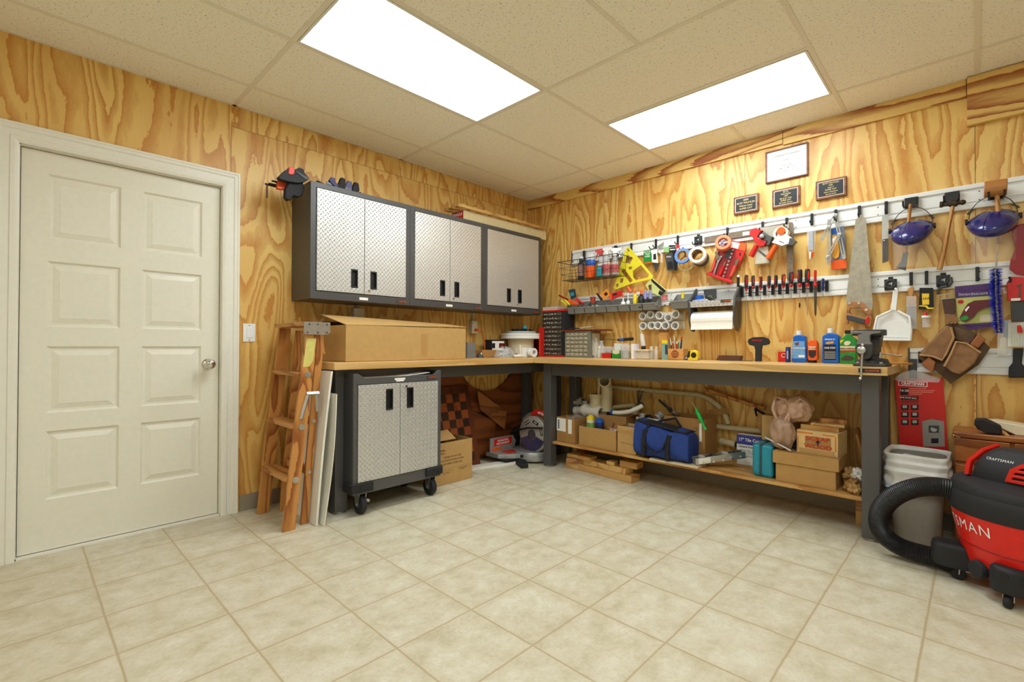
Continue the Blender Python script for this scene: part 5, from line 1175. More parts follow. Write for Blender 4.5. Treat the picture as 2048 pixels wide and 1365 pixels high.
build('sleeve', pl(ZK, [(188, 300), (296, 300), (302, 672), (190, 668)], -0.056, 0.002), M['film'], t)
hook(PP(ZK, 415, 140, -0.03).x, T2, 'the black and yellow tool package')
t = pack(ZK, [(335, 205), (490, 205), (500, 440), (450, 455), (325, 450), (335, 330)], -0.045, 0.010, M['ink'], 'black and yellow tool package with a price label', panels=[('yellow_label', [(362, 270), (445, 270), (445, 395), (368, 400)], plast('label yellow', 240, 196, 50, 0.5), 0.001), ('yellow_band', [(330, 405), (420, 405), (440, 430), (500, 430), (500, 442), (430, 448), (400, 420), (330, 415)], M['yellow'], 0.0012)], lines=[('SHARP', 0.020, 405, 330, M['ink'], 'CENTER')])
t = bottle('dropper_bottle', PP(ZK, 412, 560, -0.06).x, -0.06, PP(ZK, 412, 655, -0.06).z, 0.019, 0.052, M['glass'], 'small clear bottle with white collar and red tip below the yellow package', neck=1.05, nh=0.1, sh=0.02)
cx, cz = PP(ZK, 412, 530, -0.06).x, PP(ZK, 412, 545, -0.06).z
build('collar', MB().lathe([(0.021, 0), (0.021, 0.012)], (cx, -0.06, cz), 'z', 18), M['white'], t, smooth=True)
build('red_tip', MB().lathe([(0.010, 0.012), (0.003, 0.035)], (cx-0.003, -0.06, cz), 'z', 12), M['red'], t, smooth=True)
square_hook(*ZK((605, 120))[0], T2, 'square black hook with an emblem holding the tool belt', ring=True)
one('j_hook', MB().tube([PP(ZK, 690, 90, -0.05), PP(ZK, 700, 140, -0.06), PP(ZK, 660, 185, -0.06), PP(ZK, 590, 200, -0.06), PP(ZK, 550, 225, -0.055), PP(ZK, 545, 280, -0.05)], 0.008, 8), M['dgrey'], 'curved grey hose looping from the emblem hook', 'hose', smooth=True)
t = pack(ZK, [(735, 190), (1140, 150), (1180, 160), (1180, 650), (880, 690), (770, 640), (745, 300)], -0.050, 0.006, plast('olive printed card', 196, 196, 110, 0.5), 'large purple and olive light set package with a maroon lamp',
     panels=[('purple_header', [(735, 190), (1180, 150), (1180, 290), (745, 325)], plast('purple print', 78, 44, 104, 0.5), 0.0012), ('purple_footer', [(790, 620), (1180, 595), (1180, 650), (880, 692), (780, 650)], plast('purple print', 78, 44, 104, 0.5), 0.0012),
             ('red_oval', [(770, 365), (785, 345), (825, 342), (842, 362), (825, 385), (785, 388)], M['red'], 0.0012), ('white_panel', [(1020, 515), (1170, 505), (1170, 580), (1020, 590)], M['cream'], 0.0012),
             ('lamp_body', [(885, 385), (960, 350), (1180, 335), (1180, 415), (1080, 430), (1000, 470), (950, 540), (870, 590), (805, 575), (790, 545), (840, 450)], plast('maroon lamp', 98, 28, 36, 0.2), 0.022),
             ('lamp_tip', [(800, 545), (870, 515), (900, 550), (860, 575), (805, 575)], M['green'], 0.0235), ('lamp_glint', [(850, 455), (890, 415), (905, 420), (865, 480)], M['white'], 0.0232)],
     lines=[('The Complete Tool Set', 0.0225, 775, 243, M['white'], 'LEFT'), ('Incandescent Light Set', 0.0225, 778, 282, M['white'], 'LEFT'), ('Just Squeeze the Trigger', 0.0125, 860, 640, M['white'], 'LEFT'), ('NEW', 0.010, 806, 366, M['white'], 'CENTER')])
hook(PP(ZK, 995, 95, -0.03).x, T2, 'the purple light set package')
# blue bristle brush
t = thing('bristle_brush', 'long blue bristle brush hanging in front of the light set package', 'brush', PP(ZL, 190, 770, -0.12))
a, b = PP(ZL, 165, 95, -0.12), PP(ZL, 200, 770, -0.12)
core = MB().tube([a, a.lerp(b, 0.5)+Vector((-0.004, 0, 0)), b], 0.006, 8); core.tube([PP(ZL, 170, -60, -0.06), a], 0.002, 6); build('wire_core', core, M['steel'], t)
br = MB(); rnd = random.Random(3)
for k in range(2300):
    f = rnd.random(); c = a.lerp(b, f)+Vector((-0.005*math.sin(PI*f), 0, 0)); u = rnd.random()*2*PI; L = 0.030*(1 if f < 0.85 else 1-0.35*(f-0.85)/0.15)
    d = Vector((math.cos(u), math.sin(u), rnd.uniform(-.12, .12))); s = Vector((0, 0, 0.0013)); e = d.cross(Vector((0, 0, 1))).normalized()*0.0016
    q = c+d*L; br.add([c-e, c+e, c+s*1.5, q], [(0, 1, 3), (1, 2, 3), (2, 0, 3)])
build('bristles', br, plast('ultramarine bristles', 30, 50, 170, 0.5), t)['kind'] = 'stuff'
# right edge packs
t = pack(ZL, [(280, 240), (330, 175), (470, 185), (560, 190), (560, 420), (420, 430), (290, 430)], -0.10, 0.03, M['red'], 'red tool package at the right edge above the grey putty pack', panels=[('wrench_print', [(385, 265), (450, 250), (445, 270), (430, 285), (440, 400), (400, 400), (410, 290), (385, 290)], plast('brownish print', 110, 60, 50, 0.4), 0.001), ('barcode', [(325, 405), (425, 402), (422, 428), (325, 430)], M['white'], 0.001)], bevel=0.002)
build('hang_loop', MB().tube([PP(ZL, 310, 185, -0.09), PP(ZL, 320, 205, -0.10), PP(ZL, 315, 240, -0.10)], 0.006, 8), M['black'], t, smooth=True)
pack(ZL, [(320, 440), (560, 425), (560, 650), (330, 650)], -0.085, 0.012, M['dgrey'], 'dark grey package hanging below the red package at the right edge')
t = thing('cable_ties', 'bag of pale cable ties hanging at the right edge', 'cable ties', PP(ZL, 400, 900, -0.07))
tb = MB()
for k in range(26): x = 305+k*9.5; tb.tube([PP(ZL, x, 665, -0.070-0.006*(k % 3)), PP(ZL, x-3, 905, -0.072-0.006*(k % 3))], 0.0042, 5)
build('ties', tb, plast('natural nylon', 222, 218, 186, 0.5), t)['kind'] = 'stuff'
build('bag', pl(ZL, [(295, 660), (560, 650), (560, 920), (290, 915)], -0.092, 0.001), M['film'], t)
build('red_clip', MB().tube([PP(ZL, 410, 690, -0.10), PP(ZL, 425, 765, -0.10)], [0.007, 0.010], 8), M['red'], t, smooth=True)
t = thing('paint_brush', 'pale bristle brush in clear wrap beside the cable ties', 'brush', PP(ZL, 240, 1000, -0.06))
build('bristles', pl(ZL, [(215, 820), (280, 810), (275, 990), (190, 1000), (205, 900)], -0.050, 0.010), plast('cream bristles', 206, 190, 140, 0.8), t, bevel=0.002)
build('handle', pl(ZL, [(245, 640), (300, 630), (295, 820), (250, 815)], -0.052, 0.012), plast('dark green handle', 36, 60, 56, 0.5), t, bevel=0.002)
build('sleeve', pl(ZL, [(185, 640), (330, 630), (335, 1005), (180, 1010)], -0.058, 0.002), M['film'], t)
t = thing('glove_pair', 'dark grey rubber glove hanging at the right edge of the lower track', 'glove', PP(ZL, 380, 1245, -0.06))
build('glove_body', pl(ZL, [(350, 930), (460, 930), (440, 1090), (480, 1130), (480, 1240), (300, 1240), (305, 1130), (345, 1080)], -0.055, 0.03), M['soft_black'], t, bevel=0.006)
# tool belt strap and pouch
t = thing('tool_pouch', 'worn brown leather tool pouch with pockets hanging tilted', 'tool pouch', PP(ZK, 700, 1290, -0.05))
LEA = mat('worn tan leather', rgb(140, 98, 58), 0.6, var=0.22, scale=22, bump=0.15); LEA2 = mat('orange brown leather', rgb(156, 92, 46), 0.55, var=0.15, scale=22, bump=0.1); LEAE = mat('leather cut edge', rgb(176, 134, 86), 0.6, var=0.1)
build('back_panel', pl(ZK, [(640, 620), (760, 600), (1000, 740), (1140, 890), (1010, 1080), (690, 1300), (590, 1200), (330, 1010), (315, 970), (430, 850)], -0.066, 0.012), mat('dark oiled leather', rgb(92, 66, 40), 0.6, var=0.2, scale=18), t, bevel=0.003)
build('belt_loop', pl(ZK, [(620, 500), (735, 510), (790, 580), (740, 625), (700, 590), (660, 630), (630, 610)], -0.092, 0.016), LEA, t, bevel=0.003)
def pouch(ps, y, th, m, nm): return build(nm, pl(ZK, ps, y, th), m, t, bevel=0.008, seg=3)
pouch([(690, 650), (725, 780), (640, 960), (590, 1035), (480, 990), (330, 975), (430, 850), (640, 630)], -0.100, 0.060, LEA, 'left_pocket')
pouch([(750, 820), (860, 835), (1030, 945), (960, 1070), (800, 1195), (690, 1160), (620, 1100), (700, 950)], -0.150, 0.100, LEA, 'right_pocket')
pouch([(730, 640), (880, 690), (985, 740), (960, 800), (900, 860), (740, 800)], -0.085, 0.040, mat('dark oiled leather', rgb(92, 66, 40), 0.6), 'inner_pocket')
pouch([(905, 855), (1000, 730), (1095, 790), (1000, 900)], -0.105, 0.060, LEA2, 'hammer_holder')
pouch([(360, 1070), (440, 990), (520, 1050), (490, 1180), (400, 1120)], -0.100, 0.050, LEA2, 'knife_holder')
for ps, y in (([(690, 650), (725, 770), (640, 960), (590, 1030), (480, 985), (335, 970)], -0.102), ([(620, 1100), (700, 950), (755, 820), (865, 838), (1030, 945)], -0.152)):
    build('stitched_edge', MB().tube([PP(ZK, a, b, y) for a, b in ps], 0.006, 8), LEAE, t, smooth=True)
build('strap', pl(ZK, [(590, 330), (740, 310), (745, 480), (735, 515), (620, 510)], -0.060, 0.006), plast('dark brown strap', 76, 46, 30, 0.5), t, bevel=0.002)
build('buckle', MB().tube([PP(ZK, 560, 290, -0.06), PP(ZK, 740, 265, -0.06), PP(ZK, 745, 320, -0.06), PP(ZK, 580, 335, -0.06)], 0.0035, 8, closed=True), M['steel'], t, smooth=True)
# craftsman filter bags pack
t = pack(zm(1660, 700, 9.75), [(1265, 570), (2200, 560), (2300, 1850), (2310, 2500), (1400, 2500)], -0.040, 0.012, M['red'], 'tall red package of vacuum bags hanging behind the waste bin')
zq = zm(1680, 740, 2.731)
build('hang_tab', pl(zq, [(290, 50), (340, 15), (400, 0), (440, 12), (550, 52), (540, 70), (310, 60)], -0.044, 0.002), M['film'], t)
p = PP(zq, 318, 60, -0.042); q = PP(zq, 478, 94, -0.042); e = 0.003
build('logo_frame', MB().prism([(p.x, q.z), (q.x, q.z), (q.x, p.z), (p.x, p.z)], 'y', -0.0425, -0.040, [[(p.x+e, q.z+e), (q.x-e, q.z+e), (q.x-e, p.z-e), (p.x+e, p.z-e)]]), M['white'], t)
text('CRAFTSMAN', (p.z-q.z)*0.78, ((p.x+q.x)/2, -0.0418, (p.z+q.z)/2), M['white'], t, '-y', bold=0.0009, sx=0.80)
def pan(nm, a0, b0, a1, b1, m, d=0.001): return build(nm, pl(zq, [(a0, b0), (a1, b0), (a1, b1), (a0, b1)], -0.040-d, d), m, t)
pan('print_panel', 330, 100, 372, 138, M['ink']); pan('print_panel', 332, 146, 428, 163, M['ink']); pan('print_panel', 335, 165, 428, 182, M['dark_red'])
for r in range(3):
    for c in range(2): pan('picture_panel', 334+54*c, 190+41*r, 375+54*c, 220+41*r, M['ink']); pan('picture', 342+54*c, 194+41*r, 366+54*c, 210+41*r, M['lgrey'], 0.0016)
for k, (a0, b0, L) in enumerate(((378, 102, 92), (378, 113, 140), (378, 122, 130), (378, 132, 70))): pan('text_line', a0, b0, a0+L, b0+3, plast('pale pink print', 240, 150, 130, 0.6))
text('16-20', 0.018, (PP(zq, 351, 118, -0.0412).x, -0.0412, PP(zq, 351, 114, -0.0412).z), M['white'], t, '-y', bold=0.0003)
text('FINE DUST BAG', 0.011, (PP(zq, 372, 155, -0.0412).x, -0.0412, PP(zq, 372, 154, -0.0412).z), M['white'], t, '-y', bold=0.0002)
pc = plast('printed grey canister', 150, 146, 136, 0.5)
build('bag_picture', pl(zq, [(448, 282), (500, 270), (568, 282), (572, 420), (455, 420)], -0.0415, 0.001), pc, t)
build('bag_picture_label', pl(zq, [(483, 305), (542, 305), (540, 345), (485, 345)], -0.0422, 0.001), M['dgrey'], t)
build('bag_picture_hole', MB().cyl(PP(zq, 512, 326, -0.0422), PP(zq, 512, 326, -0.0432), 0.014, n=18), M['lgrey'], t)
build('bag_picture_label', pl(zq, [(497, 375), (538, 375), (538, 402), (498, 402)], -0.0422, 0.001), M['ink'], t)
hook(PP(ZF, 735, 960, -0.03).x, T3, 'the red package of vacuum bags', drop=0.05)
# lumber piece and paddle between bench end and lower track
one('steel_rule', MB().box(Wy(1826, 742, -0.03)+Vector((0, 0.012, -0.01)), (0.035, 0.006, 0.16)), M['dgrey'], 'dark grey steel strip hanging at the left end of the lower track', 'strip', bevel=0.001)
# ================================================================== on the right bench
TOP = BZ + 0.0008
ZQ = zm(1300, 640, 3.938); ZV = zm(1670, 640, 11.375); ZX = zm(1540, 640, 11.378)
def prismbox(z, pts, y, th, m, name, parent, bevel=0.001): return build(name, pl(z, pts, y, th), m, parent, bevel=bevel)
def ground(mb, z0):                                     # lower or lift a builder so that it stands on z0
    d = z0-min(v.z for v in mb.v)
    for v in mb.v: v.z += d
    return mb
def sq_bottle(z, outline, y, depth, m, label, cap, capm, panels=(), lines=(), cat='bottle', base=TOP):
    b = pl(z, outline, y, depth); lo = min(v.z for v in b.v); d = base-lo
    for v in b.v: v.z += d
    t = thing('polish_bottle', label, cat, rootof(b), 'polish bottles by the vise'); build('bottle_body', b, m, t, bevel=0.006, smooth=True)
    c = PP(z, (cap[0]+cap[2])/2, cap[3], y+depth/2); r = (PP(z, cap[2], 0, y+depth/2)-PP(z, cap[0], 0, y+depth/2)).x/2; top = PP(z, cap[0], cap[1], y+depth/2).z
    build('cap', MB().lathe([(r, 0), (r, (top-c.z)), (r*0.9, (top-c.z)*1.03)], (c.x, c.y, c.z+d), 'z', 20), capm, t, smooth=True)
    for nm, ps, mm, e in panels:
        q = pl(z, ps, y-e, e)
        for v in q.v: v.z += d
        build(nm, q, mm, t)
    for s, size, a, bb, mm in lines:
        p = PP(z, a, bb, y-0.0016); p.z += d; text(s, size, p, mm, t, '-y', bold=0.0003, sx=0.9)
    return t
BB = plast('polish blue', 20, 96, 190, 0.3)
sq_bottle(ZX, [(490, 860), (520, 350), (600, 320), (730, 320), (800, 350), (835, 860), (825, 940), (500, 940)], -0.155, 0.06, BB, 'blue polish bottle with white cap, left of the orange tube', (600, 225, 725, 320), M['white'],
          [('bottle_label', [(520, 460), (785, 460), (800, 850), (505, 850)], plast('pale blue print', 110, 160, 210, 0.5, var=0.2, scale=120), 0.0008), ('sticker', [(645, 775), (785, 775), (785, 825), (645, 825)], M['paper'], 0.0014), ('picture', [(560, 500), (660, 480), (650, 550), (580, 560)], plast('rust print', 120, 60, 60, 0.5), 0.0014)], [("MARINE POLISH", 0.011, 660, 620, M['white'])])
sq_bottle(ZX, [(1180, 930), (1185, 350), (1290, 280), (1460, 280), (1570, 350), (1575, 930), (1560, 960), (1195, 960)], -0.170, 0.07, BB, 'large blue polish bottle with black label and white cap, left of the green one', (1310, 175, 1450, 270), M['white'],
          [('bottle_label', [(1215, 540), (1500, 540), (1505, 890), (1225, 890)], plast('dark navy print', 20, 22, 40, 0.5), 0.0008), ('logo', [(1265, 490), (1340, 470), (1450, 455), (1440, 515), (1280, 530)], plast('tan script', 210, 160, 80, 0.5), 0.0010)] +
          [('label_line', [(1240, 700+i*45), (1490, 700+i*45), (1490, 718+i*45), (1240, 718+i*45)], M['lgrey'], 0.0014) for i in range(4)], [('MARINE RV', 0.012, 1365, 420, M['white']), ('ONE STEP', 0.015, 1360, 615, M['white'])])
sq_bottle(ZX, [(1590, 940), (1590, 420), (1680, 350), (1720, 300), (1820, 300), (1840, 350), (1960, 420), (1975, 560), (1960, 940), (1930, 970), (1620, 970)], -0.190, 0.07, M['green'], 'green compound bottle with black cap beside the vise', (1700, 215, 1850, 295), M['black'],
          [('bottle_label', [(1595, 570), (1935, 570), (1940, 660), (1595, 660)], plast('cream print', 214, 200, 160, 0.5), 0.0008), ('red_stripe', [(1595, 675), (1945, 665), (1945, 700), (1595, 715)], M['red'], 0.0009), ('oval_logo', [(1680, 500), (1700, 470), (1760, 450), (1820, 460), (1840, 490), (1800, 540), (1740, 555), (1695, 540)], M['cream'], 0.0009),
           ('yellow_flash', [(1595, 440), (1690, 420), (1600, 520)], M['yellow'], 0.0009), ('car_picture', [(1610, 850), (1700, 780), (1850, 790), (1920, 860), (1850, 900), (1640, 900)], plast('dark car print', 70, 60, 50, 0.5), 0.0009)], [('RUBBING COMPOUND', 0.0095, 1765, 630, M['ink'])])
t = sq_bottle(ZX, [(870, 870), (850, 820), (850, 480), (900, 410), (1040, 410), (1080, 480), (1090, 820), (1060, 870)], -0.150, 0.045, M['orange'], 'orange hand cleaner tube standing on its black cap between the blue bottles', (880, 875, 1060, 945), M['black'],
          [('bottle_label', [(870, 640), (1050, 640), (1045, 750), (1000, 810), (920, 810), (875, 750)], plast('dark print', 50, 34, 30, 0.5), 0.0008), ('white_band', [(870, 555), (1040, 555), (1030, 620), (870, 625)], M['cream'], 0.0008)], [('HAND CLEANER', 0.008, 950, 590, M['red'])], base=TOP+0.015)
for o in list(root_children(t)):
    if o.name.startswith('cap'): bpy.data.objects.remove(o)
c = PP(ZX, 970, 900, -0.1275); build('cap', MB().cyl((c.x, c.y, TOP), (c.x, c.y, TOP+0.016), 0.024, n=20), M['black'], t, smooth=True)
b = ground(pl(ZX, [(180, 705), (375, 705), (375, 935), (180, 935)], -0.11, 0.03), TOP); t = thing('small_box', 'small red square box with a white ring emblem on the bench', 'box', rootof(b)); build('box_body', b, M['red'], t, bevel=0.001)
c = PP(ZX, 312, 812, -0.111); build('ring_emblem', MB().tube([(c.x+0.013*math.cos(k*PI/8), -0.111, c.z+0.013*math.sin(k*PI/8)) for k in range(16)], 0.004, 6, closed=True, flat=0.6), M['cream'], t)
c = PP(ZX, 412, 930, -0.16)
t = thing('blue_tube', 'slim dark blue cylinder standing between the red box and blue bottle', 'tube', (c.x, -0.16, TOP)); build('tube_body', MB().lathe([(0.0145, 0), (0.015, 0.002), (0.015, 0.098), (0.012, 0.102)], (c.x, -0.16, TOP), 'z', 20), M['navy'], t, smooth=True)
build('tube_print', MB().bb(c.x-0.004, -0.1757, TOP+0.022, c.x+0.004, -0.1745, TOP+0.075), M['lgrey'], t)
# black T handle tool
c = PP(ZQ, 850, 318, -0.12)
t = thing('t_handle_tool', 'black T-handled tool standing upright on the bench with its handle up', 'tool', (c.x, -0.12, TOP))
b = ground(pl(ZQ, [(768, 165), (775, 145), (810, 130), (890, 127), (925, 140), (938, 165), (932, 185), (905, 192), (880, 195), (872, 230), (873, 320), (827, 320), (828, 230), (820, 200), (780, 190)], -0.135, 0.03), TOP)
build('handle_body', b, M['soft_black'], t, bevel=0.006, smooth=True)
build('red_print', ground(pl(ZQ, [(800, 148), (885, 150), (880, 160), (805, 160)], -0.1358, 0.0008), PP(ZQ, 0, 160, -0.12).z-0.012), M['dark_red'], t)
b = ground(pl(ZQ, [(520, 303), (540, 265), (712, 268), (705, 308)], -0.10, 0.06), TOP); one('sanding_block', b, M['brown'], 'brown block lying at the back of the bench', 'block', bevel=0.002)
one('steel_strip', MB().box((PP(ZQ, 680, 313, -0.12).x, -0.13, TOP+0.002), (0.22, 0.02, 0.004), R(4)), M['dark_steel'], 'thin dark steel strip lying in front of the brown block', 'strip')
# tape measures
def tape_measure(a0, a1, y, shell, lab, side):
    c = (PP(ZN, a0, 660, y)+PP(ZN, a1, 660, y))/2; wv = (PP(ZN, a1, 660, y)-PP(ZN, a0, 660, y)).x; h = wv*1.02
    t = thing('tape_measure', lab, 'tape measure', (c.x, y, TOP))
    o = [(c.x-wv/2, TOP), (c.x+wv/2, TOP), (c.x+wv/2, TOP+h*0.55), (c.x+wv*0.42, TOP+h*0.85), (c.x+wv*0.1, TOP+h), (c.x-wv*0.3, TOP+h*0.93), (c.x-wv*0.5, TOP+h*0.55)]
    build('case', MB().prism(o, 'y', y-0.024, y+0.024), shell, t, bevel=0.006, smooth=True)
    build('side_disc', MB().cyl((c.x+wv*0.14, y-0.024, TOP+h*0.5), (c.x+wv*0.14, y-0.0262, TOP+h*0.5), wv*0.27, n=24), side, t)
    build('grip', MB().prism([(c.x-wv*0.48, TOP+h*0.2), (c.x-wv*0.25, TOP+h*0.3), (c.x-wv*0.2, TOP+h*0.92), (c.x-wv*0.36, TOP+h*0.9), (c.x-wv*0.52, TOP+h*0.5)], 'y', y-0.0255, y+0.0255), M['black'], t, bevel=0.002)
    build('hook_end', MB().bb(c.x+wv/2, y-0.01, TOP+0.002, c.x+wv/2+0.003, y+0.01, TOP+0.016), M['steel'], t)
tape_measure(1685, 1855, -0.22, M['yellow'], 'yellow and black tape measure on the bench', M['black'])
tape_measure(1622, 1690, -0.18, M['dgrey'], 'small grey tape measure half behind the yellow one', M['lgrey'])
# pencil holder
b = ground(pl(ZN, [(1330, 465), (1590, 470), (1582, 665), (1330, 665)], -0.23, 0.085), TOP); x0, x1 = min(v.x for v in b.v), max(v.x for v in b.v); hz = 0.084
t = thing('pencil_box', 'square plywood pencil box with a burnt-in round emblem', 'pencil holder', ((x0+x1)/2, -0.19, TOP))
m = MB().prism([(x0, -0.23), (x1, -0.23), (x1, -0.145), (x0, -0.145)], 'z', TOP, TOP+hz, [[(x0+0.006, -0.224), (x1-0.006, -0.224), (x1-0.006, -0.151), (x0+0.006, -0.151)]]).bb(x0, -0.23, TOP, x1, -0.145, TOP+0.004)
PLY2 = wood('birch ply box', rgb(220, 164, 92), rgb(200, 140, 66), 'x', 5, 2); build('box_body', m, PLY2, t, bevel=0.001)
cx, cz = (x0+x1)/2-0.004, TOP+hz*0.52
build('round_emblem', MB().cyl((cx, -0.2302, cz), (cx, -0.2310, cz), 0.030, n=28), plast('burnt brown print', 136, 72, 34, 0.7), t)
for k in range(3): build('emblem_bar', MB().bb(cx-0.028+0.003*k, -0.2316, cz-0.012+0.012*k, cx+0.028-0.003*k, -0.2310, cz-0.009+0.012*k), PLY2, t)
rnd = random.Random(5)
for k, (dx, dy, lx, L, m, lab) in enumerate([(-0.045, 0, -0.028, .165, 'white', 'white pencil at the left of the plywood box'), (-0.030, .02, -0.020, .185, 'cream', 'cream pencil leaning left in the plywood box'), (-0.018, -.01, -0.020, .14, 'red', 'red pen leaning left in the plywood box'),
        (-0.005, .02, 0.00, .150, 'green', 'green pen in the middle of the plywood box'), (0.006, -.02, 0.004, .135, 'red', 'short red marker in the middle of the plywood box'), (0.018, .01, 0.002, .13, 'yellow', 'yellow pencil in the plywood box'),
        (0.030, 0, 0.014, .170, 'navy', 'dark blue marker with red end leaning right in the plywood box'), (-0.038, -.02, -0.012, .125, 'black', 'black pencil low at the left of the plywood box'), (0.024, .02, -0.006, .145, 'teal', 'teal pencil at the back of the plywood box')]):
    p = Vector((cx+dx*0.7, -0.188+dy, TOP+0.006)); q = p+Vector((lx, dy*0.3, L)); r = 0.0065 if 'marker' in lab else 0.0038
    t = thing('pencil' if 'pencil' in lab else 'pen', lab, 'pencil' if 'pencil' in lab else 'pen', p, 'pens and pencils in the plywood box')
    build('barrel', MB().tube([p, p.lerp(q, 0.86)], r, 8), M[m], t, smooth=True)
    build('tip', MB().tube([p.lerp(q, 0.86), q], [r*0.98, r*0.25 if r < 0.005 else r*0.9], 8), M['red'] if m == 'navy' else M['cream'], t, smooth=True)
# tall cards behind the pencil box
b = ground(pl(ZN, [(1175, 205), (1315, 205), (1315, 650), (1175, 650)], -0.13, 0.02), TOP); t = thing('file_box', 'tall narrow amber box standing behind the pencil box', 'box', rootof(b)); build('box_body', b, PLY2, t, bevel=0.001)
build('dark_clip', pl(ZN, [(1185, 178), (1320, 178), (1318, 205), (1185, 205)], -0.132, 0.024), M['brown'], t)
b = ground(pl(ZN, [(1225, 340), (1320, 345), (1330, 660), (1230, 660)], -0.20, 0.02), TOP); t = thing('drill_bit_pack', 'tall teal and yellow pack standing left of the pencil box', 'pack', rootof(b)); build('pack_body', b, plast('sage green card', 130, 170, 160, 0.5), t, bevel=0.001)
build('yellow_top', pl(ZN, [(1225, 345), (1320, 350), (1320, 410), (1225, 405)], -0.202, 0.0015), M['yellow'], t); build('dark_print', pl(ZN, [(1280, 430), (1322, 430), (1325, 590), (1282, 590)], -0.202, 0.0015), plast('slate print', 50, 60, 80, 0.5), t)
# jars and little boxes
def jar(a, w, h, y, m, label, lid=None, fill=None, nm='glass_jar', hh=None):
    c = PP(ZN, a, 640, y); r = w/2; t = thing(nm, label, 'jar', (c.x, y, TOP), 'clear jars on the bench')
    build('jar_body', MB().lathe([(r*0.92, 0), (r, 0.004), (r, h*0.80), (r*0.72, h*0.88), (r*0.72, h)], (c.x, y, TOP), 'z', 22), m, t, smooth=True)
    if fill: build('contents', MB().lathe([(r*0.88, 0.003), (r*0.9, h*0.5), (r*0.5, h*0.56)], (c.x, y, TOP), 'z', 16), fill, t, smooth=True)
    if lid: build('lid', MB().lathe([(r*0.78, 0), (r*0.78, 0.014), (r*0.72, 0.016)], (c.x, y, TOP+h), 'z', 20), lid, t, smooth=True)
    return t
hwm = mat('mixed hardware', rgb(150, 146, 138), 0.4, 0.4, var=0.6, scale=160); hwm2 = mat('pale crumbs', rgb(196, 176, 130), 0.7, var=0.4, scale=160)
jar(105, 0.045, 0.16, -0.15, M['glass'], 'tall clear jar beside the grey drawer cabinet', M['lgrey'])
jar(195, 0.05, 0.135, -0.12, M['glass'], 'tall clear cylinder behind the red box lid', M['glass'])
jar(160, 0.035, 0.085, -0.20, M['clear'], 'small clear jar with a pale lid by the drawer cabinet', M['cream'], hwm2)
b = ground(pl(ZN, [(195, 560), (350, 555), (345, 640), (205, 640)], -0.22, 0.07), TOP); t = thing('parts_box', 'small red box with a clear lid full of clips', 'box', rootof(b)); build('box_base', b, M['red'], t, bevel=0.002)
z_ = max(v.z for v in b.v); x0, x1 = min(v.x for v in b.v), max(v.x for v in b.v)
build('clear_lid', MB().bb(x0+0.001, -0.218, z_, x1-0.001, -0.152, z_+0.055), M['clear'], t, bevel=0.003); build('contents', MB().ball(((x0+x1)/2, -0.185, z_+0.02), ((x1-x0)*0.4, 0.025, 0.022)), hwm, t, smooth=True)
b = ground(pl(ZN, [(372, 510), (510, 505), (515, 640), (375, 640)], -0.21, 0.05), TOP); t = thing('small_box', 'small green and white carton on the bench', 'box', rootof(b)); build('box_body', b, M['green'], t, bevel=0.001); build('white_print', pl(ZN, [(385, 520), (505, 518), (500, 575), (440, 590), (385, 570)], -0.211, 0.001), M['cream'], t)
b = pl(ZN, [(412, 360), (520, 362), (518, 475), (415, 475)], -0.15, 0.05); one('small_box', ground(b, TOP+0.068), M['paper'], 'small white carton above the green and white one', 'box', bevel=0.001)
one('small_box', MB().bb(1.16, -0.145, TOP, 1.225, -0.10, TOP+0.067), M['brown'], 'small brown carton carrying the white one', 'box', bevel=0.001)
jar(610, 0.085, 0.125, -0.22, M['glass'], 'wide clear jar of fittings with tools lying across it', None, hwm)
t = thing('screwdriver', 'dark blue and black screwdriver lying across the jars', 'screwdriver', PP(ZN, 500, 345, -0.2))
p, q, r_ = PP(ZN, 265, 330, -0.20), PP(ZN, 470, 345, -0.20), PP(ZN, 735, 325, -0.20)
build('shaft', MB().tube([p, q], 0.003, 8), M['dark_steel'], t, smooth=True); build('handle', MB().tube([q, q.lerp(r_, .1), q.lerp(r_, .5), r_.lerp(q, .05), r_], [.006, .012, .012, .015, .011], 12), M['ink'], t, smooth=True); build('blue_ring', MB().tube([q.lerp(r_, .15), q.lerp(r_, .42)], 0.0135, 12), plast('steel blue', 60, 90, 150, 0.4), t, smooth=True)
b = ground(pl(ZN, [(700, 385), (735, 390), (740, 640), (705, 640)], -0.24, 0.05), TOP); one('white_box', b, M['paper'], 'tall white carton standing left of the crumbs box', 'box', bevel=0.001)
b = ground(pl(ZN, [(745, 385), (785, 388), (790, 640), (745, 640)], -0.23, 0.05), TOP); one('white_box', b, plast('mauve white card', 220, 210, 218, 0.6), 'tall mauve-white carton right of the white one', 'box', bevel=0.001)
b = ground(pl(ZN, [(765, 510), (990, 510), (1000, 645), (790, 645)], -0.24, 0.09), TOP); t = thing('parts_box', 'clear plastic box with a pale lid full of tan crumbs', 'box', rootof(b)); build('box_base', b, M['clear'], t, bevel=0.003)
x0, x1, z_ = min(v.x for v in b.v), max(v.x for v in b.v), max(v.z for v in b.v)
build('lid', MB().bb(x0-0.003, -0.244, z_, x1+0.003, -0.146, z_+0.012), M['cream'], t, bevel=0.002); build('contents', MB().bb(x0+0.004, -0.236, TOP+0.003, x1-0.004, -0.154, z_-0.018), hwm2, t, bevel=0.004)
t = thing('spray_tip_bottle', 'small clear bottle lying tilted on the crumbs box', 'bottle', PP(ZN, 915, 470, -0.19)); p, q = PP(ZN, 915, 470, -0.19), PP(ZN, 880, 240, -0.17)
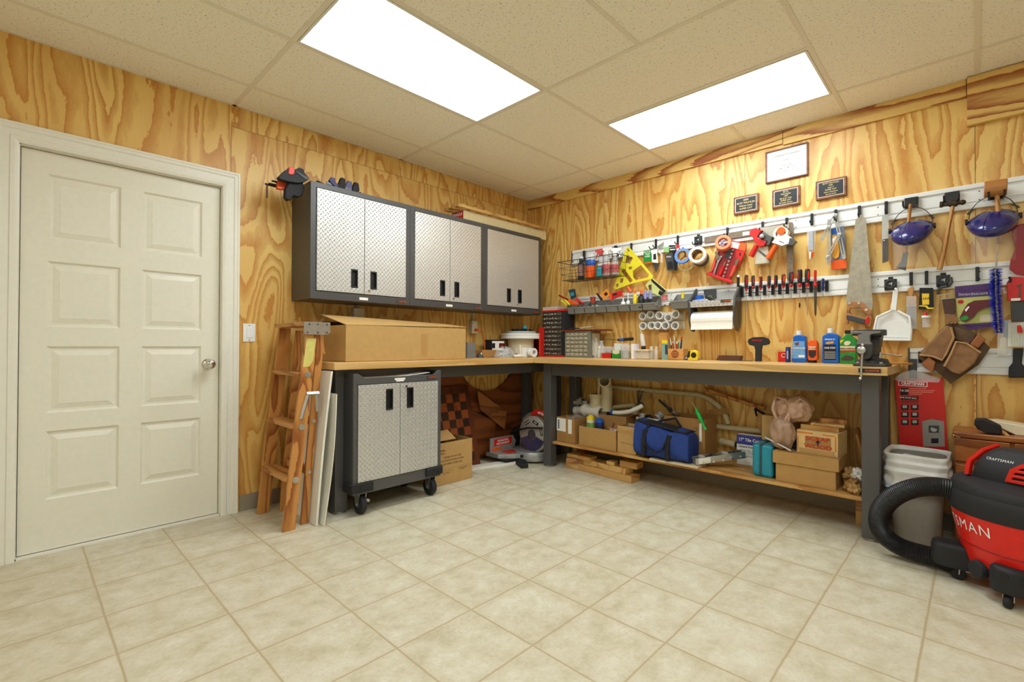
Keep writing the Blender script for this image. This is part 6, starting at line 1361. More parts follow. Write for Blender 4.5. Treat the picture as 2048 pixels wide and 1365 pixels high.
p.z = z_+0.022; build('bottle_body', MB().tube([p, p.lerp(q, .2), p.lerp(q, .85), q], [.016, .019, .019, .010], 14), M['clear'], t, smooth=True); build('dark_cap', MB().tube([p-(q-p)*0.03, p.lerp(q, .12)], .018, 14), M['ink'], t, smooth=True); build('nozzle', MB().tube([q, q+Vector((-0.012, 0, 0.035))], [.004, .002], 8), M['clear'], t)
jar(1045, 0.032, 0.085, -0.18, M['glass'], 'left of two small clear vials beside the amber box', M['clear']); jar(1130, 0.032, 0.085, -0.18, M['glass'], 'right of two small clear vials beside the amber box', M['clear'], hwm2)
one('bottle_cap', MB().cyl((PP(ZN, 1190, 640, -0.2).x, -0.20, TOP), (PP(ZN, 1190, 640, -0.2).x, -0.20, TOP+0.006), 0.012, n=16), M['brown'], 'tiny brown cap lying left of the teal pack', 'cap')

# drawer organisers at the corner
y = -0.19; fx0, fx1, zt = PP(zm(0, 0, 1), 1084, 715, y).x, PP(zm(0, 0, 1), 1128, 715, y).x, PP(zm(0, 0, 1), 1100, 624, y).z
t = thing('drawer_cabinet', 'tall black and red cabinet of small clear drawers at the bench corner', 'drawer cabinet', ((fx0+fx1)/2, -0.11, TOP))
build('cabinet_shell', MB().bb(fx0, y+0.004, TOP+0.014, fx1, -0.03, zt), M['soft_black'], t, bevel=0.002)
build('red_base', MB().bb(fx0-0.004, y-0.004, TOP, fx1+0.004, -0.03, TOP+0.014), M['red'], t, bevel=0.002); build('red_top', MB().bb(fx0-0.004, y-0.004, zt, fx1+0.004, -0.03, zt+0.016), M['red'], t, bevel=0.002)
n = 10; hgt = (zt-TOP-0.014)/n; rnd = random.Random(9)
drw = mat('smoky drawer fronts', rgb(96, 88, 76), 0.25, var=0.7, scale=60)
for k in range(n):
    z0 = TOP+0.016+hgt*k; d = build('drawer', MB().bb(fx0+0.010, y-0.004, z0+0.002, fx1-0.034, y+0.004, z0+hgt-0.005), drw, t, bevel=0.001)
    build('drawer_pull', MB().bb(fx0+0.012, y-0.010, z0+hgt-0.012, fx1-0.036, y-0.004, z0+hgt-0.008), M['black'], d)
    c = MB()
    for j in range(5): c.ball((fx0+0.03+0.035*j+rnd.uniform(-.01, .01), y-0.004, z0+hgt*0.35+rnd.uniform(-.002, .004)), (0.010, 0.003, 0.005), 8, 5)
    build('contents', c, mat('pale small parts', rgb(206, 200, 180), 0.35, 0.3, var=0.4, scale=120), d, smooth=True)
y = -0.20; gx0, gx1, zt2 = PP(zm(0, 0, 1), 1130, 715, y).x, PP(zm(0, 0, 1), 1181, 715, y).x, PP(zm(0, 0, 1), 1160, 663, y).z
t = thing('drawer_cabinet', 'grey cabinet of thirty small clear drawers on the bench', 'drawer cabinet', ((gx0+gx1)/2, -0.12, TOP))
GG = plast('olive grey enamel', 122, 120, 104, 0.4); build('cabinet_shell', MB().bb(gx0, y+0.004, TOP, gx1, -0.04, zt2), GG, t, bevel=0.001)
build('front_frame', MB().prism([(gx0, TOP), (gx1, TOP), (gx1, zt2), (gx0, zt2)], 'y', y-0.002, y+0.004, [[(gx0+0.012, TOP+0.010), (gx1-0.030, TOP+0.010), (gx1-0.030, zt2-0.008), (gx0+0.012, zt2-0.008)]]), GG, t)
dd = mat('clear drawer front', rgb(168, 162, 140), 0.2, 0.1, var=0.6, scale=140)
w5, h6 = (gx1-gx0-0.042)/5, (zt2-TOP-0.018)/6
for i in range(5):
    for j in range(6):
        x = gx0+0.012+w5*i; z = TOP+0.010+h6*j; d = build('drawer', MB().bb(x+0.002, y-0.001, z+0.002, x+w5-0.002, y+0.006, z+h6-0.006), dd, t)
        build('drawer_pull', MB().bb(x+w5*0.3, y-0.005, z+h6*0.45, x+w5*0.7, y-0.001, z+h6*0.55), M['cream'], d)
build('side_label', MB().bb(gx1, -0.17, TOP+0.02, gx1+0.001, -0.06, zt2-0.02), M['cream'], t)
one('wood_board', MB().box(((gx0+gx1)/2+0.05, -0.13, zt2+0.008), (0.44, 0.16, 0.012), R(2)), wood('padauk board', rgb(128, 46, 26), rgb(92, 30, 16), 'x', 5, 2), 'red-brown board laid across the grey drawer cabinet', 'board', bevel=0.001)
zb = zt2+0.0145
for k, (a, b, r, m, lab) in enumerate(((( -0.05, -0.12, .012), (0.10, -0.10, .030), .008, 'cream', 'pale bent strip on top of the red-brown board'), ((0.0, -0.16, .008), (0.14, -0.15, .008), .007, 'card3', 'tan stick at the front of the red-brown board'), ((-0.16, -0.12, .010), (-0.02, -0.13, .012), .010, 'dgrey', 'dark lump of cloth on the red-brown board'))):
    one('offcut', MB().tube([((gx0+gx1)/2+a[0], a[1], zb+a[2]), ((gx0+gx1)/2+(a[0]+b[0])/2, (a[1]+b[1])/2+0.01, zb+(a[2]+b[2])/2+0.006), ((gx0+gx1)/2+b[0], b[1], zb+b[2])], [r, r, r*0.7], 8, flat=0.6), M[m], lab, 'scrap', smooth=True)
# clear organiser on top of the black and red cabinet
t = thing('organizer_case', 'small clear compartment case on top of the black and red cabinet', 'case', ((fx0+fx1)/2, -0.1, zt+0.017)); build('case_body', MB().bb(fx0-0.01, -0.17, zt+0.017, fx0+0.17, -0.05, zt+0.05), M['clear'], t, bevel=0.002); build('case_base', MB().bb(fx0+0.0, -0.172, zt+0.017, fx0+0.16, -0.048, zt+0.024), M['cream'], t, bevel=0.001)
build('case_contents', MB().bb(fx0+0.01, -0.16, zt+0.0245, fx0+0.15, -0.06, zt+0.034), hwm, t)
# red book and red round thing in the corner
t = thing('red_binder', 'narrow bright red printed spine standing left of the black and red cabinet', 'binder', (fx0-0.03, -0.2, TOP)); bx = PP(zm(0, 0, 1), 1084, 700, -0.24).x
build('spine', MB().bb(bx-0.036, -0.245, TOP, bx-0.010, -0.198, PP(zm(0, 0, 1), 1084, 655, -0.24).z), M['red'], t, bevel=0.001)
for k in range(6): build('spine_print', MB().bb(bx-0.030, -0.2457, TOP+0.03+0.024*k, bx-0.018, -0.245, TOP+0.045+0.024*k), M['orange'], t)
t = thing('tool_case', 'round-topped dark red case standing in the bench corner', 'case', (0.20, -0.10, TOP)); c0 = PP(zm(0, 0, 1), 1092, 712, -0.08).x
arc = [(c0-0.17+0.0, TOP+0.001)] + [(c0-0.17+0.22*(1-math.cos(PI*k/16)), TOP+0.10+0.165*math.sin(PI*k/16)) for k in range(9)] + [(c0+0.05, TOP+0.001)]
build('case_body', MB().prism(arc, 'y', -0.085, -0.025), M['dark_red'], t, bevel=0.004, smooth=True); build('dark_rim', MB().tube([(x, -0.087, z) for x, z in arc[1:-1]], 0.006, 8), M['ink'], t, smooth=True)

# ------------------------------------------------------------------ vise
CAST = mat('grey cast enamel', rgb(128, 126, 122), 0.38, 0.3, var=0.1, scale=80, bump=0.1); CASTD = mat('dark cast enamel', rgb(70, 68, 66), 0.42, 0.35, var=0.15, scale=160, bump=0.2)
t = thing('bench_vise', 'big grey bench vise bolted to the right end of the bench', 'vise', (2.93, -0.42, TOP)); yv = -0.575
def vp(a, b, y=yv): return PP(ZV, a, b, y)
bx0, bx1 = vp(415, 1040, -0.56).x, vp(1190, 1040, -0.585).x
build('base_plate', MB().prism([(bx0, -0.575), (bx1-0.005, -0.590), (bx1+0.0, -0.40), (bx1-0.04, -0.33), (bx0+0.03, -0.33), (bx0, -0.40)], 'z', TOP, TOP+0.016), CASTD, t, bevel=0.004)
cx = (vp(490, 800).x+vp(850, 800).x)/2
build('swivel_base', MB().lathe([(0.068, 0.016), (0.066, 0.030), (0.048, 0.040), (0.045, 0.055)], (cx+0.012, -0.455, TOP), 'z', 28), CASTD, t, smooth=True)
build('body_block', MB().prism([(cx-0.030, TOP+0.055), (cx+0.044, TOP+0.055), (cx+0.046, TOP+0.15), (cx-0.032, TOP+0.15)], 'y', -0.50, -0.33), CASTD, t, bevel=0.006)
prof = [(v.x, v.z) for v in (vp(480, 560), vp(850, 560), vp(850, 780), vp(800, 880), vp(740, 905), vp(640, 905), vp(560, 860), vp(490, 760))]
build('front_jaw_body', MB().prism(prof, 'y', -0.575, -0.50), CASTD, t, bevel=0.008, smooth=True)
prof = [(v.x, v.z) for v in (vp(345, 255), vp(1040, 255), vp(1040, 300), vp(830, 320), vp(790, 360), vp(790, 480), vp(850, 560), vp(480, 560), vp(530, 460), vp(530, 360), vp(490, 315), vp(345, 310))]
build('front_jaw', MB().prism(prof, 'y', -0.575, -0.535), CAST, t, bevel=0.005, smooth=True)
build('rear_jaw', MB().prism([(cx-0.062, TOP+0.165), (cx+0.085, TOP+0.165), (cx+0.085, TOP+0.197), (cx-0.062, TOP+0.197)], 'y', -0.530, -0.47), CASTD, t, bevel=0.004)
build('anvil_horn', MB().tube([vp(830, 320, -0.50), vp(1070, 320, -0.50)], [0.016, 0.017], 16), CASTD, t, smooth=True)
build('rear_neck', MB().prism([(cx-0.02, TOP+0.10), (cx+0.05, TOP+0.10), (cx+0.06, TOP+0.17), (cx-0.04, TOP+0.17)], 'y', -0.49, -0.36), CASTD, t, bevel=0.006)
k0 = vp(612, 690, -0.60); build('screw_head', MB().lathe([(0.011, 0.03), (0.011, 0.0), (0.0205, -0.002), (0.0215, -0.012), (0.019, -0.024), (0.010, -0.028)], (k0.x, -0.60, k0.z), 'y', 24), M['steel'], t, smooth=True)
h0, h1 = vp(625, 560, -0.607), vp(575, 1345, -0.612)
build('tommy_bar', MB().tube([vp(628, 565, -0.610), vp(590, 1310, -0.618)], 0.0050, 12), M['steel'], t, smooth=True)
build('bar_knob', MB().ball(vp(575, 1340, -0.618), 0.0085, 12, 8), M['chrome'], t, smooth=True); build('bar_knob', MB().ball(vp(630, 570, -0.610), 0.0075, 12, 8), M['chrome'], t, smooth=True)
a = vp(1000, 840, -0.47); build('clamp_bolt', MB().cyl((a.x, -0.47, TOP+0.016), (a.x+0.006, -0.47, TOP+0.075), 0.009, n=14), M['steel'], t, smooth=True)
build('lock_lug', MB().prism([(a.x-0.045, TOP+0.016), (a.x+0.045, TOP+0.016), (a.x+0.035, TOP+0.04), (a.x-0.03, TOP+0.048)], 'y', -0.50, -0.44), CASTD, t, bevel=0.004)
build('lock_bar', MB().tube([vp(1080, 770, -0.42), vp(1500, 820, -0.42)], 0.0035, 8).ball(vp(1500, 820, -0.42), 0.0065, 10, 6), M['steel'], t, smooth=True)
for a_ in (bx0+0.02, bx1-0.03): build('mount_bolt', MB().cyl((a_, -0.55, TOP+0.016), (a_, -0.55, TOP+0.024), 0.010, n=6), M['steel'], t)
one('wood_lath', MB().box((2.985, -0.17, TOP+0.006), (0.05, 0.30, 0.012), R(-35)), PLY2, 'thin pale lath lying at the right end of the bench behind the vise', 'wood strip', bevel=0.001)

# ================================================================== on the left bench
def wx0(px, py, x): return Wx(px, py, x)
ZW = zm(930, 630, 12.8)
def LX(a, b, x): return Wx(*ZW((a, b))[0], x)
def plx(z, pts, x, th): return MB().prism(ox(z(*pts), x), 'x', x-th, x)
g0, g1 = LX(60, 1060, 0.30), LX(275, 1060, 0.30)
for k in range(8):
    one('grey_tile', MB().bb(0.16, g0.y, TOP+0.0162*k, 0.30, g1.y-0.001*(k % 2), TOP+0.0162*k+0.0155), M['grey'], ['bottom', 'second', 'third', 'fourth', 'fifth', 'sixth', 'seventh', 'top'][k] + ' grey tile in the stack beside the long cardboard box', 'tile', 'stack of grey tiles', bevel=0.0008)
c = LX(385, 1060, 0.26); t = thing('chrome_knob', 'dark round knob with a chrome centre on the left bench', 'knob', (0.26, c.y, TOP)); build('knob_body', MB().lathe([(0.030, 0), (0.028, 0.014), (0.020, 0.030), (0.012, 0.036)], (0.26, c.y, TOP), 'z', 22), M['dgrey'], t, smooth=True); build('chrome_ball', MB().ball((0.275, c.y, TOP+0.032), 0.014), M['chrome'], t, smooth=True)
t, _ = carton('cardboard_box', 0.10, LX(440, 1050, 0.25).y, TOP, 0.25, LX(840, 1050, 0.25).y, TOP+0.065, M['card2'], 'low brown cardboard tray on the left bench behind the hardware')
b0, b1 = LX(670, 900, 0.16), LX(1000, 900, 0.16); zc = LX(800, 905, 0.16).z; zt_ = LX(800, 640, 0.16).z
t = thing('switch_box', 'black and white striped carton on the left bench', 'box', (0.12, (b0.y+b1.y)/2, TOP)); build('box_body', MB().bb(0.07, b0.y, TOP+0.002, 0.16, b1.y, zt_), M['ink'], t, bevel=0.001)
hh = zt_-TOP
for fa, fb in ((0.12, 0.24), (0.38, 0.50), (0.80, 0.92)): build('white_band', MB().bb(0.16, b0.y+0.012, TOP+hh*fa, 0.1608, b1.y, TOP+hh*fb), M['paper'], t)
build('white_panel', MB().bb(0.16, b0.y+(b1.y-b0.y)*0.30, TOP+hh*0.5, 0.1608, b0.y+(b1.y-b0.y)*0.6, TOP+hh*0.8), M['paper'], t); build('red_print', MB().bb(0.16, b0.y+(b1.y-b0.y)*0.72, TOP+hh*0.55, 0.1608, b0.y+(b1.y-b0.y)*0.95, TOP+hh*0.74), M['dark_red'], t)
# round white tub with lid and black and teal thing
c = LX(1430, 900, 0.17); r = (LX(1870, 600, 0.20).y-LX(1010, 600, 0.20).y)/2*0.80; zt_ = LX(1450, 620, 0.20).z
t = thing('plastic_tub', 'wide round cream plastic tub with a deep lid on the left bench', 'tub', (0.17, c.y, TOP))
build('tub_body', MB().lathe([(r*0.62, 0), (r*0.68, zt_-TOP)], (0.17, c.y, TOP), 'z', 36), M['cream'], t, smooth=True)
build('tub_lid', MB().lathe([(r*0.98, 0), (r*1.02, 0.004), (r*1.02, 0.026), (r*0.99, 0.030), (r*1.02, 0.036), (r*1.02, 0.048), (r*0.96, 0.054)], (0.17, c.y, zt_), 'z', 40), M['white'], t, smooth=True)
one('lid', MB().lathe([(r*0.78, 0), (r*0.80, 0.003), (r*0.80, 0.016), (r*0.74, 0.020)], (0.17, c.y-0.005, zt_+0.0545), 'z', 32), M['lgrey'], 'grey round lid resting on the cream tub', 'lid', smooth=True)
z9 = zt_+0.0755; g = MB()
for k in range(9): g.ball((0.17+0.05*math.cos(k*2.4), c.y-0.09+0.022*k, z9+0.012), (0.022, 0.022, 0.012), 8, 6)
one('black_cloth', g, M['ink'], 'crumpled black cloth on top of the grey lid', 'cloth', smooth=True)
one('teal_spool', MB().lathe([(0.014, 0), (0.020, 0.006), (0.020, 0.026), (0.014, 0.034)], (0.22, c.y+0.0, z9+0.02), 'z', 18), M['teal'], 'small teal spool on the black cloth above the cream tub', 'spool', smooth=True)
q0, q1 = LX(1460, 1040, 0.42), LX(1700, 1040, 0.42); t = thing('white_box', 'small white carton in front of the cream tub', 'box', (0.38, (q0.y+q1.y)/2, TOP)); build('box_body', MB().bb(0.34, q0.y, TOP, 0.42, q1.y, LX(1500, 850, 0.42).z), M['paper'], t, bevel=0.001)
p = LX(1745, 960, 0.47); t = thing('tape_roll', 'white tape roll standing on edge near the bench corner', 'tape roll', (0.47, p.y, TOP)); rr = 0.041
vs = []
for k in range(28):
    u = 2*PI*k/28
    for ra, xx in ((rr*0.6, 0.44), (rr, 0.44), (rr, 0.485), (rr*0.6, 0.485)): vs.append((xx, p.y+ra*math.cos(u), TOP+rr+ra*math.sin(u)))
build('tape', MB().add(vs, [(k*4+j, ((k+1) % 28)*4+j, ((k+1) % 28)*4+(j+1) % 4, k*4+(j+1) % 4) for k in range(28) for j in range(4)]), M['white'], t, smooth=True)
p = LX(1640, 990, 0.43); one('paper_cup', MB().tube([(0.43, p.y-0.02, TOP+0.022), (0.45, p.y+0.02, TOP+0.022)], 0.021, 16), M['lgrey'], 'small grey roll lying left of the white tape roll', 'roll', smooth=True)
p = LX(1850, 980, 0.46); one('brown_cap', MB().tube([(0.40, p.y, TOP+0.022), (0.46, p.y, TOP+0.022)], 0.021, 16), M['brown'], 'brown cylinder behind the white tape roll', 'cylinder', smooth=True)
p0, p1 = LX(1240, 1030, 0.49), LX(1520, 1030, 0.49); t = thing('white_stand', 'white plastic stand with an upright post at the front of the hardware bag', 'stand', (0.49, (p0.y+p1.y)/2, TOP))
build('stand_base', MB().ball((0.49, (p0.y+p1.y)/2, TOP+0.014), (0.02, (p1.y-p0.y)/2, 0.014), 14, 8), M['white'], t, smooth=True); pp = LX(1425, 900, 0.48); build('stand_post', MB().tube([(0.48, pp.y, TOP+0.015), (0.47, pp.y, LX(1425, 775, 0.48).z)], [0.010, 0.013], 12), M['cream'], t, smooth=True)
p0, p1 = LX(850, 1050, 0.42), LX(1240, 1050, 0.42); ym = (p0.y+p1.y)/2; hb = MB().surf(lambda u, v: (0.40+0.07*math.cos(2*PI*u)*math.sin(PI*v*0.5+0.05)*(1+0.2*math.sin(9*u)), ym+(p1.y-p0.y)*0.55*math.sin(2*PI*u)*math.sin(PI*v*0.5+0.05), TOP+0.085*math.cos(PI*v*0.5)*(1+0.15*math.sin(12*u))+0.001), 22, 7, cu=True)
t = thing('hardware_bag', 'clear plastic bag of loose hardware on the left bench', 'bag', (0.40, ym, TOP)); build('bag', hb, M['film'], t, smooth=True)
g = MB(); rnd = random.Random(11)
for k in range(40): g.ball((0.40+rnd.uniform(-.06, .06), ym+rnd.uniform(-1, 1)*(p1.y-p0.y)*0.5, TOP+0.008+0.03*rnd.random()), rnd.uniform(.004, .011), 7, 5)
build('hardware', g, hwm, t, smooth=True)['kind'] = 'stuff'
one('clear_jar', MB().lathe([(0.03, 0), (0.03, 0.07), (0.026, 0.08)], (0.27, LX(1050, 900, 0.27).y, TOP), 'z', 20), M['glass'], 'clear jar right of the striped carton', 'jar', smooth=True)

# ================================================================== on top of the wall cabinets
CT = 2.113
def zx(x): return lambda *pts: [(x, Wx(a, b, x).y, Wx(a, b, x).z) for a, b in pts]
ZO = zm(500, 330, 9.1)
t = thing('wood_case', 'long flat pale wooden case on top of the wall cabinets', 'case', (0.18, -0.62, CT)); build('case_body', MB().bb(0.10, -1.12, CT, 0.27, -0.045, CT+0.085), plast('cream painted board', 226, 206, 156, 0.6), t, bevel=0.001)
build('red_end', MB().bb(0.12, -1.1212, CT+0.006, 0.265, -1.12, CT+0.082), M['red'], t); text('FRAGILE', 0.035, (0.19, -1.122, CT+0.055), M['white'], t, '-y', bold=0.0005)
t = thing('wood_lattice', 'pale slatted wooden frame lying on the long case above the cabinets', 'wood frame', (0.16, -0.6, CT+0.087)); LT = wood('pale pine lath', rgb(224, 182, 110), rgb(190, 138, 70), 'y', 5, 2)
for xx in (0.12, 0.21, 0.30): build('long_rail', MB().bb(xx-0.012, -1.20, CT+0.088, xx+0.012, -0.11, CT+0.110), LT, t, bevel=0.001)
for k in range(9): yy = -1.15+0.125*k; build('cross_slat', MB().bb(0.11, yy-0.018, CT+0.110, 0.31, yy+0.018, CT+0.118), LT, t, bevel=0.0008)
# clamps lying over the left end of the cabinets
def bclamp(name, x, y, z, yaw, s, body, jaw, label):
    T = Matrix.Translation((x, y, z)) @ Matrix.Rotation(yaw, 4, 'Z'); t = thing(name, label, 'clamp', (x, y, z), 'clamps on the first wall cabinet')
    build('bar', MB(T).bb(-0.13*s, -0.003, 0.012, 0.16*s, 0.003, 0.028), M['dark_steel'], t)
    build('fixed_jaw', MB(T).prism([(0.10*s, 0.0), (0.16*s, 0.0), (0.175*s, 0.03), (0.165*s, 0.07*s+0.02), (0.13*s, 0.075*s+0.02), (0.11*s, 0.035)], 'y', -0.013, 0.013), body, t, bevel=0.004, smooth=True)
    build('sliding_jaw', MB(T).prism([(-0.04*s, 0.0), (0.03*s, 0.0), (0.04*s, 0.03), (0.035*s, 0.075*s+0.02), (0.0, 0.078*s+0.02), (-0.02*s, 0.04)], 'y', -0.014, 0.014), body, t, bevel=0.004, smooth=True)
    build('trigger', MB(T).prism([(-0.05*s, 0.0), (-0.015*s, 0.0), (-0.03*s, -0.0+0.03), (-0.10*s, 0.052), (-0.11*s, 0.038)], 'y', -0.010, 0.010), jaw, t, bevel=0.003)
    return t
bclamp('bar_clamp', 0.20, -2.245, CT, R(75), 0.85, plast('indigo clamp', 40, 34, 84, 0.4), M['ink'], 'indigo bar clamp nearest the wall on the first cabinet')
bclamp('bar_clamp', 0.26, -2.20, CT, R(95), 0.8, M['ink'], plast('indigo clamp', 40, 34, 84, 0.4), 'black bar clamp at the front edge of the first cabinet')
bclamp('bar_clamp', 0.13, -2.22, CT, R(88), 0.9, plast('indigo clamp', 40, 34, 84, 0.4), M['ink'], 'indigo bar clamp at the back of the first cabinet')
t = thing('quick_clamp', 'large black quick clamp with orange pad hanging over the cabinet end', 'clamp', (0.20, -2.42, CT), 'clamps on the first wall cabinet')
xc = 0.26
def pz(ps, x, th): return MB().prism(ox(ZO(*ps), x), 'x', x-th, x)
build('grip_body', pz([(520, 220), (640, 100), (700, 70), (830, 80), (900, 45), (980, 80), (1000, 150), (1090, 250), (1000, 310), (860, 330), (700, 300), (560, 260)], xc, 0.045), M['soft_black'], t, bevel=0.006, smooth=True)
build('hanging_jaw', pz([(730, 290), (960, 300), (1000, 420), (960, 560), (880, 590), (800, 560), (740, 640), (680, 640), (640, 580), (650, 420)], xc-0.02, 0.04), M['ink'], t, bevel=0.006, smooth=True)
build('orange_pad', pz([(720, 35), (815, 50), (810, 150), (780, 180), (700, 160)], xc+0.004, 0.05), plast('vermilion pad', 236, 60, 34, 0.4), t, bevel=0.003)
build('release_lever', pz([(830, 120), (860, 110), (1080, 240), (1070, 270), (1000, 260)], xc+0.004, 0.012), M['dgrey'], t, bevel=0.002)
t = thing('spring_clamp', 'orange tipped black clamp bars sticking out past the cabinet end', 'clamp', Wx(*ZO((560, 440))[0], 0.20), 'clamps on the first wall cabinet')
build('orange_jaw', pz([(500, 280), (560, 300), (720, 330), (730, 380), (620, 450), (500, 430)], 0.20, 0.03), plast('burnt orange pad', 232, 84, 34, 0.4), t, bevel=0.003)
for k, (a, b, c_, d) in enumerate(((400, 290, 560, 350), (340, 340, 520, 390), (275, 345, 420, 400))):
    p, q = Wx(*ZO((a, b))[0], 0.19-0.02*k), Wx(*ZO((c_+60, d))[0], 0.19-0.02*k); build('bar', MB().tube([p, q], 0.0065, 6), M['ink'], t)
p, q = Wx(*ZO((310, 360))[0], 0.17), Wx(*ZO((310, 600))[0], 0.17); build('threaded_rod', MB().tube([p, q], 0.006, 8), M['brown'], t)
t = thing('spring_clamp', 'small black clamp with an indigo tip lying on the first cabinet', 'clamp', (0.24, -2.10, CT), 'clamps on the first wall cabinet')
build('jaw', MB().tube([(0.24, -2.16, CT+0.010), (0.24, -2.10, CT+0.016), (0.24, -2.05, CT+0.012)], [0.008, 0.010, 0.006], 8), M['ink'], t, smooth=True); build('tip', MB().ball((0.24, -2.045, CT+0.014), 0.011), plast('indigo clamp', 40, 34, 84, 0.4), t, smooth=True)
# ================================================================== miter saw on the floor in the corner
t = thing('miter_saw', 'grey miter saw with red warning labels standing on the floor in the corner', 'miter saw', (0.38, -0.45, 0))
ALU = mat('cast aluminium', rgb(176, 174, 168), 0.4, 0.5, var=0.1); SLV = mat('silver guard', rgb(200, 194, 180), 0.35, 0.5)
build('saw_base', MB().prism([(0.14, -0.735), (0.30, -0.735), (0.40, -0.62), (0.42, -0.58), (0.42, -0.22), (0.30, -0.07), (0.14, -0.07)], 'z', 0.045, 0.085), ALU, t, bevel=0.004)
build('base_foot', MB().prism([(-0.74, 0.05), (-0.60, 0.045), (-0.35, 0.045), (-0.35, 0.02), (-0.60, 0.015), (-0.72, 0.035)], 'x', 0.15, 0.40), M['ink'], t, bevel=0.003)
build('foot_arm', MB().prism([(0.28, -0.55), (0.36, -0.47), (0.59, -0.655), (0.555, -0.71)], 'z', 0.0, 0.038), M['ink'], t, bevel=0.006)
build('turntable', MB().lathe([(0.185, 0.020), (0.190, 0.028), (0.190, 0.045), (0.165, 0.05), (0.165, 0.085), (0.160, 0.092)], (0.40, -0.38, 0.0), 'z', 40), ALU, t, smooth=True)
build('fence', MB().prism([(-0.735, 0.085), (-0.45, 0.085), (-0.42, 0.10), (-0.40, 0.15), (-0.44, 0.208), (-0.735, 0.212)], 'x', 0.185, 0.20), ALU, t, bevel=0.002)
build('fence', MB().prism([(-0.34, 0.085), (-0.08, 0.085), (-0.08, 0.205), (-0.32, 0.205)], 'x', 0.185, 0.20), ALU, t, bevel=0.002)
build('warning_label', MB().bb(0.20, -0.69, 0.135, 0.201, -0.46, 0.198), M['red'], t)
for s, z in (('DOUBLE BEVEL', 0.178), ('AND DURABILITY', 0.152)): text(s, 0.024, (0.2012, -0.575, z), M['white'], t, '+x', bold=0.0006, sx=0.9)
build('warning_label', MB().bb(0.22, -0.64, 0.0852, 0.34, -0.50, 0.0862), M['red'], t); build('warning_label', MB().bb(0.20, -0.72, 0.095, 0.2008, -0.60, 0.118), M['orange'], t)
c = (0.435, -0.40, 0.245)
build('blade_guard', MB().lathe([(0.005, -0.035), (0.150, -0.035), (0.165, -0.025), (0.168, 0.0), (0.165, 0.025), (0.150, 0.035), (0.005, 0.035)], c, 'y', 40), SLV, t, smooth=True)
build('lower_guard', MB().prism([(c[0]+0.15*math.cos(a), c[2]+0.15*math.sin(a)) for a in [PI*(1.12+0.78*k/14) for k in range(15)]] + [(c[0]+0.05*math.cos(a), c[2]+0.05*math.sin(a)) for a in [PI*(1.90-0.78*k/8) for k in range(9)]], 'y', -0.447, -0.436), plast('smoky violet guard', 66, 60, 92, 0.2), t, bevel=0.002)
build('blade_hub', MB().lathe([(0.022, -0.052), (0.040, -0.050), (0.042, -0.036)], c, 'y', 24), M['dgrey'], t, smooth=True)
build('guard_link', MB().tube([(0.20, -0.45, 0.245), (0.40, -0.455, 0.300), (0.57, -0.45, 0.318)], 0.008, 8), M['ink'], t, smooth=True)
for a, s in ((2.1, 'DANGER'), (1.2, 'SAW'), (0.3, 'SAFETY')):
    q = (c[0]+0.115*math.cos(a), -0.4362, c[2]+0.115*math.sin(a)); build('guard_label', MB(Matrix.Translation(q) @ Matrix.Rotation(-(a-PI/2), 4, 'Y')).bb(-0.035, -0.0008, -0.014, 0.035, 0.0, 0.014), M['ink'], t)
    text(s, 0.017, (q[0], -0.4375, q[2]), M['white'], t, '-y', roll=a-PI/2, bold=0.0004)
build('top_handle', MB().tube([(0.40, -0.40, 0.42), (0.47, -0.40, 0.45), (0.56, -0.40, 0.432), (0.60, -0.40, 0.39)], [0.02, 0.026, 0.026, 0.022], 12), M['red'], t, smooth=True)
text('MITER', 0.026, (0.535, -0.4275, 0.44), M['white'], t, '-y', roll=R(-12), bold=0.0005)
build('handle_neck', MB().tube([(0.30, -0.40, 0.36), (0.36, -0.40, 0.405), (0.42, -0.40, 0.43)], [0.02, 0.022, 0.02], 12), M['grey'], t, smooth=True)
build('slide_arm', MB().prism([(0.09, 0.09), (0.15, 0.09), (0.20, 0.20), (0.36, 0.30), (0.30, 0.34), (0.13, 0.26), (0.09, 0.20)], 'y', -0.37, -0.32), M['ink'], t, bevel=0.004)
build('table_scale', MB().prism([(0.56, -0.32), (0.577, -0.40), (0.58, -0.40), (0.565, -0.31)], 'z', 0.05, 0.078), M['ink'], t); build('lock_knob', MB().cyl((0.418, -0.56, 0.062), (0.432, -0.565, 0.062), 0.013, n=14), M['black'], t, smooth=True)

# ================================================================== on the lower shelf under the tool wall
S0 = SHZ + 0.0008; Z1 = zm(0, 0, 1)
ZU, ZY, ZSx, ZJ = zm(1080, 780, 9.75), zm(1260, 780, 8.027), zm(1500, 780, 6.204), zm(1400, 750, 5.25)
t, T = carton('cardboard_box', 0.728, -0.435, S0, 0.935, -0.20, 0.435, M['card2'], 'brown cardboard box with shipping labels at the left end of the lower shelf', rz=-6)
build('shipping_label', MB(T).bb(0.728, -0.4362, 0.315, 0.835, -0.4352, 0.425), M['paper'], t); build('shipping_label', MB(T).bb(0.862, -0.4362, 0.305, 0.905, -0.4352, 0.425), M['paper'], t)
for k in range(5): build('printed_bar', MB(T).bb(0.742, -0.4370, 0.335+0.016*k, 0.760, -0.4362, 0.346+0.016*k), M['ink'], t)
build('crumpled_film', MB(T).surf(lambda u, v: (0.75+0.16*u, -0.40+0.2*v, 0.432+0.022*math.sin(7*u+3*v)*math.cos(5*v)), 12, 10), M['film'], t, smooth=True)
t, T = carton('cardboard_box', 0.965, -0.44, S0, 1.322, -0.30, 0.385, M['card'], 'low open cardboard box with cans in it on the lower shelf')
one('lumber_block', MB().bb(0.98, -0.425, S0+0.0045, 1.31, -0.315, 0.27), M['card2'], 'brown filler block inside the low open box', 'block')
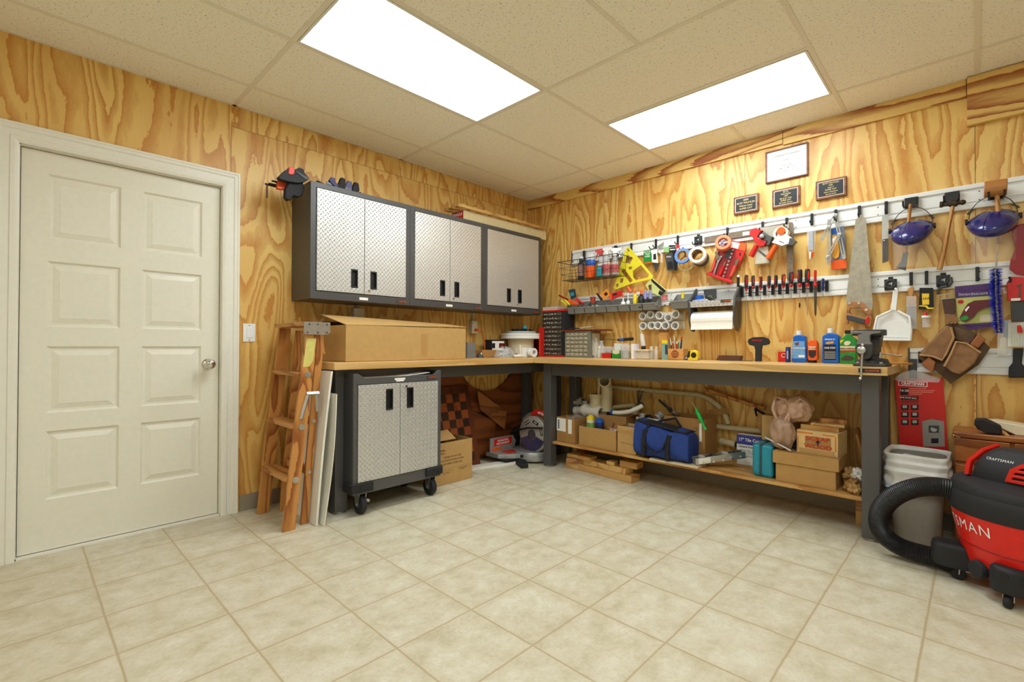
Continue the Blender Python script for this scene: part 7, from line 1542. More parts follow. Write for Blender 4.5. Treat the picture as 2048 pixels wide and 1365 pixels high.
def can(x, y, z, r, h, m, capm, label, lm=None):
    t = thing('spray_can', label, 'can', (x, y, z)); build('can_body', MB().lathe([(r, 0), (r, h*0.80), (r*0.92, h*0.86)], (x, y, z), 'z', 24), m, t, smooth=True)
    build('cap', MB().lathe([(r*0.98, h*0.80), (r*0.98, h*0.92), (r*0.5, h*0.97), (r*0.35, h)], (x, y, z), 'z', 24), capm, t, smooth=True)
    if lm: build('printed_band', MB().lathe([(r*1.01, h*0.3), (r*1.01, h*0.7)], (x, y, z), 'z', 24), lm, t, smooth=True)
can(1.035, -0.37, 0.271, 0.034, 0.205, M['cream'], M['yellow'], 'cream and green can with yellow top in the low open box', plast('leaf green print', 130, 176, 90, 0.5, var=0.4, scale=20))
can(1.125, -0.37, 0.271, 0.036, 0.190, M['navy'], M['blue'], 'dark blue can with bright blue cap in the low open box', plast('navy print', 40, 44, 70, 0.5, var=0.4, scale=40))
t = thing('jar', 'small dark jar with a red handle beside the blue can', 'jar', (1.19, -0.36, 0.271)); build('jar_body', MB().lathe([(0.026, 0), (0.028, 0.08), (0.02, 0.10)], (1.19, -0.36, 0.271), 'z', 18), M['brown'], t, smooth=True)
g = MB(); rnd = random.Random(2)
for k in range(16): g.ball((1.235+rnd.uniform(-.03, .06), -0.37+rnd.uniform(-.03, .03), 0.35+rnd.uniform(0, .03)), rnd.uniform(.01, .02), 7, 5)
one('scrap_bags', g, plast('pink and white scraps', 200, 170, 164, 0.5, var=0.4, scale=20), 'small pink and white packets heaped in the low open box', 'packets', kind='stuff', smooth=True)
one('thin_stick', MB().tube([(1.225, -0.36, 0.36), (1.245, -0.34, 0.43)], 0.006, 8), M['dark_red'], 'dark red stick standing in the low open box', 'stick', smooth=True)
t, T = carton('cardboard_box', 1.336, -0.44, S0, 1.495, -0.28, 0.432, M['card3'], 'tall narrow taped cardboard box beside the blue bag on the lower shelf')
build('tape_strip', MB(T).bb(1.338, -0.4412, 0.375, 1.493, -0.4402, 0.405), M['tape'], t); text('MADE IN CHINA 2018', 0.011, (1.42, -0.4408, 0.30), M['inkb'], t, '-y', roll=R(-4))
build('dark_filler', MB(T).bb(1.345, -0.43, 0.36, 1.486, -0.21, 0.415), M['grey'], t)
t, T = carton('cardboard_box', 0.99, -0.27, S0, 1.31, -0.06, 0.475, M['card2'], 'brown cardboard box behind the low box holding pipe fittings')
t, T = carton('cardboard_box', 0.74, -0.14, S0, 0.98, -0.035, 0.45, M['card2'], 'brown cardboard box against the wall holding white pipe fittings')
PV = M['pvc']; PVC = plast('aged cream pvc', 204, 188, 146, 0.4)
def pipe(name, pts, r, label, m=PV, ends=True, cat='pipe'):
    t = thing(name, label, cat, pts[0], 'pvc pipes and fittings'); pts = [Vector(p) for p in pts]
    n = len(pts); k = 18; mb = MB(); mb.tube(pts, r, k, cap=False); mb.tube(pts, r*0.88, k, cap=False)
    a = MB(); build('pipe_wall', mb, m, t, smooth=True)
    if ends:
        for q, d in ((pts[0], pts[1]-pts[0]), (pts[-1], pts[-2]-pts[-1])):
            d = d.normalized(); rg = MB(); rg.tube([q, q+d*0.03], r*1.13, k, cap=False); rg.tube([q, q+d*0.03], r*0.88, k, cap=False); rg.tube([q-d*0.0005, q], [r*0.88, r*1.13], k, cap=False); rg.tube([q+d*0.03, q+d*0.0305], [r*1.13, r*1.0], k, cap=False)
            build('socket_rim', rg, m, t, smooth=True)
    return t
P2 = lambda a, b, y, z=ZC: Wy(1080+a/4.876, 730+b/4.876, y)
pipe('pipe_elbow', [P2(628, 160, -0.265), P2(632, 162, -0.235), P2(642, 180, -0.205), P2(652, 215, -0.188), P2(656, 270, -0.18), P2(652, 330, -0.18), P2(650, 450, -0.18)], 0.047, 'large cream pvc elbow standing upright on the lower shelf, mouth facing out', PVC)
pipe('pipe_coupling', [P2(547, 285, -0.20), P2(547, 415, -0.20)], 0.052, 'wide short cream pipe collar standing left of the large elbow', PVC)
pipe('thin_pipe', [P2(590, 60, -0.16), P2(570, 290, -0.19)], 0.013, 'thin cream pipe standing inside the wide collar', PVC, ends=False)
pipe('pipe_tee', [P2(440, 440, -0.20), P2(520, 455, -0.22), P2(605, 470, -0.24)], 0.050, 'white pvc fitting lying on its side in front of the collars')
pipe('pipe_ring', [P2(345, 450, -0.12), P2(430, 440, -0.12)], 0.036, 'white pipe ring lying at the left of the fittings')
pipe('pipe_coupling', [P2(345, 370, -0.10), P2(420, 350, -0.10)], 0.030, 'grey-white fitting standing at the left back of the fittings', plast('grey pvc', 176, 168, 148, 0.4))
pipe('pipe_ring', [P2(410, 375, -0.08), P2(470, 380, -0.08)], 0.022, 'small white ring behind the white fitting')
pipe('hose_loop', [P2(700, 465, -0.24), P2(780, 470, -0.26), P2(880, 455, -0.27), P2(960, 420, -0.27), P2(1000, 400, -0.25)], 0.018, 'bent white tube with a blue tape band lying across the brown boxes', ends=False)
pipe('hose_loop', [P2(690, 440, -0.16), P2(720, 415, -0.13), P2(800, 405, -0.12), P2(930, 395, -0.12)], 0.018, 'cream tube behind the bent white tube', PVC, ends=False)
one('blue_tape', MB().tube([P2(695, 465, -0.242), P2(718, 467, -0.245)], 0.020, 14), M['blue'], 'blue tape band round the end of the bent white tube', 'tape', smooth=True)
pipe('pipe_tee', [P2(935, 400, -0.14), P2(935, 480, -0.14)], 0.024, 'small cream upright fitting behind the white board', PVC)
pipe('pipe_plug', [P2(995, 475, -0.2), P2(995, 520, -0.2)], 0.020, 'small white pipe cap standing near the black ring')
one('black_ring', MB().tube([P2(1060+35*math.cos(k*PI/8), 520+22*math.sin(k*PI/8), -0.16) for k in range(16)], 0.010, 8, closed=True), M['ink'], 'black rubber ring among the fittings', 'ring', smooth=True)
pipe('grey_fitting', [P2(1140, 520, -0.18), P2(1185, 480, -0.15)], 0.028, 'grey bottle-shaped fitting left of the tall labelled box', M['lgrey'])
one('white_tray', MB().box((1.52, -0.20, 0.452), (0.32, 0.012, 0.05), R(-3)), M['paper'], 'white strip of card standing behind the blue bag', 'card', bevel=0.001)
one('card_support', MB().bb(1.36, -0.195, S0, 1.65, -0.06, 0.425), M['card2'], 'brown carton behind the white strip of card', 'box', bevel=0.002)
g = MB(); rnd = random.Random(4)
for k in range(9): a = P2(945+8*k, 245+rnd.uniform(0, 14), -0.12); b = P2(960+rnd.uniform(-8, 14), 370, -0.13); g.tube([a, a.lerp(b, .5)+Vector((rnd.uniform(-.01, .01), 0, 0)), b], 0.0025, 5)
g.ball(P2(975, 385, -0.13), (0.03, 0.02, 0.02), 10, 6); one('wire_bundle', g, M['dark_steel'], 'bundle of thin twisted metal wires standing among the pipe fittings', 'wires')
for k, (a, b, c, d, lab) in enumerate(((1160, 345, 1290, 460, 'dark flat metal bar leaning out of the boxes behind the bag'), (1205, 350, 1320, 480, 'steel bracket leaning out of the boxes behind the bag'), (1250, 440, 1350, 490, 'short steel fitting lying on the labelled box'))):
    p, q = P2(a, b, -0.15+0.01*k), P2(c, d, -0.17+0.01*k); mb = MB().tube([p, q], 0.011, 4); mb.tube([q-(q-p)*0.25, q-(q-p)*0.1], 0.017, 10); one('metal_bracket', mb, [M['dark_steel'], M['steel'], M['steel']][k], lab, 'bracket')
t, T = carton('cardboard_box', 1.655, -0.30, S0, 1.965, -0.09, 0.530, M['card2'], 'large brown cardboard box with printed words behind the blue bag', rz=0)
text('PROFILE JAMB', 0.017, (1.745, -0.3006, 0.468), M['inkb'], t, '-y', roll=R(-2)); text('THIS SIDE\nTOP', 0.014, (1.915, -0.3006, 0.455), M['inkb'], t, '-y')
build('side_flap', MB().add([(1.90, -0.09, 0.531), (2.05, -0.07, 0.56), (2.05, -0.07, 0.60), (1.90, -0.09, 0.575)], [(0, 1, 2, 3)]), M['card2'], t, solid=0.003); build('paper_strip', MB().bb(1.925, -0.3015, 0.37, 1.943, -0.3005, 0.50), M['paper'], t)
a, b, c_ = Wy(*ZY((990, 190))[0], -0.33), Wy(*ZY((1055, 300))[0], -0.335), Wy(*ZY((1215, 645))[0], -0.345)
t = thing('screwdriver', 'bright green handled screwdriver hanging point up over the labelled box', 'screwdriver', c_); build('shaft', MB().tube([a, b], 0.0028, 8), M['steel'], t, smooth=True)
build('handle', MB().tube([b, b.lerp(c_, .08), b.lerp(c_, .25), b.lerp(c_, .5), b.lerp(c_, .62), b.lerp(c_, .85), c_], [.006, .009, .014, .014, .008, .008, .010], 12), plast('bright green grip', 20, 190, 80, 0.25), t, smooth=True)
# blue duffel bag
BG = S0+0.0135; t = thing('duffel_bag', 'blue canvas tool bag with dark straps on the lower shelf', 'bag', (1.71, -0.40, BG)); BL = mat('navy canvas', rgb(36, 62, 132), 0.8, var=0.15, scale=50, bump=0.2); BK = mat('dark webbing', rgb(34, 32, 36), 0.85, var=0.1, bump=0.2)
def bagf(u, v):
    x = 1.505+0.42*v; a = 2*PI*u; k = 1.0 if 0.02 < v < 0.98 else 0.93; h = 0.262-0.055*v+0.006*math.sin(9*v)
    cy, cz = math.cos(a), math.sin(a); q = 0.55
    y = -0.402+0.095*math.copysign(abs(cy)**q, cy)*k*(1-0.12*max(cz, 0)) + 0.006*math.sin(14*v+5*cz); z = BG+0.001+h*0.5*(1+math.copysign(abs(cz)**q, cz)*(k if cz > 0 else 1))*(1+0.025*math.sin(17*v)*max(cz, 0))
    if cy < 0: x += 0.0; y -= 0.014*math.sin(PI*v)*(1-abs(cz))
    return (x, y, max(z, BG+0.0002))
mb = MB().surf(bagf, 40, 30, cu=True); n = 30
mb.f.append(tuple(i*n for i in range(40))); mb.f.append(tuple(i*n+n-1 for i in range(39, -1, -1))); build('bag_body', mb, BL, t, smooth=True)
build('top_panel', MB().surf(lambda u, v: (1.515+0.40*v, -0.402+0.078*(2*u-1), BG+0.001+(0.262-0.055*v)*(1.005-0.03*abs(2*u-1)**3)+0.003), 8, 16), BK, t, smooth=True, solid=0.004)
for v in (0.22, 0.66):
    x = 1.505+0.42*v; h = 0.262-0.055*v; build('side_strap', MB().tube([(x, -0.506, BG+0.012), (x+0.004, -0.510, BG+0.12), (x+0.012, -0.495, BG+h*0.82)], 0.020, 8, flat=1.0, up=(1, 0, 0)), BK, t, smooth=True)
for s in (0, 1): build('carry_handle', MB().tube([(1.60+0.0, -0.50+0.17*s, S0+0.20), (1.63, -0.46+0.13*s, S0+0.262), (1.70 if not s else 1.76, -0.43+0.10*s, S0+(0.252 if not s else 0.30)), (1.80, -0.45+0.12*s, S0+0.235), (1.82, -0.495+0.16*s, S0+0.17)], 0.011, 8, flat=0.8), BK, t, smooth=True)
build('lower_handle_loop', MB().tube([(1.60, -0.515, S0+0.17), (1.63, -0.522, S0+0.10), (1.69, -0.524, S0+0.065), (1.75, -0.520, S0+0.09), (1.78, -0.512, S0+0.16)], 0.012, 8, flat=0.5), BK, t, smooth=True)
build('zip', MB().tube([(1.52, -0.385, S0+0.268), (1.70, -0.385, S0+0.246), (1.91, -0.385, S0+0.214)], 0.004, 6), M['dgrey'], t)
# metal track with rollers
t = thing('drawer_slide', 'grey metal roller track section resting against the shelf beside the blue bag', 'metal track', (2.03, -0.33, S0)); T = Matrix.Translation((1.955, -0.45, S0+0.016)) @ Matrix.Rotation(R(42), 4, 'Z') @ Matrix.Rotation(R(-9), 4, 'Y')
build('channel', MB(T).prism([(-0.035, 0.0), (0.035, 0.0), (0.035, 0.045), (0.028, 0.045), (0.028, 0.007), (-0.028, 0.007), (-0.028, 0.045), (-0.035, 0.045)], 'x', 0.0, 0.34), M['steel'], t, bevel=0.001)
for k in range(5): build('roller', MB(T).cyl((0.05+0.065*k, -0.036, 0.012), (0.05+0.065*k, -0.050, 0.012), 0.008, n=10), M['chrome'], t, smooth=True)
for k in range(4): build('cross_bolt', MB(T).bb(0.04+0.08*k, -0.026, 0.02, 0.07+0.08*k, 0.026, 0.052), M['dgrey'] if k % 2 else M['lgrey'], t, bevel=0.003)
build('white_label', MB(T).bb(0.02, -0.0365, 0.006, 0.10, -0.0355, 0.042), M['paper'], t)
pipe('pipe', [Wy(1975-532, 0, -0.1)*0+Vector((1.98, -0.045, 0.345)), Vector((2.09, -0.05, 0.335))], 0.024, 'short cream pipe stub behind the metal track', PVC)
pipe('pipe', [(1.90, -0.045, 0.452), (2.262, -0.045, 0.452)], 0.020, 'long cream pipe lying level along the wall above the shelf', PVC, ends=False)
pipe('curved_conduit', [(1.02, -0.045, 0.690), (1.40, -0.045, 0.682), (1.70, -0.045, 0.680), (1.82, -0.045, 0.676), (1.90, -0.045, 0.652), (1.97, -0.045, 0.600), (2.02, -0.045, 0.530), (2.035, -0.045, 0.480)], 0.019, 'long pale conduit curving down along the wall under the bench', PVC, ends=False)
one('wood_dowel', MB().tube([Wy(1408, 778, -0.05), Wy(1530, 818, -0.05)], 0.016, 10), OAK, 'brown round stick sloping along the wall above the curved conduit', 'stick', smooth=True)
t = thing('tile_cutter_box', 'blue and white carton of a tile cutter standing on the lower shelf', 'box', (2.27, -0.13, S0)); x0, x1 = 2.135, 2.42; build('box_body', MB().bb(x0, -0.16, S0, x1, -0.09, 0.432), M['paper'], t, bevel=0.001); build('blue_header', MB().bb(x0, -0.1612, 0.365, x1, -0.16, 0.432), plast('royal blue print', 58, 60, 140, 0.5), t)
text('17" Tile Cutter', 0.030, (x0+0.012, -0.1618, 0.398), M['white'], t, '-y', 'LEFT', bold=0.0006, sx=0.9); text('General Purpose', 0.018, (x0+0.012, -0.1605, 0.350), M['ink'], t, '-y', 'LEFT', bold=0.0005)
text('- Heavy duty cast base\n- Makes cutting simple\n- For tile to 17 inches\n- Adjustable fence', 0.014, (x0+0.02, -0.1605, 0.305), M['ink'], t, '-y', 'LEFT')
# teal case, lidded box, scrap wood box
t = thing('teal_case', 'upright teal plastic tool case on the lower shelf', 'case', (2.38, -0.32, S0)); TE = plast('teal case plastic', 34, 140, 160, 0.35)
for a, b in ((2.318, 2.366), (2.370, 2.440)): build('case_half', MB().bb(a, -0.42, S0+0.004, b, -0.20, 0.430), TE, t, bevel=0.018, seg=4, smooth=True)
build('seam', MB().bb(2.364, -0.412, S0+0.01, 2.372, -0.21, 0.424), M['dgrey'], t); build('foot', MB().bb(2.335, -0.40, S0, 2.43, -0.25, S0+0.006), TE, t)
t, T = carton('cardboard_box', 2.462, -0.435, S0, 2.775, -0.19, 0.395, M['card'], 'tan lidded cardboard box beside the right bench leg')
build('box_lid', MB().prism([(2.447, -0.445), (2.792, -0.445), (2.792, -0.18), (2.447, -0.18)], 'z', 0.335, 0.408, [[(2.451, -0.441), (2.788, -0.441), (2.788, -0.184), (2.451, -0.184)]]).bb(2.447, -0.445, 0.405, 2.792, -0.18, 0.409), M['card'], t, bevel=0.0015)
t = thing('scrap_box', 'worn box marked scrap wood in red on top of the lidded box', 'box', (2.69, -0.31, 0.41)); T = Matrix.Translation((2.68, -0.30, 0.4098)) @ Matrix.Rotation(R(-4), 4, 'Z')
CW = plast('pale worn print', 216, 180, 116, 0.7, var=0.1, scale=20); build('box_body', MB(T).bb(-0.108, -0.095, 0, 0.108, 0.095, 0.138), CW, t, bevel=0.002); build('tan_panel', MB(T).bb(-0.062, -0.0962, 0.035, 0.072, -0.0952, 0.105), M['card2'], t)
build('front_flap', MB(T).bb(-0.092, -0.100, 0.0, 0.088, -0.096, 0.030), M['card3'], t, bevel=0.001)
for s, z in (('SCRAP', 0.092), ('WOOD', 0.046)): text(s, 0.034, (0, 0, 0), plast('red marker ink', 190, 52, 30, 0.7), t, bold=0.0008, sx=1.25, M=T @ Matrix.Translation((0.006, -0.0970, z)) @ Matrix.Rotation(R(90), 4, 'X') @ Matrix.Diagonal((1.25, 1, 1, 1)))
build('arrow_print', MB(T).prism([(0.006, 0.088), (0.020, 0.070), (0.010, 0.070), (0.010, 0.052), (0.002, 0.052), (0.002, 0.070), (-0.008, 0.070)], 'y', -0.0972, -0.0962), M['ink'], t)
for a, b, c, d in ((-0.105, 0.118, -0.02, 0.128), (0.030, 0.118, 0.092, 0.126), (0.092, 0.03, 0.100, 0.12), (-0.104, 0.02, -0.098, 0.10)): build('red_print', MB(T).bb(a, -0.0958, b, c, -0.0950, d), plast('faded orange print', 214, 120, 60, 0.7), t)
one('wood_offcut', MB().box((2.68, -0.27, 0.562), (0.20, 0.15, 0.026), R(-3)), PLYX, 'thick pine block on top of the scrap wood box', 'wood piece', bevel=0.001)
one('wood_offcut', MB().box((2.71, -0.26, 0.583), (0.17, 0.15, 0.014), R(4)), LT, 'thin pale board on the pine block above the scrap box', 'wood piece', bevel=0.001)
one('wood_offcut', MB().box((2.73, -0.22, 0.603), (0.14, 0.10, 0.024), R(2)), OAK, 'dark wood piece topmost on the scrap wood box', 'wood piece', bevel=0.001)
# back carton, plastic shopping bag
one('cardboard_box', MB().bb(2.27, -0.085, 0.2228, 2.46, -0.03, 0.575), M['card3'], 'plain tan carton against the wall behind the teal case', 'box', bevel=0.002)
one('metal_bracket', MB().tube([Wy(*ZSx((60, 235))[0], -0.10), Wy(*ZSx((230, 330))[0], -0.10), Wy(*ZSx((250, 370))[0], -0.10)], 0.009, 4).tube([Wy(*ZSx((60, 235))[0], -0.10), Wy(*ZSx((85, 330))[0], -0.10)], 0.007, 4), M['ink'], 'black metal bracket on top of the plain tan carton', 'bracket')
t = thing('shopping_bag', 'crumpled translucent tan plastic shopping bag with tied handles on the boxes', 'bag', (2.53, -0.33, 0.43))
SB = clear('tan plastic bag film', rgb(226, 180, 144), 0.62, 0.25)
def blob(c, r, ph, amp=0.14):
    def f(u, v):
        a, b = 2*PI*u, PI*(v*0.98+0.01); d = Vector((math.sin(b)*math.cos(a), math.sin(b)*math.sin(a), -math.cos(b)))
        k = 1+amp*0.8*mnoise.noise(d*2.0+Vector((ph, 0, 0)))+amp*0.35*mnoise.noise(d*5+Vector((0, ph, 0)))+0.05*abs(mnoise.noise(d*9+Vector((0, 0, ph)))); return Vector(c)+Vector((d.x*r[0], d.y*r[1], d.z*r[2]))*k
    return MB().surf(f, 56, 36, cu=True)
build('upper_lobe', blob((2.55, -0.32, 0.665), (0.085, 0.075, 0.08), 3.1, 0.25), SB, t, smooth=True); build('upper_lobe', blob((2.475, -0.31, 0.655), (0.065, 0.06, 0.085), 7.7, 0.25), SB, t, smooth=True)
build('lower_lobe', blob((2.485, -0.38, 0.515), (0.072, 0.06, 0.100), 1.2, 0.22), plast('grey tan bag film', 172, 138, 110, 0.35, var=0.15, scale=14), t, smooth=True)
build('handle_loop', MB().tube([(2.46, -0.39, 0.585), (2.43, -0.385, 0.66), (2.44, -0.36, 0.735), (2.50, -0.36, 0.72), (2.53, -0.38, 0.66), (2.50, -0.40, 0.585)], 0.010, 8), SB, t, smooth=True)
build('handle_loop', MB().tube([(2.52, -0.39, 0.585), (2.53, -0.385, 0.68), (2.58, -0.37, 0.735), (2.62, -0.36, 0.70)], 0.010, 8), SB, t, smooth=True)
one('red_wrapper', MB().bb(2.37, -0.20, 0.60, 2.41, -0.17, 0.655), M['red'], 'small red and white wrapper left of the shopping bag', 'wrapper', bevel=0.006) ; one('pack_box', MB().bb(2.33, -0.26, 0.4335, 2.44, -0.16, 0.598), M['card3'], 'tan carton under the red wrapper, printed end facing out', 'box', bevel=0.002)
one('metal_tube', MB().tube([Wy(*ZSx((190, 590))[0], -0.40), Wy(*ZSx((515, 760))[0], -0.44)], 0.0075, 8), M['steel'], 'straight steel tube sloping from the teal case to the lidded box', 'tube', smooth=True)
one('blue_carton', MB().bb(2.50, -0.30, 0.4095, 2.56, -0.24, 0.47), plast('slate blue carton', 60, 84, 110, 0.5), 'small slate blue carton left of the scrap wood box', 'box', bevel=0.002)
for k, (a, b, c, s) in enumerate(((2.845, -0.38, 0, .045), (2.83, -0.30, 0.035, .05), (2.865, -0.33, 0.06, .04), (2.86, -0.42, 0.0, .035))):
    one('paper_wad', blob((a, b, S0+s*0.82+c), (s*0.8, s, s*0.8), k*2.3, 0.6), M['card3'] if k % 2 else M['paper'] if k == 2 else M['card2'], ['brown paper wad at the foot of the lidded box', 'tan paper wad behind the right bench leg', 'white paper wad topmost by the right bench leg', 'tan paper scrap nearest the shelf edge by the leg'][k], 'paper', 'crumpled paper by the leg')
one('plywood_sheet', MB().box((2.86, -0.10, S0+0.165), (0.012, 0.10, 0.33), Matrix.Rotation(R(-12), 3, 'Y')), OAK, 'thin reddish board leaning behind the right bench leg', 'board')
# wood under the shelf
for k, (x, y, w, d, z, h, rz, lab) in enumerate(((1.20, -0.36, 0.52, 0.12, 0.0, 0.052, -4, 'long pine board at the bottom of the pile under the shelf'), (1.17, -0.35, 0.46, 0.11, 0.053, 0.045, -5, 'long pine board second in the pile under the shelf'), (1.00, -0.37, 0.13, 0.10, 0.099, 0.03, 0, 'short pine block at the left of the pile under the shelf'),
        (1.25, -0.38, 0.07, 0.07, 0.099, 0.032, 5, 'small square pine block in the middle of the pile'), (1.40, -0.34, 0.15, 0.10, 0.099, 0.05, 0, 'pine block at the right of the pile under the shelf'), (0.86, -0.34, 0.14, 0.12, 0.0, 0.05, 15, 'pale curved block lowest left under the shelf'), (0.87, -0.35, 0.15, 0.13, 0.051, 0.04, 25, 'brown board above the pale block under the shelf'), (0.86, -0.33, 0.12, 0.13, 0.092, 0.03, 8, 'topmost thin board of the left pile under the shelf'))):
    one('wood_block', MB().box((x, y, z+h/2+0.0005), (w, d, h), R(rz)), [PLYX, LT, PLYX, LT, PLYX, LT, HND, LT][k], lab, 'wood block', 'wood stored under the shelf', bevel=0.003)

# ================================================================== waste bin
t = thing('waste_bin', 'grey plastic waste bin with a white liner beside the bench leg', 'waste bin', (3.125, -0.285, 0)); BT2 = plast('taupe bin plastic', 150, 142, 128, 0.45)
def se(cx, cy, a, b, th, q=0.42): c, s = math.cos(th), math.sin(th); return cx+a*math.copysign(abs(c)**q, c), cy+b*math.copysign(abs(s)**q, s)
def shell(prof, n=48, wob=0.0, seed=0.0):
    def f(u, v):
        i = v*(len(prof)-1); k = min(int(i), len(prof)-2); fr = i-k; a0, b0, z0 = prof[k]; a1, b1, z1 = prof[k+1]; a, b, z = a0+(a1-a0)*fr, b0+(b1-b0)*fr, z0+(z1-z0)*fr
        w = wob*(mnoise.noise(Vector((math.cos(2*PI*u)*2.2, math.sin(2*PI*u)*2.2, z*22+seed)))); x, y = se(3.125, -0.285, a+w, b+w, 2*PI*u); return (x, y, z+w*0.5)
    return MB().surf(f, n, (len(prof)-1)*4+1, cu=True)
m = shell([(0.095, 0.120, 0.0), (0.122, 0.145, 0.46), (0.124, 0.147, 0.462), (0.118, 0.141, 0.462), (0.092, 0.117, 0.01)]); m.f.append(tuple(range(0, 48*17, 17))); build('bin_body', m, BT2, t, smooth=True)
LN = plast('white liner film', 226, 222, 214, 0.35, var=0.03)
build('bin_liner', shell([(0.100, 0.122, 0.22), (0.116, 0.138, 0.42), (0.128, 0.151, 0.478), (0.134, 0.157, 0.484), (0.138, 0.161, 0.474), (0.134, 0.158, 0.45), (0.141, 0.164, 0.435), (0.135, 0.158, 0.41), (0.142, 0.166, 0.39), (0.135, 0.160, 0.365), (0.139, 0.164, 0.34), (0.137, 0.166, 0.310)], 72, 0.010), LN, t, smooth=True)
build('liner_hem', shell([(0.139, 0.167, 0.312), (0.142, 0.171, 0.296)], 72, 0.014, 3), plast('blue tinted liner hem', 186, 208, 226, 0.4), t, smooth=True, solid=0.001)

# ================================================================== wooden chest with drawers
CH = wood('golden oak chest', rgb(176, 104, 44), rgb(130, 66, 20), 'x', 9, 1.6, rough=0.35, mode='Position')
t = thing('wooden_chest', 'golden oak chest of drawers with brass ring pulls at the right edge', 'chest', (3.52, -0.16, 0)); x0, x1 = 3.268, 3.86
build('chest_body', MB().bb(x0+0.006, -0.285, 0, x1, -0.02, 0.582), CH, t, bevel=0.003); build('chest_lid', MB().bb(x0, -0.300, 0.583, x1, -0.015, 0.612), CH, t, bevel=0.006)
for i in range(2):
    for j in range(4):
        a = x0+0.010+0.215*i; z1 = 0.580-0.135*j; d = build('drawer', MB().bb(a, -0.300, z1-0.118, a+0.200, -0.284, z1), CH, t, bevel=0.003); c = (a+0.125 if i == 0 else a+0.1, z1-0.055)
        build('backplate', MB().cyl((c[0], -0.300, c[1]), (c[0], -0.3025, c[1]), 0.013, n=18), mat('brass', rgb(190, 160, 96), 0.3, 1.0), d)
        build('ring_pull', MB().tube([(c[0]+0.018*math.cos(k*PI/8), -0.306, c[1]-0.002+0.018*math.sin(k*PI/8)) for k in range(16)], 0.0024, 8, closed=True).tube([(c[0]-0.018, -0.304, c[1]), (c[0]+0.018, -0.304, c[1])], 0.003, 8), mat('brass', rgb(190, 160, 96), 0.3, 1.0), d, smooth=True)
build('corner_latch', MB().ball((x0+0.004, -0.302, 0.592), 0.006).tube([(x0+0.004, -0.302, 0.592), (x0+0.03, -0.304, 0.585)], 0.003, 6), mat('brass', rgb(190, 160, 96), 0.3, 1.0), t, smooth=True)
ZC2 = zm(1880, 840, 11.375); CTZ = 0.6125
t = thing('bench_brush', 'bench brush with black bristles and blond wooden handle lying on the chest', 'brush', (3.45, -0.23, CTZ))
build('bristles', ground(MB().prism(oy(ZC2((785, 110), (830, 90), (1050, 95), (1400, 260), (1420, 440), (1110, 430), (860, 320), (780, 220)), -0.26), 'y', -0.29, -0.20), CTZ+0.0005), plast('black bristle mass', 44, 36, 32, 0.9, bump=0.5), t, bevel=0.012, smooth=True)
build('handle', MB().tube([Wy(*ZC2((1100, 110))[0], -0.235), Wy(*ZC2((1450, 300))[0], -0.235), Wy(*ZC2((1620, 440))[0], -0.26), Wy(*ZC2((1700, 455))[0], -0.27)], [0.010, 0.016, 0.012, 0.010], 10, flat=0.6), wood('blond brush handle', rgb(226, 184, 110), rgb(200, 150, 80), 'x', 4, 3), t, smooth=True)
one('long_dustpan', MB().prism([(3.40, CTZ+0.055), (3.44, CTZ+0.06), (3.86, CTZ+0.006), (3.86, CTZ), (3.50, CTZ)], 'y', -0.215, -0.06), M['cream'], 'cream plastic dustpan lying on the chest behind the brush', 'dustpan', bevel=0.003)
g = MB()
for k in range(5): g.tube([(3.60+0.045*math.cos(a*PI/8+k)+0.01*k, -0.13+0.03*math.sin(a*PI/8+k), CTZ+0.075+0.006*k+0.018*math.sin(a*PI/8)) for a in range(16)], 0.005, 7, closed=True)
one('cord_coil', g, M['ink'], 'coiled black cord on the dustpan on the chest', 'cord', smooth=True)

# ================================================================== shop vacuum
VX, VY = 3.530, -0.700; t = thing('shop_vacuum', 'large red and black shop vacuum on casters at the right edge', 'vacuum cleaner', (VX, VY, 0)); RED = plast('vacuum red', 222, 34, 22, 0.3)
V3 = lambda p, m_, nm, **k: build(nm, MB().lathe(p, (VX, VY, 0), 'z', 56), m_, t, smooth=True, **k)
V3([(0.185, 0.070), (0.205, 0.075), (0.235, 0.20), (0.262, 0.345)], RED, 'red_tank'); V3([(0.263, 0.335), (0.268, 0.345), (0.270, 0.400), (0.264, 0.420), (0.262, 0.425)], M['soft_black'], 'black_rim')
V3([(0.262, 0.425), (0.262, 0.440), (0.250, 0.462), (0.20, 0.478), (0.145, 0.486), (0.02, 0.49)], M['soft_black'], 'lid'); V3([(0.236, 0.199), (0.2385, 0.201), (0.2385, 0.203), (0.237, 0.205)], M['dark_red'], 'tank_seam')
T = Matrix.Translation((VX-0.015, VY-0.02, 0.482)) @ Matrix.Rotation(R(-25), 4, 'Z') @ Matrix.Scale(1.08, 4)
hd = MB(T).surf(lambda u, v: (0.150*(math.copysign(abs(math.cos(2*PI*u))**0.7, math.cos(2*PI*u)))*(1-0.42*v**2.2), 0.120*(math.copysign(abs(math.sin(2*PI*u))**0.7, math.sin(2*PI*u)))*(1-0.45*v**2.2), 0.118*v**0.85), 40, 12, cu=True); hd.f.append(tuple(i*12+11 for i in range(40))); build('motor_head', hd, M['soft_black'], t, smooth=True)
for sx in (-1, 1):
    g = MB(T); g.tube([(sx*0.150, -0.085, 0.0), (sx*0.148, -0.07, 0.055), (sx*0.120, -0.04, 0.098), (sx*0.10, 0.02, 0.118)], 0.016, 8, flat=0.6); build('red_trim', g, RED, t, smooth=True)
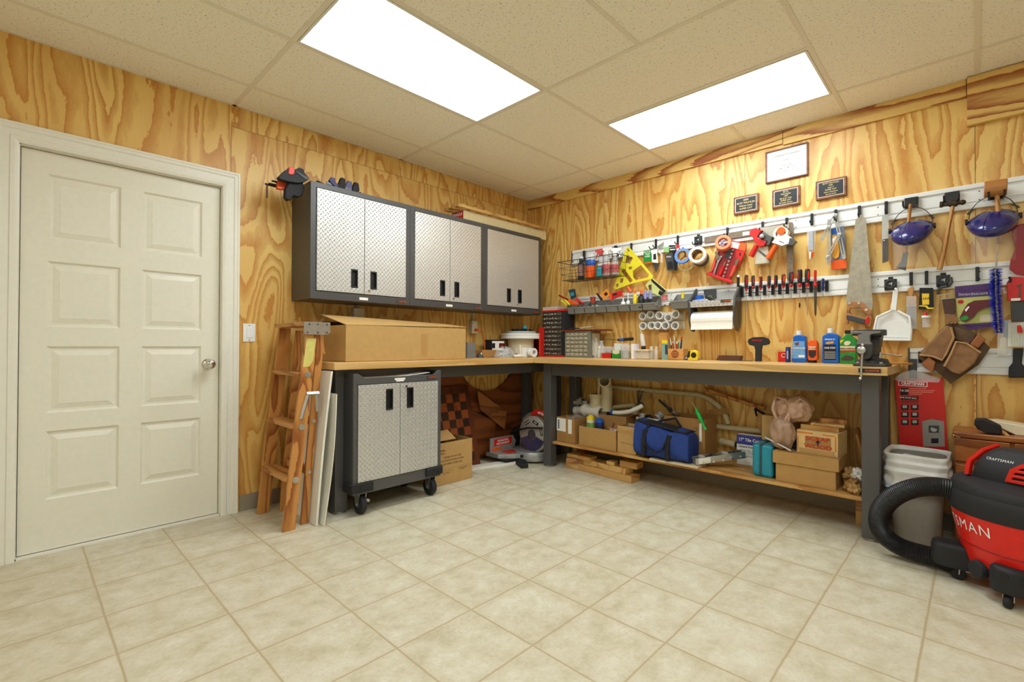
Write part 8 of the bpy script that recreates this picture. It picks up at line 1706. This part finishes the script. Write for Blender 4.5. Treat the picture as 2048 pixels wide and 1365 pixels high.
gr = MB(T).prism([(-0.015, 0.01), (0.10, 0.01), (0.125, 0.05), (0.10, 0.085), (0.04, 0.092), (0.0, 0.06)], 'y', -0.128, -0.105, [[(0.005, 0.022), (0.095, 0.022), (0.102, 0.032), (0.008, 0.032)], [(0.010, 0.042), (0.108, 0.042), (0.105, 0.052), (0.018, 0.052)], [(0.024, 0.062), (0.098, 0.062), (0.092, 0.072), (0.034, 0.072)]])
build('vent_grille', gr, RED, t, bevel=0.002)
def headf(u, v): return (0.150*(math.copysign(abs(math.cos(2*PI*u))**0.7, math.cos(2*PI*u)))*(1-0.42*v**2.2), 0.120*(math.copysign(abs(math.sin(2*PI*u))**0.7, math.sin(2*PI*u)))*(1-0.45*v**2.2), 0.118*v**0.85)
def wrapped(size, off, put, sub=0.012):
    cu = bpy.data.curves.new('t', 'FONT'); cu.body = 'CRAFTSMAN'; cu.size = size; cu.offset = off; cu.resolution_u = 3; cu.space_character = 1.16; tt = bpy.data.objects.new('t', cu); col.objects.link(tt); me = bpy.data.meshes.new_from_object(tt); bpy.data.objects.remove(tt)
    bm = bmesh.new(); bm.from_mesh(me); bmesh.ops.triangulate(bm, faces=bm.faces); wd = max(v.co.x for v in bm.verts)
    for v in bm.verts: v.co = put(v.co.x/wd, v.co.y)
    bm.to_mesh(me); bm.free(); me.name = 'lettering'; me.materials.clear(); me.materials.append(M['white']); o = bpy.data.objects.new('lettering', me); col.objects.link(o); o.parent = t; ORI[o.name] = ORI[t.name]
def on_head(f, y):
    c0 = Vector((-0.088+0.088*f, 0, 0)); v_ = 0.62+y*8; p = Vector((c0.x, -0.120*(1-0.45*v_**2.2)*(1-(abs(c0.x)/(0.150*(1-0.42*v_**2.2)))**(2/0.7))**0.35, 0.118*v_**0.85)); p.z += 0.001; p.y -= 0.002; return (T @ p)-ORI[t.name]
wrapped(0.015, 0.0, on_head)
build('top_handle', MB(T).tube([(0.02, -0.03, 0.11), (0.04, 0.0, 0.150), (0.10, 0.03, 0.150), (0.13, 0.05, 0.10)], 0.018, 10), M['black'], t, smooth=True)
# wrapped lettering on the tank
def on_tank(f, y):
    a = R(151)+R(87)*f; z = 0.262+y; r = 0.235+0.027*(z-0.20)/0.145+0.0022; return Vector((r*math.cos(a), r*math.sin(a), z))
wrapped(0.064, 0.0, on_tank)
# caster feet and wheels
for k, ang in enumerate((R(250), R(180+8), R(70), R(350))):
    T = Matrix.Translation((VX, VY, 0)) @ Matrix.Rotation(ang, 4, 'Z'); e = 0.055 if k == 1 else 0.0; f = build('caster_foot', MB(T).prism([(0.14, -0.062), (0.245+e, -0.055), (0.272+e, -0.03), (0.272+e, 0.03), (0.245+e, 0.055), (0.14, 0.062)], 'z', 0.058, 0.165), M['soft_black'], t, bevel=0.02, seg=3, smooth=True)
    build('foot_hole', MB(T).cyl((0.2725+e, 0, 0.135), (0.2745+e, 0, 0.135), 0.012, n=16), M['black'], f); build('caster_wheel', MB(T).cyl((0.235, -0.011, 0.027), (0.235, 0.011, 0.027), 0.0265, n=22), M['soft_black'], f, bevel=0.003, smooth=True); build('caster_fork', MB(T).tube([(0.235, -0.016, 0.027), (0.232, -0.016, 0.062), (0.232, 0.016, 0.062), (0.235, 0.016, 0.027)], 0.003, 6), M['steel'], f)
T = Matrix.Translation((VX, VY, 0)) @ Matrix.Rotation(R(222), 4, 'Z'); build('drain_cap', MB(T).lathe([(0.036, 0.205), (0.038, 0.232), (0.034, 0.240), (0.020, 0.243)], (0, 0, 0.105), 'x', 26), M['soft_black'], t, smooth=True)
# hose
pts = [(3.315, -0.735, 0.395), (3.245, -0.745, 0.408), (3.165, -0.740, 0.392), (3.085, -0.725, 0.340), (3.025, -0.705, 0.262), (3.003, -0.690, 0.180), (3.022, -0.675, 0.108), (3.080, -0.665, 0.066), (3.160, -0.665, 0.054), (3.250, -0.670, 0.056)]
P = [Vector(p) for p in pts]; fine = []
for i in range(len(P)-1):
    p0, p1, p2, p3 = P[max(i-1, 0)], P[i], P[i+1], P[min(i+2, len(P)-1)]
    for k in range(24): s = k/24; fine.append(0.5*((2*p1)+(p2-p0)*s+(2*p0-5*p1+4*p2-p3)*s*s+(3*p1-p0-3*p2+p3)*s**3))
build('hose', MB().tube(fine, [0.0445 if (k % 2) else 0.0420 for k in range(len(fine))], 28), M['black'], t, smooth=False)
build('hose_cuff', MB().tube([(3.36, -0.73, 0.385), (3.33, -0.735, 0.392), (3.28, -0.742, 0.403)], [0.052, 0.050, 0.046], 24), M['soft_black'], t, smooth=True); build('hose_end', MB().tube([(3.23, -0.668, 0.056), (3.31, -0.672, 0.058)], [0.048, 0.050], 20), M['soft_black'], t, smooth=True)
